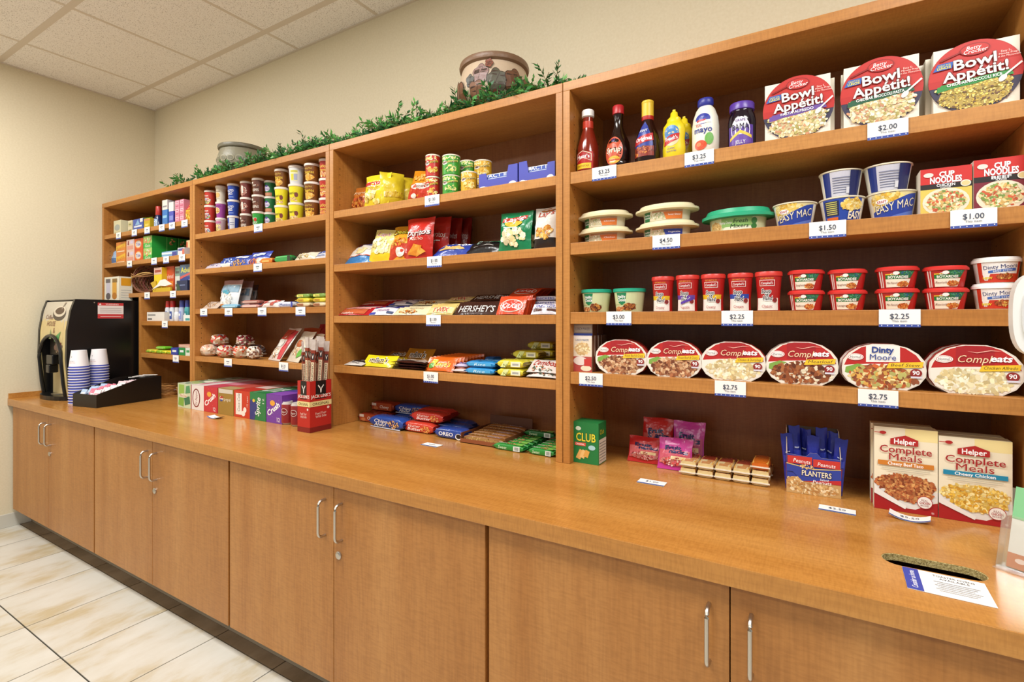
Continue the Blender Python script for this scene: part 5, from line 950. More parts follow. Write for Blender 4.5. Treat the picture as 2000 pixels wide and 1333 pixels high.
for ci, (u0, u1, vt, Y0, kk) in enumerate(((398, 423, 371, 1.95, ('fl', 'fl', 'fl')), (420, 443, 362, 1.955, ('pi', 'pu', 'wh')), (443, 469, 358, 1.95, ('fb', 'ff', 'ff')), (468, 493, 353, 1.95, ('co', 'rb', 'rb')), (491, 518, 347, 1.95, ('gr', 'co', 'co')), (515, 541, 352, 2.0, ('gp', 'gp', 'gp')), (535, 565, 329, 1.93, ('ch', 'ch', 'hn')), (562, 596, 322, 1.935, ('ch', 'ch', 'cb')), (593, 627, 318, 1.935, ('hn', 'hn', 'hn')), (622, 652, 309, 1.95, ('lc', 'lc', 'lc')))):
    X, D = CYL(u0, u1, Y0); k = D/2*.96
    H = (ZV(vt, X, Y0-k)-T1)/3-.0006
    for r_ in range(3):
        c, ds = CER[kk[r_]]
        bp = [(.74*k, 0), (.76*k, .02*H), (.93*k, .86*H)]
        turned('cereal_cup', '%s cereal cup, %s of the %s stack from the left' % (cn[kk[r_]], rown[r_], coln[ci]), 'cereal cup', X, Y0, T1+r_*(H+.0006), [('cup', bp, c, P_GLOSS), ('rim', [(.92*k, .86*H), (k, .87*H), (k, .98*H), (.9*k, H), (.3*k, H)], '#e9ded4', P_PLAST)], ds, k*.85, .03*H, .85*H, lerp_prof(bp), k*1.8, rz=.22, group='cereal cups stacked three high', seg=22)
# bay 2 shelf 2: small bags and rolls
def bagp(label, u0, u1, vt, Y, Z, base, ds=(), rx=-.5, D=.035, rz=0, bands=(), ends='v', hk=1.0, grp='snacks on the cereal unit', nm='snack_bag', cat='snack bag', wk=1.0, mat=None):
    X, W = upx(u0, u1, Y); H = (ZV(vt, X, Y)-Z)/max(.35, math.cos(rx))*hk
    return pouch(nm, label, cat, X, Y+D*.4, Z, W*wk, H, D, base, ds, bands, rz, rx, 0, grp, ends=ends, mat=mat)
bagp('purple and white snack bag lying at the left end, upper middle shelf', 394, 424, 506, 1.9, T2, '#c8c2d0', [('f', .5, .5, .4, .35, ['#6a5a9a', '#e8e4ec', '#9a8ab8'], 20, .1)], rx=-.95, D=.03, hk=.6)
bagp('blue and white snack bag, second from the left', 420, 448, 502, 1.92, T2, '#3a5ab0', [('r', .1, .05, .9, .35, '#e8e4dc'), ('f', .5, .6, .4, .2, ['#dfe6f2', '#7a98d8'], 16, .1)], rx=-.55)
bagp('blue snack bag with orange picture in the middle', 443, 481, 498, 1.91, T2, '#3d54a8', [('f', .45, .3, .4, .22, ['#d8a85a', '#c48a3c', '#ecd2a0'], 30, .09), ('r', .15, .66, .85, .82, '#dfe4f0')], rx=-.55)
bagp('blue and orange snack bag left of the orange roll', 478, 518, 491, 1.905, T2, '#3a4fae', [('f', .35, .25, .3, .2, ['#d87a4a', '#e8a878', '#c05a34'], 26, .09), ('r', .5, .1, .95, .4, '#ece8e2'), ('r', .2, .6, .8, .8, '#c8d4ec')], rx=-.45)
def roll(label, u0, u1, v0, v1, Y, Z, base, ds, D=.05, grp='wrapped rolls', nm='snack_roll', lift=0, side=None, top=()):
    X, W = upx(u0, u1, Y); H = (v1-v0)*depth(X, Y)/F
    return flow(nm, label, 'snack pack', X, Y, Z+.0005+lift, W-.014, D, H, base, ds, top, group=grp, side=side)
roll('orange wrapped snack roll beside the green one', 506, 532, 496, 508, 1.9, T2, '#d87a24', [('r', .2, .3, .8, .6, '#f0b460')], side='#b04a1c')
roll('green wrapped snack roll beside the orange one', 534, 569, 494, 508, 1.9, T2, '#2a9a4a', [('r', .1, .7, .9, .85, '#6ac87a'), ('r', .8, .1, .98, .9, '#1c3424')], side='#1a5a2c')
bagp('white and gold wrapped bar right of the green roll', 570, 612, 489, 1.9, T2, '#dcd2bc', [('f', .4, .4, .3, .3, ['#c8a85a', '#8a7a4a', '#e8dcc0'], 18, .12)], rx=-.7, ends='h', hk=.8)
bagp('white and blue wrapped bar at the right end, upper middle shelf', 609, 638, 487, 1.905, T2, '#d8dae4', [('r', .05, .6, .95, .9, '#4a5a9c'), ('r', .05, .2, .95, .35, '#9aa4c4')], rx=-.7, ends='h', hk=.8)
# bay 2 shelf 3
bagp('clear wrapped sweets at the left end, middle shelf', 391, 420, 588, 1.885, T3, '#c8b4a4', [('f', .5, .5, .42, .4, ['#e8dcd0', '#a88a78', '#d8c4b4', '#c09a70'], 30, .12)], rx=-.9, D=.03, hk=.9)
big = bagp('tall white marshmallow bag standing in front', 421, 458, 547, 1.91, T3, '#dfe2e4', [('r', .04, .55, .96, .8, '#8aa8bc'), ('e', .42, .55, .2, .08, '#4aa0b8'), ('f', .5, .3, .36, .2, ['#f2f0ea', '#e6e4de', '#fbfaf6'], 20, .09, 1.1), ('e', .25, .08, .14, .06, '#d8903a')], bands=((.82, 1, '#b08a88'),), rx=-.22, D=.05)
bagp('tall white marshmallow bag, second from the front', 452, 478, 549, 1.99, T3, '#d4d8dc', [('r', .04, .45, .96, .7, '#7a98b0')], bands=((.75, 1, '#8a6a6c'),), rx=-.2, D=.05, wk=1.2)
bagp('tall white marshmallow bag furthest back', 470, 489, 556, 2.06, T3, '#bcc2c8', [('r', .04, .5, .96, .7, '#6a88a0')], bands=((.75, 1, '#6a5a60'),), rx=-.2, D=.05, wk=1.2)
roll('light blue flat packet in front of the white bags', 431, 464, 595, 603, 1.872, T3, '#7ab4d4', [('r', .1, .3, .9, .6, '#a8d2e6')], D=.035, side='#4a8ab0')
roll('pink and brown wrapped bar, lower one', 469, 506, 594, 601, 1.88, T3, '#c8908a', [('r', .1, .3, .9, .7, '#e2c4bc')], D=.05); roll('pink and brown wrapped bar, upper one', 470, 507, 586, 593, 1.885, T3, '#a86a60', [('r', .1, .3, .9, .7, '#c8a49a')], D=.05, lift=.027)
bagp('red and white striped candy pack on the middle shelf', 502, 542, 587, 1.885, T3, '#e6dcd8', [('p', [(.05, .1), (.2, .1), (.4, .9), (.25, .9)], '#c25a50'), ('p', [(.55, .1), (.7, .1), (.9, .9), (.75, .9)], '#c25a50'), ('t', 'Mints', .5, .5, .3, '#b04a4a', {'w': .5})], rx=-.7, ends='h', hk=.9)
roll('white and blue mint pack on the middle shelf', 541, 573, 588, 599, 1.885, T3, '#d4d8ea', [('t', 'Mentos', .5, .5, .5, '#4a5aa0', {'w': .7}), ('r', .88, .0, 1, 1, '#3a48a0')], D=.04); roll('blue mint pack behind the white and blue one', 545, 575, 580, 592, 1.95, T3, '#5a64a8', [('r', .1, .3, .9, .7, '#c4cae4')], D=.05)
for i in range(3): roll('dark blue chocolate bar lying deep in the middle shelf, %s' % ('left one', 'middle one', 'right one')[i], 500+28*i, 526+28*i, 582, 592, 2.05, T3, ('#3a3f8a', '#4a4a98', '#33387a')[i], [('r', .1, .3, .9, .6, '#8a90c8')], D=.06)
for c_, (a, b) in enumerate(((576, 604), (608, 636))):
    for i in range(3): roll('yellow and green wafer bar, %s of the %s stack' % (('bottom one', 'middle one', 'top one')[i], ('left', 'right')[c_]), a, b, 590, 599, 1.885+.012*i, T3, ('#d8c8a4', '#dcc83a', '#7a9a4a')[i], [('r', .1, .25, .6, .75, ('#a86a4a', '#c89a2c', '#d8d468')[i]), ('t', 'Nut', .4, .5, .4, '#5a3a1c', {'w': .3})], D=.09, lift=.0265*i)
    roll('green bar leaning behind the %s wafer stack' % ('left', 'right')[c_], a, b, 575, 598, 2.01, T3, '#5a7a3c', [('r', .2, .7, .9, .8, '#dfe4d4')], D=.08)
# bay 2 shelf 4: pastries
def pastry(label, u0, u1, v, Y=None, lift=0, body='#b08a68', cap='#c2443a', dot='#3a5a9c', r=None, rz=0):
    X0, Y0 = PT((u0+u1)/2, v, T4); Y0 = Y or Y0; X, D = CYL(u0, u1, Y0); k = (r or D/2)*1.14
    rc = random.Random(int(u0)); t = thing('wrapped_pastry', label, 'pastry', (X, Y0, T4+.0005+lift), rz, 'wrapped pastries')
    def f(a, b):
        an = 2*PI*a; ph = PI*b; rr = k*math.sin(ph)**.6*(1+.10*math.sin(5*an+7*b)+.06*math.sin(11*an+4*b)); return (rr*math.cos(an)*1.08, rr*math.sin(an)*.85, .036*(1-math.cos(ph))*(1+.14*math.sin(4*an+u0)))
    MB().grid(f, 22, 10, lambda a, b: rc.choice((body, body, '#cfc0b0', cap, '#a88468')) if b < .6 else rc.choice((cap, cap, '#e0d6ca', body, '#d8c8b0'))).build('film', P_FILM, t, smooth=True)
    MB().box(-k-.022, -k*.9, -.018, .018, .02, .024, '#cfc0aa').box(k*.9, k+.022, -.018, .018, .02, .024, '#cfc0aa').build('twist_ends', P_FILM, t)
    MB().lathe([(k*.3, .072), (k*.26, .0775), (.001, .079)], dot, 16, 1.3, .7).build('sticker', P_GLOSS, t); return t
pastry('wrapped pale danish at the far left of the pastry shelf', 392, 428, 694, body='#cdb59a', cap='#d8a890', dot='#c8b4a0', Y=1.93)
pastry('wrapped danish with blue sticker, front left', 424, 458, 697, body='#c0a080', dot='#4a5a9a', Y=1.92)
pastry('wrapped danish with orange red top, front middle', 456, 486, 700, body='#b89878', cap='#c8502c', dot='#a83a2c', Y=1.925)
pastry('wrapped dark roll with black swirl, front', 482, 510, 703, body='#7a5040', cap='#d8d0c4', dot='#2a2220', Y=1.925)
pastry('wrapped danish with red and blue wrapper lying on top at the left', 412, 446, 680, Y=1.985, lift=.068, cap='#c23a30', dot='#3a6aa8')
pastry('wrapped dark red roll lying on top in the middle', 462, 496, 672, Y=2.0, lift=.068, body='#6a4a3c', cap='#8a2030', dot='#c8a8a0')
pastry('wrapped dark roll at the back, under the red one', 455, 490, 672, Y=2.07, body='#4a3028', cap='#5a1c24', dot='#7a3a3a')
pastry('wrapped dark roll at the back beside the tall bags', 488, 518, 680, Y=2.05, body='#54382c', cap='#6a6468', dot='#8a2a30', lift=.0)
def tall(label, u0, u1, vt, Y, base, ds, rx=-.6, rz=-.25): return bagp(label, u0, u1, vt, Y, T4, base, ds, rx=rx, D=.035, rz=rz, grp='tall pastry bags', nm='pastry_bag', cat='pastry bag', hk=1.12)
tall('tall red and white pastry bag, leftmost of the leaning ones', 512, 550, 650, 1.9, '#d8c8bc', [('r', .7, .05, .96, .9, '#c23a44'), ('r', .04, .62, .7, .95, '#b84a3c'), ('e', .4, .5, .22, .12, '#dcd8d0'), ('f', .4, .22, .28, .14, ['#e8dcc8', '#c89a70', '#f2ece0'], 22, .07)])
tall('tall green and white pastry bag with green foot', 548, 586, 656, 1.895, '#d8ccb8', [('e', .5, .55, .24, .12, '#b0603c'), ('f', .5, .32, .3, .14, ['#ecdcc0', '#c8a078'], 18, .07), ('p', [(.7, .1), (.95, .2), (.95, .5), (.75, .3)], '#5aa83c')], rx=-.55)
tall('tall red and cream pastry bag behind the meat sticks', 580, 606, 660, 1.9, '#dcc8b0', [('r', .55, .05, .9, .6, '#c23428'), ('f', .3, .4, .2, .3, ['#e8d8b8', '#c89060'], 18, .07)], rx=-.5)
tall('tall cream pastry bag at the right end', 606, 634, 662, 1.905, '#d4c0a8', [('f', .5, .4, .4, .3, ['#c08a58', '#e8d8bc', '#a8683c'], 30, .07), ('r', .05, .75, .95, .9, '#c25a34')], rx=-.5)
bagp('orange red pastry bag at the back right', 575, 608, 642, 2.05, T4, '#c85a34', [('r', .1, .3, .9, .6, '#d8a890')], rx=-.3, grp='tall pastry bags', nm='pastry_bag', cat='pastry bag'); bagp('red and blue pastry bag at the back right corner', 604, 640, 634, 2.06, T4, '#b02a34', [('r', .05, .1, .95, .55, '#3444a4'), ('r', .2, .2, .7, .35, '#c8ccdc')], rx=-.3, grp='tall pastry bags', nm='pastry_bag', cat='pastry bag')

# ------------------------------------------------------------------ soda cartons on the worktop
YP = 1.745; HS = .158
def soda(label, u0, u1, base, ds, topc, top=(), **kw):
    X, W = upx(u0, u1, YP)
    return carton('soda_carton', label, 'soda carton', X, YP, HC+.0005, W-.0015, .40, HS, base, ds, top=topc if not top else top, group='soda cartons in a row', mat=P_GLOSS, **kw)
soda('pale green lemon lime soda carton, leftmost of the row', 347, 373, '#c9d8b4', [('p', [(.1, .55), (.5, .6), (.5, .95), (.1, .95)], '#9ac05a'), ('p', [(.55, .1), (.95, .2), (.9, .5), (.5, .45)], '#3a7a5a'), ('p', [(.05, .1), (.45, .05), (.5, .4), (.1, .42)], '#7fb04a'), ('e', .45, .5, .3, .09, '#e6e0c8'), ('t', 'Mtn Dew', .45, .5, .09, '#b8603c', {'w': .5}), ('p', [(.6, .6), (.95, .65), (.9, .95), (.65, .9)], '#5a9a6a')], '#cdd8c0', [('r', .0, 0, 1, 1, '#ccd8c0'), ('f', .5, .5, .45, .45, ['#9ab87a', '#e0e6d4', '#5a8a6a'], 40, .12)])
soda('white diet soda carton with dark red oval logo', 373, 398, '#e6e0dc', [('e', .42, .48, .3, .38, '#7a1a24'), ('e', .42, .48, .24, .33, '#e9e2de'), ('t', 'Dr Pepper', .42, .48, .15, '#7a1a24', {'r': PI/2, 'w': .62, 's': .2}), ('r', .0, .0, .05, 1, '#a82a34')], '#e9dede', [('r', 0, 0, 1, 1, '#e6dcdc'), ('r', .1, .1, .4, .9, '#c86a80')])
CR = lambda c: [('e', .4, .7, .16, .1, '#e8a83a'), ('t', 'Crush', .45, .5, .2, '#fff', {'w': .86, 'r': .55, 'b': .03}), ('f', .5, .55, .45, .4, [c], 14, .02), ('t', '12', .78, .14, .15, '#f6ecec', {'b': .012})]
soda('red strawberry soda carton', 398, 425, '#c42a3a', CR('#e88a94'), '#d86a80', [('r', 0, 0, 1, 1, '#dc8a9c'), ('r', 0, 0, 1, .3, '#cc4a60')])
soda('gold cola carton with silver top', 426, 456, '#9a7a34', [('r', .04, .82, .96, .98, '#cfcabc'), ('e', .22, .6, .13, .1, '#e6e0d8'), ('p', [(.1, .6), (.34, .62), (.34, .68), (.2, .71)], '#b83a34'), ('p', [(.1, .58), (.34, .56), (.26, .5), (.16, .5)], '#2f4a94'), ('t', 'pepsi', .62, .6, .13, '#efe6cc', {'w': .44})], '#a8783c', [('r', 0, 0, 1, 1, '#c85a50'), ('r', 0, 0, 1, .2, '#b8a070')])
soda('red cola carton with white script panel', 457, 488, '#c4341f', [('p', [(.12, .1), (.5, .1), (.5, .9), (.12, .9)], '#efe8e0'), ('t', 'Coca-Cola', .3, .55, .16, '#1c1414', {'r': PI/2, 'w': .66, 's': .25}), ('e', .6, .16, .12, .1, '#efe8e0'), ('e', .7, .3, .1, .1, '#efe8e0'), ('t', '12 cans', .85, .62, .09, '#f4e2da', {'r': PI/2, 'w': .4})], '#b82a22', [('r', 0, 0, 1, 1, '#c23a30'), ('r', .1, .3, .9, .7, '#e0c4bc')])
soda('green lemon lime soda carton with white script', 488, 519, '#177a44', [('p', [(0, 0), (.3, 0), (.5, .6), (.2, .75), (0, .7)], '#25357c'), ('t', 'Sprite', .5, .5, .26, '#f2f4f0', {'r': PI/2-.15, 'w': .72, 'b': .012, 's': .15}), ('e', .25, .7, .08, .06, '#e8c83a'), ('t', '12', .85, .72, .1, '#e8f0e8', {'r': PI/2, 'w': .2})], '#1c7f48', [('r', 0, 0, 1, 1, '#1f8048'), ('t', 'Sprite', .5, .4, .5, '#e6ece8', {'w': .8}), ('r', 0, .7, 1, .8, '#dfe6e4')])
soda('purple grape soda carton', 520, 551, '#6f3aa0', CR('#a888cc'), '#4a3a94', [('r', 0, 0, 1, 1, '#5a44a0'), ('r', 0, 0, 1, .3, '#8a50b8')])
def sodacan(label, u0, u1, Y, shade):
    X, D = CYL(u0, u1, Y); k = .033; H = .125
    turned('soda_can', label, 'soda can', X, Y, HC+.0005, [('can', [(k*.75, 0), (k, .01), (k, H-.014), (k*.8, H-.003), (k*.8, H), (k*.72, H-.002), (.002, H-.003)], ['#b8b4b0', shade, '#c8c4c0', '#d0ccc8', '#c8c4c0', '#c0bcb8'], P_GLOSS)], [('e', .5, .62, .3, .2, '#e6dcd8'), ('e', .5, .62, .26, .17, '#7a1c20'), ('t', 'Pepper', .5, .62, .12, '#f2eae6', {'w': .42, 's': .2})], k, .014, H-.018, lambda z: k, k*2, rz=.3, group='dark red soda cans')
sodacan('dark red soda can next to the purple carton', 552, 572, 1.775, '#8a2222'); sodacan('dark red soda can beside the meat stick box', 571, 590, 1.772, '#8a2222')
flat_tag(2.06, 1.66, .1, '', 'curled in front of the soda cartons', curl=.01)
# meat stick display
jx0, jx1, jy, jd, jh = 2.773, 2.871, 1.684, .133, .262
jb = thing('meat_stick_box', 'red display box of meat sticks standing on the worktop', 'display box', ((jx0+jx1)/2, jy, HC+.0005)); jw = jx1-jx0
m = MB(); q = .003
m.box(-jw/2, jw/2, 0, q, 0, jh, '#b5241c').box(-jw/2, jw/2, jd-q, jd, 0, jh, '#a8201a').box(-jw/2, -jw/2+q, q, jd-q, 0, jh, '#a8201a').box(jw/2-q, jw/2, q, jd-q, 0, jh, '#b5241c').box(-jw/2, jw/2, 0, jd, 0, q, '#8a1c18'); m.build('carton', P_CARD, jb)
JL = [('r', 0, 0, 1, .1, '#7c1814'), ('r', .26, .72, .74, 1, '#17110f'), ('p', [(.36, .9), (.46, .84), (.48, .76), (.52, .76), (.54, .84), (.64, .9), (.62, .92), (.53, .87), (.5, .82), (.47, .87), (.38, .92)], '#f2efe8'), ('t', "JACK LINK'S", .5, .7, .065, '#f4f0e8', {'w': .92, 'b': .015}), ('r', .24, .645, .76, .66, '#17110f'), ('r', 0, .5, 1, .6, '#e6d794'), ('t', 'ORIGINAL', .5, .55, .055, '#2a2414', {'w': .78, 'b': .01}), ('t', 'Feed Your', .5, .36, .05, '#f0d8cc', {'w': .5, 'r': .04}), ('t', 'Wild Side', .5, .3, .05, '#f0d8cc', {'w': .5, 'r': .04}), ('e', .84, .45, .06, .025, '#f0d8cc')]
mb = MB(); decals(mb, JL, lambda x, z, o: (x, -o, z), jw, jh); decals(mb, JL, lambda x, z, o: (jw/2+o, jd/2+x, z), jd, jh); mb.build('print', P_CARD, jb)
k = 0
for i in range(3):
    for j in range(3):
        px, py = (jx0+jx1)/2-.004+(i-1)*.021, jy+.03+j*.036; st_ = thing('meat_stick', 'wrapped meat stick in the red box, %s row, %s from the left' % (('front', 'middle', 'rear')[j], ('first', 'second', 'third')[i]), 'meat stick', (px, py, HC+.005), .4*(i-1)+.3*j, 'meat sticks in the red box', rx=.03*(1-j), ry=.03*(i-1)+.025); k += 1
        hh = .46+.012*((i*2+j) % 3)
        MB().box(-.011, .011, -.006, .006, 0, hh-.055, '#8a3a28').build('stick', P_FILM, st_)
        MB().box(-.012, .012, -.0035, .0035, hh-.055, hh, '#c4b8b0').build('top_fin', P_FILM, st_)
        ds = [('r', .15, .55, .85, .82, '#e2cfae'), ('t', 'ORIGINAL', .5, .68, .6, '#2a2018', {'r': -PI/2, 'w': 8})]
        mb = MB()
        for face in (0, 1):
            mp = (lambda x, z, o: (x, -.006-o, z)) if face == 0 else (lambda x, z, o: (.011+o, x*.5, z))
            decals(mb, [('r', .12, .55, .88, .84, '#e2cfae'), ('r', .1, .87, .9, .95, '#3a2a28'), ('p', [(.2, .945), (.5, .88), (.8, .945), (.5, .91)], '#efe9e0'), ('r', .12, .3, .88, .5, '#a84a34')], mp, .022, hh-.05)
            vv, ff, wd = text2d('ORIGINAL', 0, 0); n0 = len(mb.v); L_ = (hh-.05)*.26
            for x, y in vv: mb.v.append(tuple(mp(y*.011, (hh-.05)*.695-x*L_/wd, .0009)))
            for f_ in ff: mb.f.append(tuple(n0+a for a in f_)); mb.c.append('#2a2018')
        mb.build('print', P_FILM, st_)

# ------------------------------------------------------------------ bay 1
A1, A2, A3 = S1
def cb(nm, label, u0, u1, vt, Y, Z, base, ds=(), D=.09, right=(), top=(), cat='carton', grp='sundries on the corner unit', rz=0, H=None, mat=None, lift=0):
    X, W = upx(u0, u1, Y); H = H or (ZV(vt, X, Y)-Z-lift)
    return carton(nm, label, cat, X, Y, Z+.0004+lift, W-.001, D, H, base, ds, right, top, rz=rz, group=grp, mat=mat)
GEN = lambda c, t: [('r', .1, .55, .9, .85, c), ('r', .2, .65, .8, .74, t), ('r', .15, .2, .85, .3, t)]
cb('tea_carton', 'cream and green tea carton at the left end, top shelf', 222, 236, 431, 1.9, A1, '#d8d4b0', [('e', .5, .5, .36, .22, '#a8b0a8'), ('r', .1, .1, .9, .2, '#c8c49a')], D=.16, right=[('p', [(.3, .15), (.7, .3), (.4, .4)], '#3a7a3a')])
pouch('tea_bag', 'green foil bag standing behind the cream carton', 'bag', .42, 2.0, A1, .13, .135, .04, '#8fb83a', [('r', .1, .3, .9, .5, '#b8d468')], rx=-.1, rz=.2)
cb('small_carton', 'narrow cream carton left of the blue one, top shelf', 250, 258, 431, 1.93, A1, '#dcd4b4', GEN('#c8c090', '#8a8a5a'), D=.05)
cb('small_carton', 'blue medicine carton on the top shelf', 260, 279, 428, 1.9, A1, '#4a5fae', [('p', [(.2, .5), (.5, .95), (.7, .5)], '#8ab4d8'), ('r', .1, .3, .9, .45, '#d4dcec'), ('r', .72, .7, 1, 1, '#e6e2e0')], D=.06)
cb('small_carton', 'yellow carton on the top shelf', 281, 293, 427, 1.9, A1, '#c4a81e', [('r', .1, .8, .9, .95, '#c88a5a'), ('r', .2, .3, .8, .5, '#dcc85a')], D=.05)
cb('small_carton', 'small olive carton beside the mouthwash', 294, 301, 432, 1.95, A1, '#a8a050', GEN('#c8c070', '#6a6a30'), D=.04)
X, D = CYL(301, 319, 1.93); H = ZV(404, X, 1.93)-A1; k = D/2
turned('mouthwash_bottle', 'dark blue mouthwash bottle with big red cap', 'bottle', X, 1.93, A1, [('bottle_body', [(k*.9, 0), (k, .02*H), (k, .42*H), (k*.7, .55*H), (k*.6, .6*H)], '#1c2a58', M_SAUCE), ('cap', [(k*.66, .6*H), (k*.72, .62*H), (k*.66, .98*H), (k*.6, H)], '#b8322c', P_PLAST)], [('r', 0, .1, 1, .95, '#a8c4e0'), ('f', .5, .5, .4, .35, ['#3a5aa0', '#dfe8f0'], 16, .15)], k, .04*H, .42*H, lambda z: k, k*1.8)
cb('toothpaste_carton', 'white and blue toothpaste carton, tallest of the top shelf', 317, 327, 391, 1.9, A1, '#3a78c0', [('r', 0, .62, 1, 1, '#e2dcd4'), ('r', .1, .3, .9, .4, '#8ac0dc'), ('r', .1, .72, .9, .78, '#8a8a90')], D=.12, right=[('r', 0, .62, 1, 1, '#cfc9c4')])
cb('toothpaste_carton', 'dark blue and white carton right of the tallest one', 330, 339, 395, 1.905, A1, '#4a52b4', [('r', 0, .6, 1, 1, '#e4e0dc'), ('r', .1, .2, .9, .4, '#7a88d0')], D=.09, right=[('r', 0, .6, 1, 1, '#d4d0cc'), ('r', 0, 0, 1, .58, '#2a3090')])
for j in range(3):
    for i in range(2): cb('pink_carton', 'pink carton, %s of the %s stack' % (('bottom one', 'middle one', 'top one')[j], ('left', 'right')[i]), 342+9*i, 350+9*i, 0, 1.905, A1, '#d88aa0', GEN('#ecc0cc', '#b84a6a'), D=.07, lift=(.0565)*j, H=.056, grp='pink cartons on the top shelf')
pouch('snack_bag', 'yellow and red bag at the right end of the top shelf', 'bag', WX(367, 1.93), 1.93, A1, .12, .15, .04, '#e0b83a', [('r', .05, .6, .95, .95, '#c43a34'), ('f', .5, .35, .4, .2, ['#e8d068', '#d89a2c'], 16, .1)], rx=-.15)
# shelf 2: laundry boxes
pouch('detergent_bag', 'blue and white detergent bag leaning at the left end', 'bag', WX(220, 1.91), 1.92, A2, .17, .15, .05, '#5a84b8', [('r', .2, .3, .8, .8, '#9ab8d8')], bands=((0, .12, '#d4d8dc'),), rx=-.35)
def laundry(lab, u0, u1, vt, base, ds, D=.1, right=(), n=2, Y=1.9, gap=1.0):
    X, W = upx(u0, u1, Y); H = (ZV(vt, X, Y)-A2)/n-.0006
    for j in range(n): carton('laundry_box', '%s, %s' % (lab, ('lower one', 'upper one')[j]), 'laundry box', X, Y, A2+.0004+j*(H+.0006), W-.002, D, H, base, ds, right, group='laundry boxes on the corner unit')
laundry('orange and yellow laundry box', 227, 245, 473, '#dd8a3c', [('p', [(0, .2), (1, .5), (1, .9), (0, .6)], '#e8b83a'), ('t', 'Bounce', .5, .5, .3, '#c85a2a', {'w': .8, 'r': .2}), ('r', .1, .06, .9, .16, '#f0dcb8')])
laundry('pink and white laundry box', 247, 262, 468, '#e0c4b4', [('r', .1, .1, .9, .45, '#d89a88'), ('p', [(.15, .55), (.35, .5), (.3, .9), (.2, .9)], '#8a3a3a'), ('r', .5, .6, .9, .9, '#d4c8dc')])
laundry('orange red laundry box with blue target', 263, 279, 466, '#d4562a', [('e', .45, .5, .4, .38, '#e8a050'), ('e', .45, .5, .32, .3, '#dcd4d0'), ('t', 'Tide', .45, .5, .28, '#34409a', {'w': .56, 'b': .012})])
GN = [('r', 0, .0, 1, .4, '#3fb04a'), ('f', .5, .65, .4, .28, ['#e8c088', '#d88a5a', '#e8e0c8'], 18, .12), ('t', 'Gain', .5, .2, .26, '#f2e8d0', {'w': .6})]
laundry('green laundry box, front of its row', 280, 297, 461, '#9ac86a', GN, right='#1fa03c')
for k_, n_ in enumerate(('second', 'third', 'fourth')):
    X, W = upx(280, 297, 1.9); H = (ZV(461, X, 1.9)-A2)/2-.0006
    for j in range(2): carton('laundry_box', 'green laundry box, %s from the front, %s' % (n_, ('lower one', 'upper one')[j]), 'laundry box', X, 1.916+.0833*(k_+1), A2+.0004+j*(H+.0006), W-.002, .076, H, '#1fa03c', (), [('f', .5, .6, .3, .25, ['#c88a5a', '#e0c088', '#1c7a30'], 8, .12), ('r', 0, 0, .08, 1, '#6ac86a')], group='laundry boxes on the corner unit')
cb('flat_pack', 'flat white and blue pack lying in front of the green boxes', 316, 345, 491, 1.885, A2, '#7aa8d0', [('r', 0, .5, 1, .8, '#e2e8ec'), ('r', .7, 0, 1, .8, '#3a3f94')], D=.09, mat=P_GLOSS)
cb('small_carton', 'small white and blue carton right of the flat pack', 347, 360, 484, 1.89, A2, '#dcd8dc', [('r', .1, .6, .9, .9, '#5a5a98'), ('r', .7, 0, 1, .8, '#d0705a')], D=.06)
cb('small_carton', 'orange and cream carton at the right end, second shelf', 364, 371, 470, 1.94, A2, '#e0c090', [('r', .0, .1, .4, .9, '#c85a3a')], D=.06, right='#8a2a2a')
# shelf 3: basket and medicines
bk = thing('wicker_basket', 'brown wicker basket tipped on its side', 'basket', (.55, 2.02, A3+.002), .5)
m = MB(); pr = [(.055, 0), (.085, .04), (.105, .10), (.118, .15)]
for i in range(14):
    z = .15*i/13; r = lerp_prof(pr)(z); m.tube([(r*math.cos(a)*(1+.01*math.sin(9*a+i*3)), r*math.sin(a), z+.004*math.sin(7*a+i*PI)) for a in [2*PI*q/28 for q in range(29)]], .0052, R.choice(('#7a5030', '#6a4428', '#8a6038', '#7a3a2c')), 5)
for q in range(18):
    a = 2*PI*q/18; m.tube([(lerp_prof(pr)(z)*math.cos(a), lerp_prof(pr)(z)*math.sin(a), z) for z in (0, .04, .1, .15)], .0045, '#5a3a22', 5)
m.lathe([(.05, -.004), (.056, .002), (.02, .003)], '#5a3a22', 20)
RX = Matrix.Translation((0, -.05, .112)) @ Matrix.Rotation(PI/2*.86, 4, 'X') @ Matrix.Translation((0, 0, -.1))
m.xf(RX).build('weave', M_WICKER, bk, smooth=True)
hd = MB()
for q in range(3): hd.tube([(.112*math.cos(a)*(1-.25*math.sin(a)), .02*math.sin(a*2+q), .15+.09*math.sin(a)+.004*q) for a in [PI*t/16 for t in range(17)]], .005, ('#c09a58', '#a87c44', '#8a5c34')[q], 6)
hd.xf(RX).build('handle', M_WICKER, bk, smooth=True); rest(bk, A3)
MED = lambda c, t, s='': [('r', 0, .62, 1, .95, c), ('r', .1, .2, .9, .3, t), ('r', .1, .72, .9, .82, t)]+([('t', s, .5, .8, .2, t, {'w': .8})] if s else [])
cb('medicine_carton', 'yellow medicine dispenser carton right of the basket', 301, 316, 523, 1.885, A3, '#e0c41e', [('r', 0, .72, 1, 1, '#d8b0a0'), ('r', .1, .8, .9, .9, '#a04a3a'), ('r', .1, .1, .9, .2, '#b89a14')], D=.06, right='#d8b81c')
m = thing('open_flap_tray', 'open white and yellow carton flaps in front of the medicines', 'carton', (WX(318, 1.88), 1.875, A3+.0005))
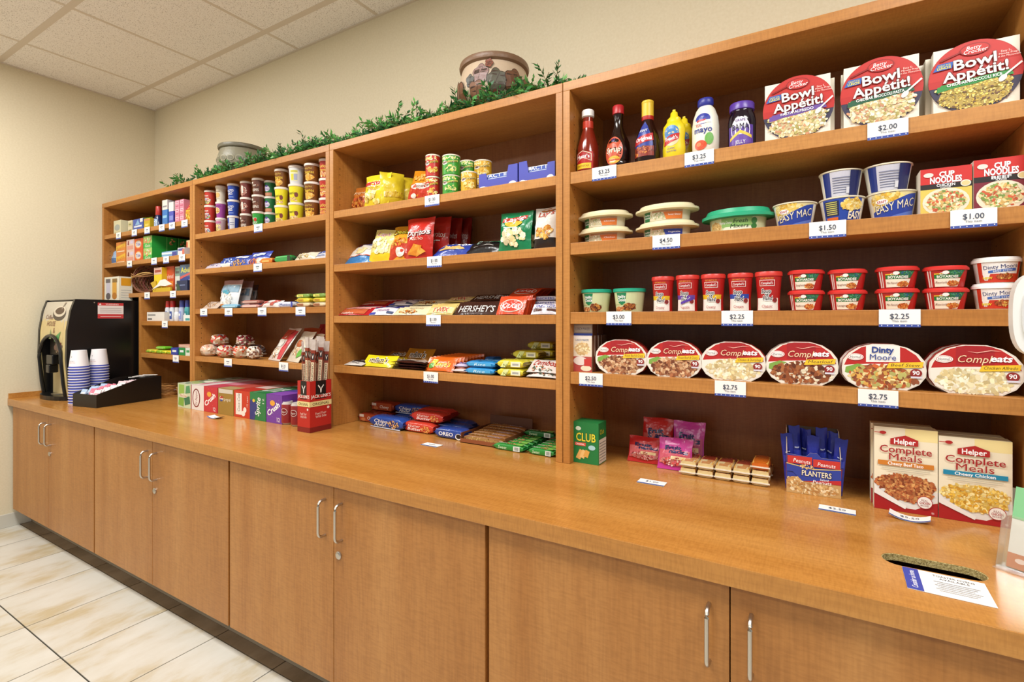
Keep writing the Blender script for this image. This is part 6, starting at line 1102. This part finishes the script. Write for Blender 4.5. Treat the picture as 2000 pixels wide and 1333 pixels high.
MB().box(-.14, .12, .0, .012, 0, .03, '#c8a81c').prism([(-.14, .02), (-.06, .055), (-.02, .085), (.04, .09), (.14, .05), (.05, .04), (-.02, .045)], -.004, .004, '#e9e6e0').prism([(-.17, .07), (-.1, .085), (-.09, .02), (-.11, .01)], -.002, .006, '#c8a428').build('flaps', P_CARD, m)
cb('medicine_carton', 'orange red medicine carton behind the open flaps', 322, 340, 521, 1.92, A3, '#c8502c', [('t', 'Tylenol', .5, .62, .18, '#f2dcc8', {'w': .84}), ('r', .1, .2, .9, .42, '#e08a3c')], D=.05)
cb('medicine_carton', 'white medicine carton beside the blue one', 342, 351, 521, 1.92, A3, '#d0d4cc', MED('#7a9a8a', '#5a5a5a'), D=.05)
cb('medicine_carton', 'blue pain reliever display carton with yellow lettering', 352, 372, 517, 1.905, A3, '#2a3f8c', [('r', 0, .55, 1, 1, '#56708c'), ('t', 'Advil', .5, .8, .2, '#e6da3a', {'w': .86, 'b': .012}), ('p', [(0, .45), (1, .62), (1, .7), (0, .55)], '#c85a5a'), ('p', [(.2, .1), (.9, .45), (.95, .4), (.3, .05)], '#8a98c4'), ('r', 0, 0, 1, .1, '#5a6488')], D=.06)
cb('medicine_carton', 'dark navy carton flap lying in front of the blue display', 345, 366, 548, 1.88, A3, '#1c2a50', [('p', [(0, .0), (.4, 0), (.2, .6), (0, .9)], '#2f4a34'), ('r', .3, .5, .8, .58, '#7a88b0')], D=.02)
# sub shelves
cb('small_carton', 'long white carton lying on the narrow shelf', 287, 321, 610, 1.89, 1.508, '#e2dfd6', [('r', .05, .6, .5, .75, '#8a8a86'), ('r', .05, .15, .3, .3, '#5a5a58')], D=.05, top='#d4d0c6')
for i, (u, c, cc, h) in enumerate(((329, '#c8ccd4', '#c03028', .15), (338, '#d4dae0', '#b82a28', .15), (347, '#e2e4e6', '#dcdcdc', .1), (356, '#b4c0e0', '#4a58b0', .15), (367, '#4aa0a4', '#3a4494', .15))):
    k = .021; X = WX(u, 1.93); turned('lotion_bottle', ('lotion bottle with red cap, left one', 'lotion bottle with red cap, right one', 'short white capped bottle between the caps', 'pale blue bottle with blue cap', 'teal bottle with dark blue cap')[i]+' on the narrow shelf', 'bottle', X, 1.93-.0*i, 1.508, [('bottle_body', [(k*.92, 0), (k, .004), (k, h*.6), (k*.8, h*.68)], c, P_PLAST), ('cap', [(k*.82, h*.68), (k*.84, h*.69), (k*.8, h*.98), (k*.7, h)], cc, P_PLAST)], [('r', 0, .1, 1, .8, ('#34509a', '#2f4a94', '#dfe2e4', '#8a98d0', '#2f8a8e')[i]), ('r', .2, .4, .8, .6, '#e8ecf0')], k, .006, h*.58, lambda z: .021, .03, group='bottles on the narrow shelf', seg=18)
cb('small_carton', 'white and teal carton at the right end of the narrow shelf', 358, 372, 616, 1.875, 1.508, '#dfe4e0', [('r', .3, .1, .9, .5, '#4a9a9a')], D=.03)
for i in range(5): roll('yellow green gum pack, %s from the left' % ('first', 'second', 'third', 'fourth', 'fifth')[i], 284+10*i, 294+10*i, 683, 690, 1.885, 1.265, ('#c8cc4a', '#d8c83a', '#a8c83c', '#d8d43a', '#e0c82c')[i], [('r', .1, .3, .9, .6, '#8ab83a')], D=.07, nm='gum_pack', grp='gum packs')
roll('bright green gum pack lying on the yellow ones', 303, 322, 678, 684, 1.9, 1.265, '#7ac83a', [('r', .1, .3, .9, .6, '#b8e07a')], D=.06, lift=.031, nm='gum_pack', grp='gum packs')
for i, (a, b, c) in enumerate(((334, 347, '#3444a0'), (349, 361, '#2a8a44'), (362, 372, '#d4dcd0'))): cb('gum_box', ('dark blue', 'green', 'white and green')[i]+' small box on the lowest narrow shelf', a, b, 680, 1.885, 1.265, c, [('r', .2, .4, .8, .7, '#dfe4e8' if i < 2 else '#4a9a5a')], D=.07)
cb('gum_box', 'flat pink box lying on the green boxes', 349, 371, 673, 1.9, 1.265, '#d09a84', [('r', .1, .3, .9, .7, '#e0b8a4')], D=.07, lift=(ZV(680, WX(355, 1.885), 1.885)-1.265)+.001, H=.022)
# little round baskets behind the caddy
def lowbasket(lab, X, Y, r):
    t = thing('round_basket', lab, 'basket', (X, Y, HC+.0005)); m = MB()
    for i in range(7): z = .006+.011*i; rr = r*(.82+.03*i); m.tube([(rr*math.cos(a), rr*math.sin(a), z+.002*math.sin(9*a+i*PI)) for a in [2*PI*q/24 for q in range(25)]], .0062, R.choice(('#b07a3c', '#c08a48', '#9a6a34')), 5)
    m.lathe([(r*.8, 0), (r*.82, .004), (.01, .005)], '#a87438', 20); m.build('weave', M_WICKER, t, smooth=True); return t
lowbasket('small round wicker basket right behind the black caddy', .80, 2.0, .075); lowbasket('small round wicker basket beside the green soda carton', 1.06, 2.02, .085)
cl = thing('wrapped_cutlery', 'bundle of clear wrapped cutlery resting in the baskets', 'cutlery', (1.05, 2.02, HC+.02), .1)
for q in range(8): MB().box(-.1+.006*q, .12+.004*q, -.045+.012*q, -.037+.012*q, .06, .063, '#b8a8b0').xf(Matrix.Rotation(-.32-.02*q, 4, 'Y')).build('sleeve', P_FILM, cl)
# ------------------------------------------------------------------ coffee machine
cm = thing('coffee_machine', 'tall black hot drink machine with coffee print front', 'coffee machine', (.05, 0, HC+.0005))
mw, mh = .54, .722; pf = [(1.47, .0), (1.455, .1), (1.44, .3), (1.445, .5), (1.465, .64), (1.49, mh), (2.2, mh), (2.2, 0)]
b = MB(); n = len(pf)
PF = lerp_prof([(y, z) for y, z in pf[:6]])
def sidepoly(x): return [(x, y, z) for y, z in pf]
b.poly(sidepoly(mw), '#000'); b.poly(sidepoly(mw-.03)[::-1], '#000'); b.poly(sidepoly(0)[::-1], '#000'); b.poly(sidepoly(.03), '#000')
for x in (0, mw-.03):
    for i in range(n):
        a, c = pf[i], pf[(i+1) % n]; b.poly([(x, a[0], a[1]), (x, c[0], c[1]), (x+.03, c[0], c[1]), (x+.03, a[0], a[1])], '#000')
b.box(.03, mw-.03, 1.5, 2.2, mh-.012, mh, '#000').box(.03, mw-.03, 2.17, 2.2, 0, mh-.012, '#000').box(.03, mw-.03, 1.66, 2.17, .0, .02, '#000')
b.build('housing', M_BLACK, cm, bevel=.004)
fp = MB()                                             # printed front door with arched opening
XA, XB = .03, mw-.03; xc = .25; ra = .2; zo = .30
def arch(x):
    d = abs(x-xc); return zo+.16*math.sqrt(max(0, 1-(d/ra)**2)) if d < ra else 0
N = 30
for i in range(N):
    x0_, x1_ = XA+(XB-XA)*i/N, XA+(XB-XA)*(i+1)/N
    za, zb = arch(x0_), arch(x1_)
    for j in range(10):
        f = lambda x, z0, t: (x, PF(z0+(mh-.014-z0)*t)+.004, z0+(mh-.014-z0)*t)
        zt_ = (j+.5)/10; zz = za+(mh-za)*zt_; c = '#d8c48a' if zz < .5 else ('#d4bd84' if zz < .58 else '#c9c0ae')
        fp.poly([f(x0_, za, j/10), f(x1_, zb, j/10), f(x1_, zb, (j+1)/10), f(x0_, za, (j+1)/10)], c)
fp.build('front_door', P_GLOSS, cm, smooth=True)
mp = lambda x, z, o: (xc+x, PF(z+.3)+.003-o, z+.3)
ds = [('e', .7, .8, .26, .13, '#3a2c26'), ('e', .7, .84, .24, .1, '#d8ccb8'), ('e', .7, .85, .18, .065, '#4a3020'), ('p', [(.74, .88), (.78, .88), (.86, 1), (.8, 1)], '#8a7a6c'), ('t', 'Coffee', .32, .74, .08, '#7a3a24', {'w': .3, 's': .25, 'r': -.05}), ('t', 'HOUSE', .44, .62, .09, '#7a3a24', {'w': .34}), ('t', '&', .6, .5, .1, '#8a4a2c'), ('p', [(.62, .3), (.7, .4), (.88, .48), (.78, .28)], '#4f9a54'), ('p', [(.4, .34), (.46, .52), (.5, .34)], '#8aa46a'), ('f', .8, .2, .14, .1, ['#5a2a1c', '#7a3a24', '#3c1c12'], 20, .05)]
decals(MB_ := MB(), ds, mp, .44, .4, curved=True); MB_.build('print', P_GLOSS, cm)
af = MB()
ap = [(xc-ra, z) for z in (.03, .12, .22)]+[(xc-ra*math.cos(a), zo+.16*math.sin(a)) for a in [PI*t/18 for t in range(19)]]+[(xc+ra, z) for z in (.22, .12, .03)]
af.tube([(x, PF(z)-.002, z) for x, z in ap], .012, '#000', 8).build('arch_frame', M_BLACK, cm, smooth=True)
MB().box(.035, mw-.035, 1.505, 1.525, .02, .46, '#cdbb8c').build('recess_back', P_GLOSS, cm)
decals(MB_ := MB(), [('r', 0, .0, .12, .7, '#15130f'), ('r', 0, .62, 1, 1, '#5f574c'), ('f', .5, .72, .35, .05, ['#c8a070', '#e0c8a0'], 10, .02), ('r', .25, .78, .7, .8, '#d8d0c4'), ('t', 'BREWED', .68, .14, .05, '#6a3a20', {'w': .3})], lambda x, z, o: (mw/2+x, 1.505-o, .02+z), mw-.07, .44); MB_.build('print', P_GLOSS, cm)
nz = MB().box(.19, .30, 1.435, 1.505, .25, .32, '#000').box(.215, .275, 1.425, 1.48, .19, .25, '#000'); nz.build('nozzle', M_BLACK, cm, bevel=.006)
dt = MB(); dp = [(xc+.25*math.cos(a), 1.53+.13*math.sin(a)) for a in [2*PI*t/32 for t in range(32)]]
dt.poly([(x, y, .03) for x, y in dp], '#000'); dt.poly([(x, y, 0) for x, y in reversed(dp)], '#000')
for (a, c) in zip(dp, dp[1:]+dp[:1]): dt.poly([(a[0], a[1], 0), (c[0], c[1], 0), (c[0], c[1], .03), (a[0], a[1], .03)], '#000')
dt.build('drip_tray', M_BLACK, cm, bevel=.003)
MB().lathe([(.06, .0305), (.06, .033), (.005, .0332)], '#b8b4ac', 24, 1, .6).xf(Matrix.Translation((xc-.02, 1.49, 0))).build('drip_grate', M_STEEL, cm)
decals(MB_ := MB(), [('r', 0, 0, 1, 1, '#e2d8d4'), ('r', 0, .82, 1, 1, '#c23a3c'), ('r', 0, 0, 1, .28, '#c23a3c'), ('t', 'WARNING', .55, .91, .1, '#f4e4e0', {'w': .5}), ('p', [(.04, .86), (.14, .86), (.09, .97)], '#f4e4e0')]+[('r', .08, .4+.12*q, .92, .43+.12*q, '#b8b0b0') for q in range(3)]+[('r', .1, .1, .9, .14, '#f0d4d0')], lambda x, z, o: (mw+o, 1.70+x, .585+z), .16, .115); MB_.build('warning_sticker', P_GLOSS, cm)
for y, z in ((1.60, .70), (1.95, .70), (1.98, .52), (1.92, .33), (1.98, .14)): MB().lathe([(.005, 0), (.004, .003)], '#888', 8).xf(Matrix.Translation((mw, y, z)) @ Matrix.Rotation(PI/2, 4, 'Y')).build('screw', M_STEEL, cm)
bx = carton('filter_carton', 'white carton with orange panel standing on the coffee machine', 'carton', .34, 1.80, HC+mh+.0015, .25, .09, .188, '#e6e0cc', [('r', .12, .1, .42, .9, '#c8c4d4'), ('r', .55, .1, .85, .9, '#dca23c'), ('e', .27, .2, .16, .14, '#5a5258'), ('e', .7, .2, .16, .14, '#b8741c'), ('r', .1, .76, .42, .92, '#6a6468'), ('r', .56, .76, .88, .92, '#8a6a34')], [('r', .15, .62, .9, .94, '#dc9a1c')]+[('r', .15, .12+.1*q, .9, .15+.1*q, '#c4c4bc') for q in range(4)])
# paper cup stacks
coln2 = coln+('eleventh', 'twelfth', 'thirteenth')
def cupstack(lab, X, Y, n):
    r0, r1, h, st_ = .042, .058, .125, .0185
    for i in range(n):
        z0 = HC+.0005+st_*i; t = thing('paper_cup', 'upside down paper cup, %s of the %s stack' % ('top one' if i == n-1 else coln2[i]+' from below', lab), 'paper cup', (X, Y, z0), R.uniform(-.3, .3)+.6, '%s stack of paper cups' % lab)
        MB().lathe([(r1, 0), (r1+.0015, .003), (r1, .006), (r1-.0012, .0065), (r1-.0035, .0165), (r0, h), (r0-.004, h), (r0-.006, h-.006)], ['#e4e2ee', '#e4e2ee', '#3a44a0', '#4450ac', '#efedf0', '#efedf0', '#e4e2e6'], 26, cap=False).build('cup', M_PAPER, t, smooth=True)
        if i == n-1:
            rf = lambda z: r1+(r0-r1)*z/h; decals(MB_ := MB(), [('p', [(.46, .7), (.5, .6), (.54, .7), (.5, .66)], '#6a7074'), ('t', 'COMFORT', .5, .42, .05, '#8a8a90', {'w': .5}), ('t', 'comfort inn', .5, .34, .05, '#b86a70', {'w': .6})], lambda x, z, o: ((rf(z)+o)*math.sin(x/.05), -(rf(z)+o)*math.cos(x/.05), z), .09, h, off=.0006, curved=True); MB_.build('print', M_PAPER, t)
cupstack('left', .717, 1.468, 14); cupstack('right', .689, 1.592, 14)
# caddy with sachets
cd = thing('condiment_caddy', 'black slanted condiment caddy on the worktop beside the cups', 'caddy', (.945, 1.42, HC+.0005), .20)
kw, kl = .235, .43; c = MB(); zf, zb = .085, .165
sp = [(0, 0), (kl, 0), (kl, zb), (kl*.62, zb-.005), (0, zf)]
for x in (-kw/2, kw/2-.006):
    c.poly([(x, y, z) for y, z in sp][::-1], '#000'); c.poly([(x+.006, y, z) for y, z in sp], '#000')
    for a, b_ in zip(sp, sp[1:]+sp[:1]): c.poly([(x, a[0], a[1]), (x, b_[0], b_[1]), (x+.006, b_[0], b_[1]), (x+.006, a[0], a[1])], '#000')
c.box(-kw/2+.006, kw/2-.006, 0, .006, 0, zf, '#000').box(-kw/2+.006, kw/2-.006, kl-.006, kl, 0, zb, '#000').box(-kw/2+.006, kw/2-.006, .006, kl-.006, 0, .006, '#000'); c.build('body', mat_plain('caddy_black', '#17120e', .45), cd)
for y in (.195, .325): MB().box(-kw/2+.006, kw/2-.006, y, y+.005, .006, zf+.045 if y < .3 else zb-.02, '#000').build('divider', M_BLACK, cd)
MR = Matrix.Rotation(.20, 3, 'Z'); cdl = Vector((.945, 1.42, HC))
SC = [('light blue sweetener sachet', '#b4cbe6', 7), ('pink sweetener sachet', '#dc7c92', 8), ('white sugar sachet', '#ece6e4', 9)]
for nm_, colr, cnt in SC:
    for q in range(cnt):
        s_ = {'l': -.075, 'p': -.015, 'w': .055}[nm_[0]]
        lx, ly = s_+R.uniform(-.012, .012), .03+.019*q+R.uniform(-.003, .003)
        p = cdl+MR @ Vector((lx, ly, .05+.008*q*.5+.006)); t = thing('sachet', '%s in the caddy, %s from the front' % (nm_, ORD[q]), 'sachet', p, .2+R.uniform(-.25, .25), nm_+'s in the caddy', rx=-.55+R.uniform(-.15, .15))
        MB().box(-.026, .026, -.002, .002, 0, .058, colr).build('paper', M_PAPER, t); decals(MB_ := MB(), [('r', .15, .4, .85, .62, '#f4f0f0' if colr != '#ece6e4' else '#d8a8b0')], lambda x, z, o: (x, -.002-o, z), .052, .058); MB_.build('print', M_PAPER, t)
for q in range(7):
    p = cdl+MR @ Vector((.02+R.uniform(-.02, .03), .208+.016*q, .09)); t = thing('sachet', 'pale pink sachet in the second caddy row, %s from the front' % ORD[q], 'sachet', p, .2+R.uniform(-.15, .15), 'pale pink sachets in the caddy', rx=-.4)
    MB().box(-.035, .035, -.002, .002, 0, .06, '#e6cdd2').build('paper', M_PAPER, t); decals(MB_ := MB(), [('r', .1, .4, .9, .6, '#d89aa8')], lambda x, z, o: (x, -.002-o, z), .07, .06); MB_.build('print', M_PAPER, t)
for q in range(6):
    p = cdl+MR @ Vector((-.06+.028*q, .375, .152)); t = thing('stirrer', 'white stirrer packet at the back of the caddy, %s from the left' % ('first', 'second', 'third', 'fourth', 'fifth', 'sixth')[q], 'stirrer', p, .2+.5+R.uniform(-.4, .4), 'stirrers in the caddy')
    MB().box(-.05, .05, -.006, .006, .002+.0045*q, .006+.0045*q, '#e2ddd4').build('stick', M_PAPER, t)
os_ = thing('power_outlet', 'white power outlet on the alcove back beside the machine', 'outlet', (.612, 2.03, 1.0)); MB().box(-.0, .018, -.035, .035, 0, .11, '#e2dcd0').build('plate', P_PLAST, os_, bevel=.003); MB().box(-.004, 0, -.018, .018, .03, .08, '#3a3632').build('socket', P_PLAST, os_)

# ------------------------------------------------------------------ top of the units: bowls and greenery
def topbowl(lab, X, Y, r, H, cols, ds, name):
    k = r; pr = [(.62*k, 0), (.8*k, .1*H), (1.02*k, .38*H), (1.04*k, .6*H), (.96*k, .8*H), (.93*k, .87*H), (1.0*k, .9*H), (1.02*k, .95*H), (1.0*k, H), (.9*k, H), (.88*k, .85*H), (.8*k, .4*H), (.1*k, .2*H)]
    t = turned(name, lab, 'bowl', X, Y, ZT+.0005, [('bowl', pr[:6], cols[0], M_CERAM), ('rim', pr[5:], cols[1], M_CERAM)], ds, k, .06*H, .84*H, lambda z: lerp_prof(pr[:6])(z)+.002, 2.3*k, rz=.2, lmat=M_CERAM, seg=40); return t
def leafpoly(cx, cy, s, rot, n=5, asp=1.0):
    pts = []
    for i in range(28):
        a = 2*PI*i/28; r_ = s*(.72+.28*abs(math.cos(n*a/2))); pts.append((cx+r_*math.cos(a+rot)*asp, cy+r_*math.sin(a+rot)))
    return pts
LV = []
for lx_, ly_, ls_, lr_, lc_ in ((.5, .7, .24, .3, '#8a6c66'), (.36, .58, .15, .2, '#5a5c58'), (.44, .3, .27, 1.0, '#7c563e'), (.69, .52, .28, .5, '#54503f'), (.9, .55, .3, .1, '#6e4832'), (.12, .4, .34, .6, '#784c32'), (.6, .93, .12, 0, '#824a38'), (.67, .14, .18, .3, '#6a3424'), (-.1, .5, .3, .4, '#6e4832'), (1.1, .4, .3, .9, '#784c32')):
    LV += [('p', leafpoly(lx_, ly_, ls_*1.06, lr_, 5, .42), '#3e2a1e'), ('p', leafpoly(lx_, ly_, ls_, lr_, 5, .42), lc_), ('p', [(lx_-.3*ls_*.42, ly_-.5*ls_), (lx_-.26*ls_*.42, ly_-.52*ls_), (lx_+.3*ls_*.42, ly_+.6*ls_), (lx_+.26*ls_*.42, ly_+.62*ls_)], '#3e2a1e')]
topbowl('brown glazed bowl with leaf relief on top of the shelves', 3.75, 2.05, .165, .25, ('#c4ae94', '#7d5f47'), LV, 'leaf_bowl')
topbowl('grey green glazed bowl behind greenery at the left', 1.665, 2.06, .15, .225, ('#8a8570', '#6f6a58'), [('e', .2+.15*q, .6, .07, .12, '#a09a80') for q in range(5)]+[('e', .2+.15*q, .6, .05, .08, '#7c7864') for q in range(5)], 'grey_bowl')
def garland(lab, u0, u1, Y0, Y1, n, hi, dens):
    X0, X1 = WX(u0, 1.93), WX(u1, 1.93); t = thing('garland', lab, 'garland', (0, 0, ZT), group=None)
    st_, lf_ = MB(), MB(); path = []
    for i in range(n+1):
        f = i/n; path.append(Vector((X0+(X1-X0)*f, (Y0+Y1)/2+.02*math.sin(f*17+u0), .006+.008*abs(math.sin(f*23)))))
    st_.tube(path, .0035, '#5a4a2c', 6)
    for b_ in range(dens):
        f = R.random(); p = path[int(f*n)]; L_ = R.uniform(.05, .12); an = R.uniform(0, 2*PI); el = R.uniform(-.02, .95) if R.random() < hi else R.uniform(-.03, .45)
        d = Vector((math.cos(an)*math.cos(el)*1.2, math.sin(an)*math.cos(el)*.6, math.sin(el)+.02)).normalized()
        e_ = p+d*L_
        if e_.y < YS-.02: d.y = abs(d.y); e_ = p+d*L_
        e_.z = max(e_.z, .004); d = (e_-p).normalized()
        st_.tube([p, p+d*L_*.5+Vector((0, 0, .004)), e_], .0014, '#6a5a30', 4)
        nl = int(L_/.0075); sh = R.choice(('#35723a', '#438a42', '#559c4a', '#2c6236', '#6ab058'))
        for q in range(nl):
            s_ = p+d*L_*(.15+.85*q/nl); a = R.uniform(0, 2*PI); s1 = d.orthogonal().normalized(); s2 = d.cross(s1)
            o_ = (s1*math.cos(a)+s2*math.sin(a))*.8+d*.7; o_.normalize(); ll = R.uniform(.02, .038); wv = o_.cross(d).normalized()*ll*.2
            tip = s_+o_*ll; tip.z = max(tip.z, .001); md = s_+o_*ll*.45; cc = jit(sh, .25)
            lf_.poly([s_, md+wv, tip], cc); lf_.poly([s_, tip, md-wv], cc)
    st_.build('stem', M_LEAF, t); o_ = lf_.build('foliage', M_LEAF, t); o_['kind'] = 'stuff'
garland('small green sprig at the left end of the shelf top', 330, 374, 1.88, 1.95, 10, .6, 14)
garland('leafy green garland heaped around the grey green bowl', 396, 575, 1.89, 1.96, 40, .85, 190)
garland('long leafy green garland running past the brown bowl', 588, 1128, 1.88, 1.93, 90, .5, 330)
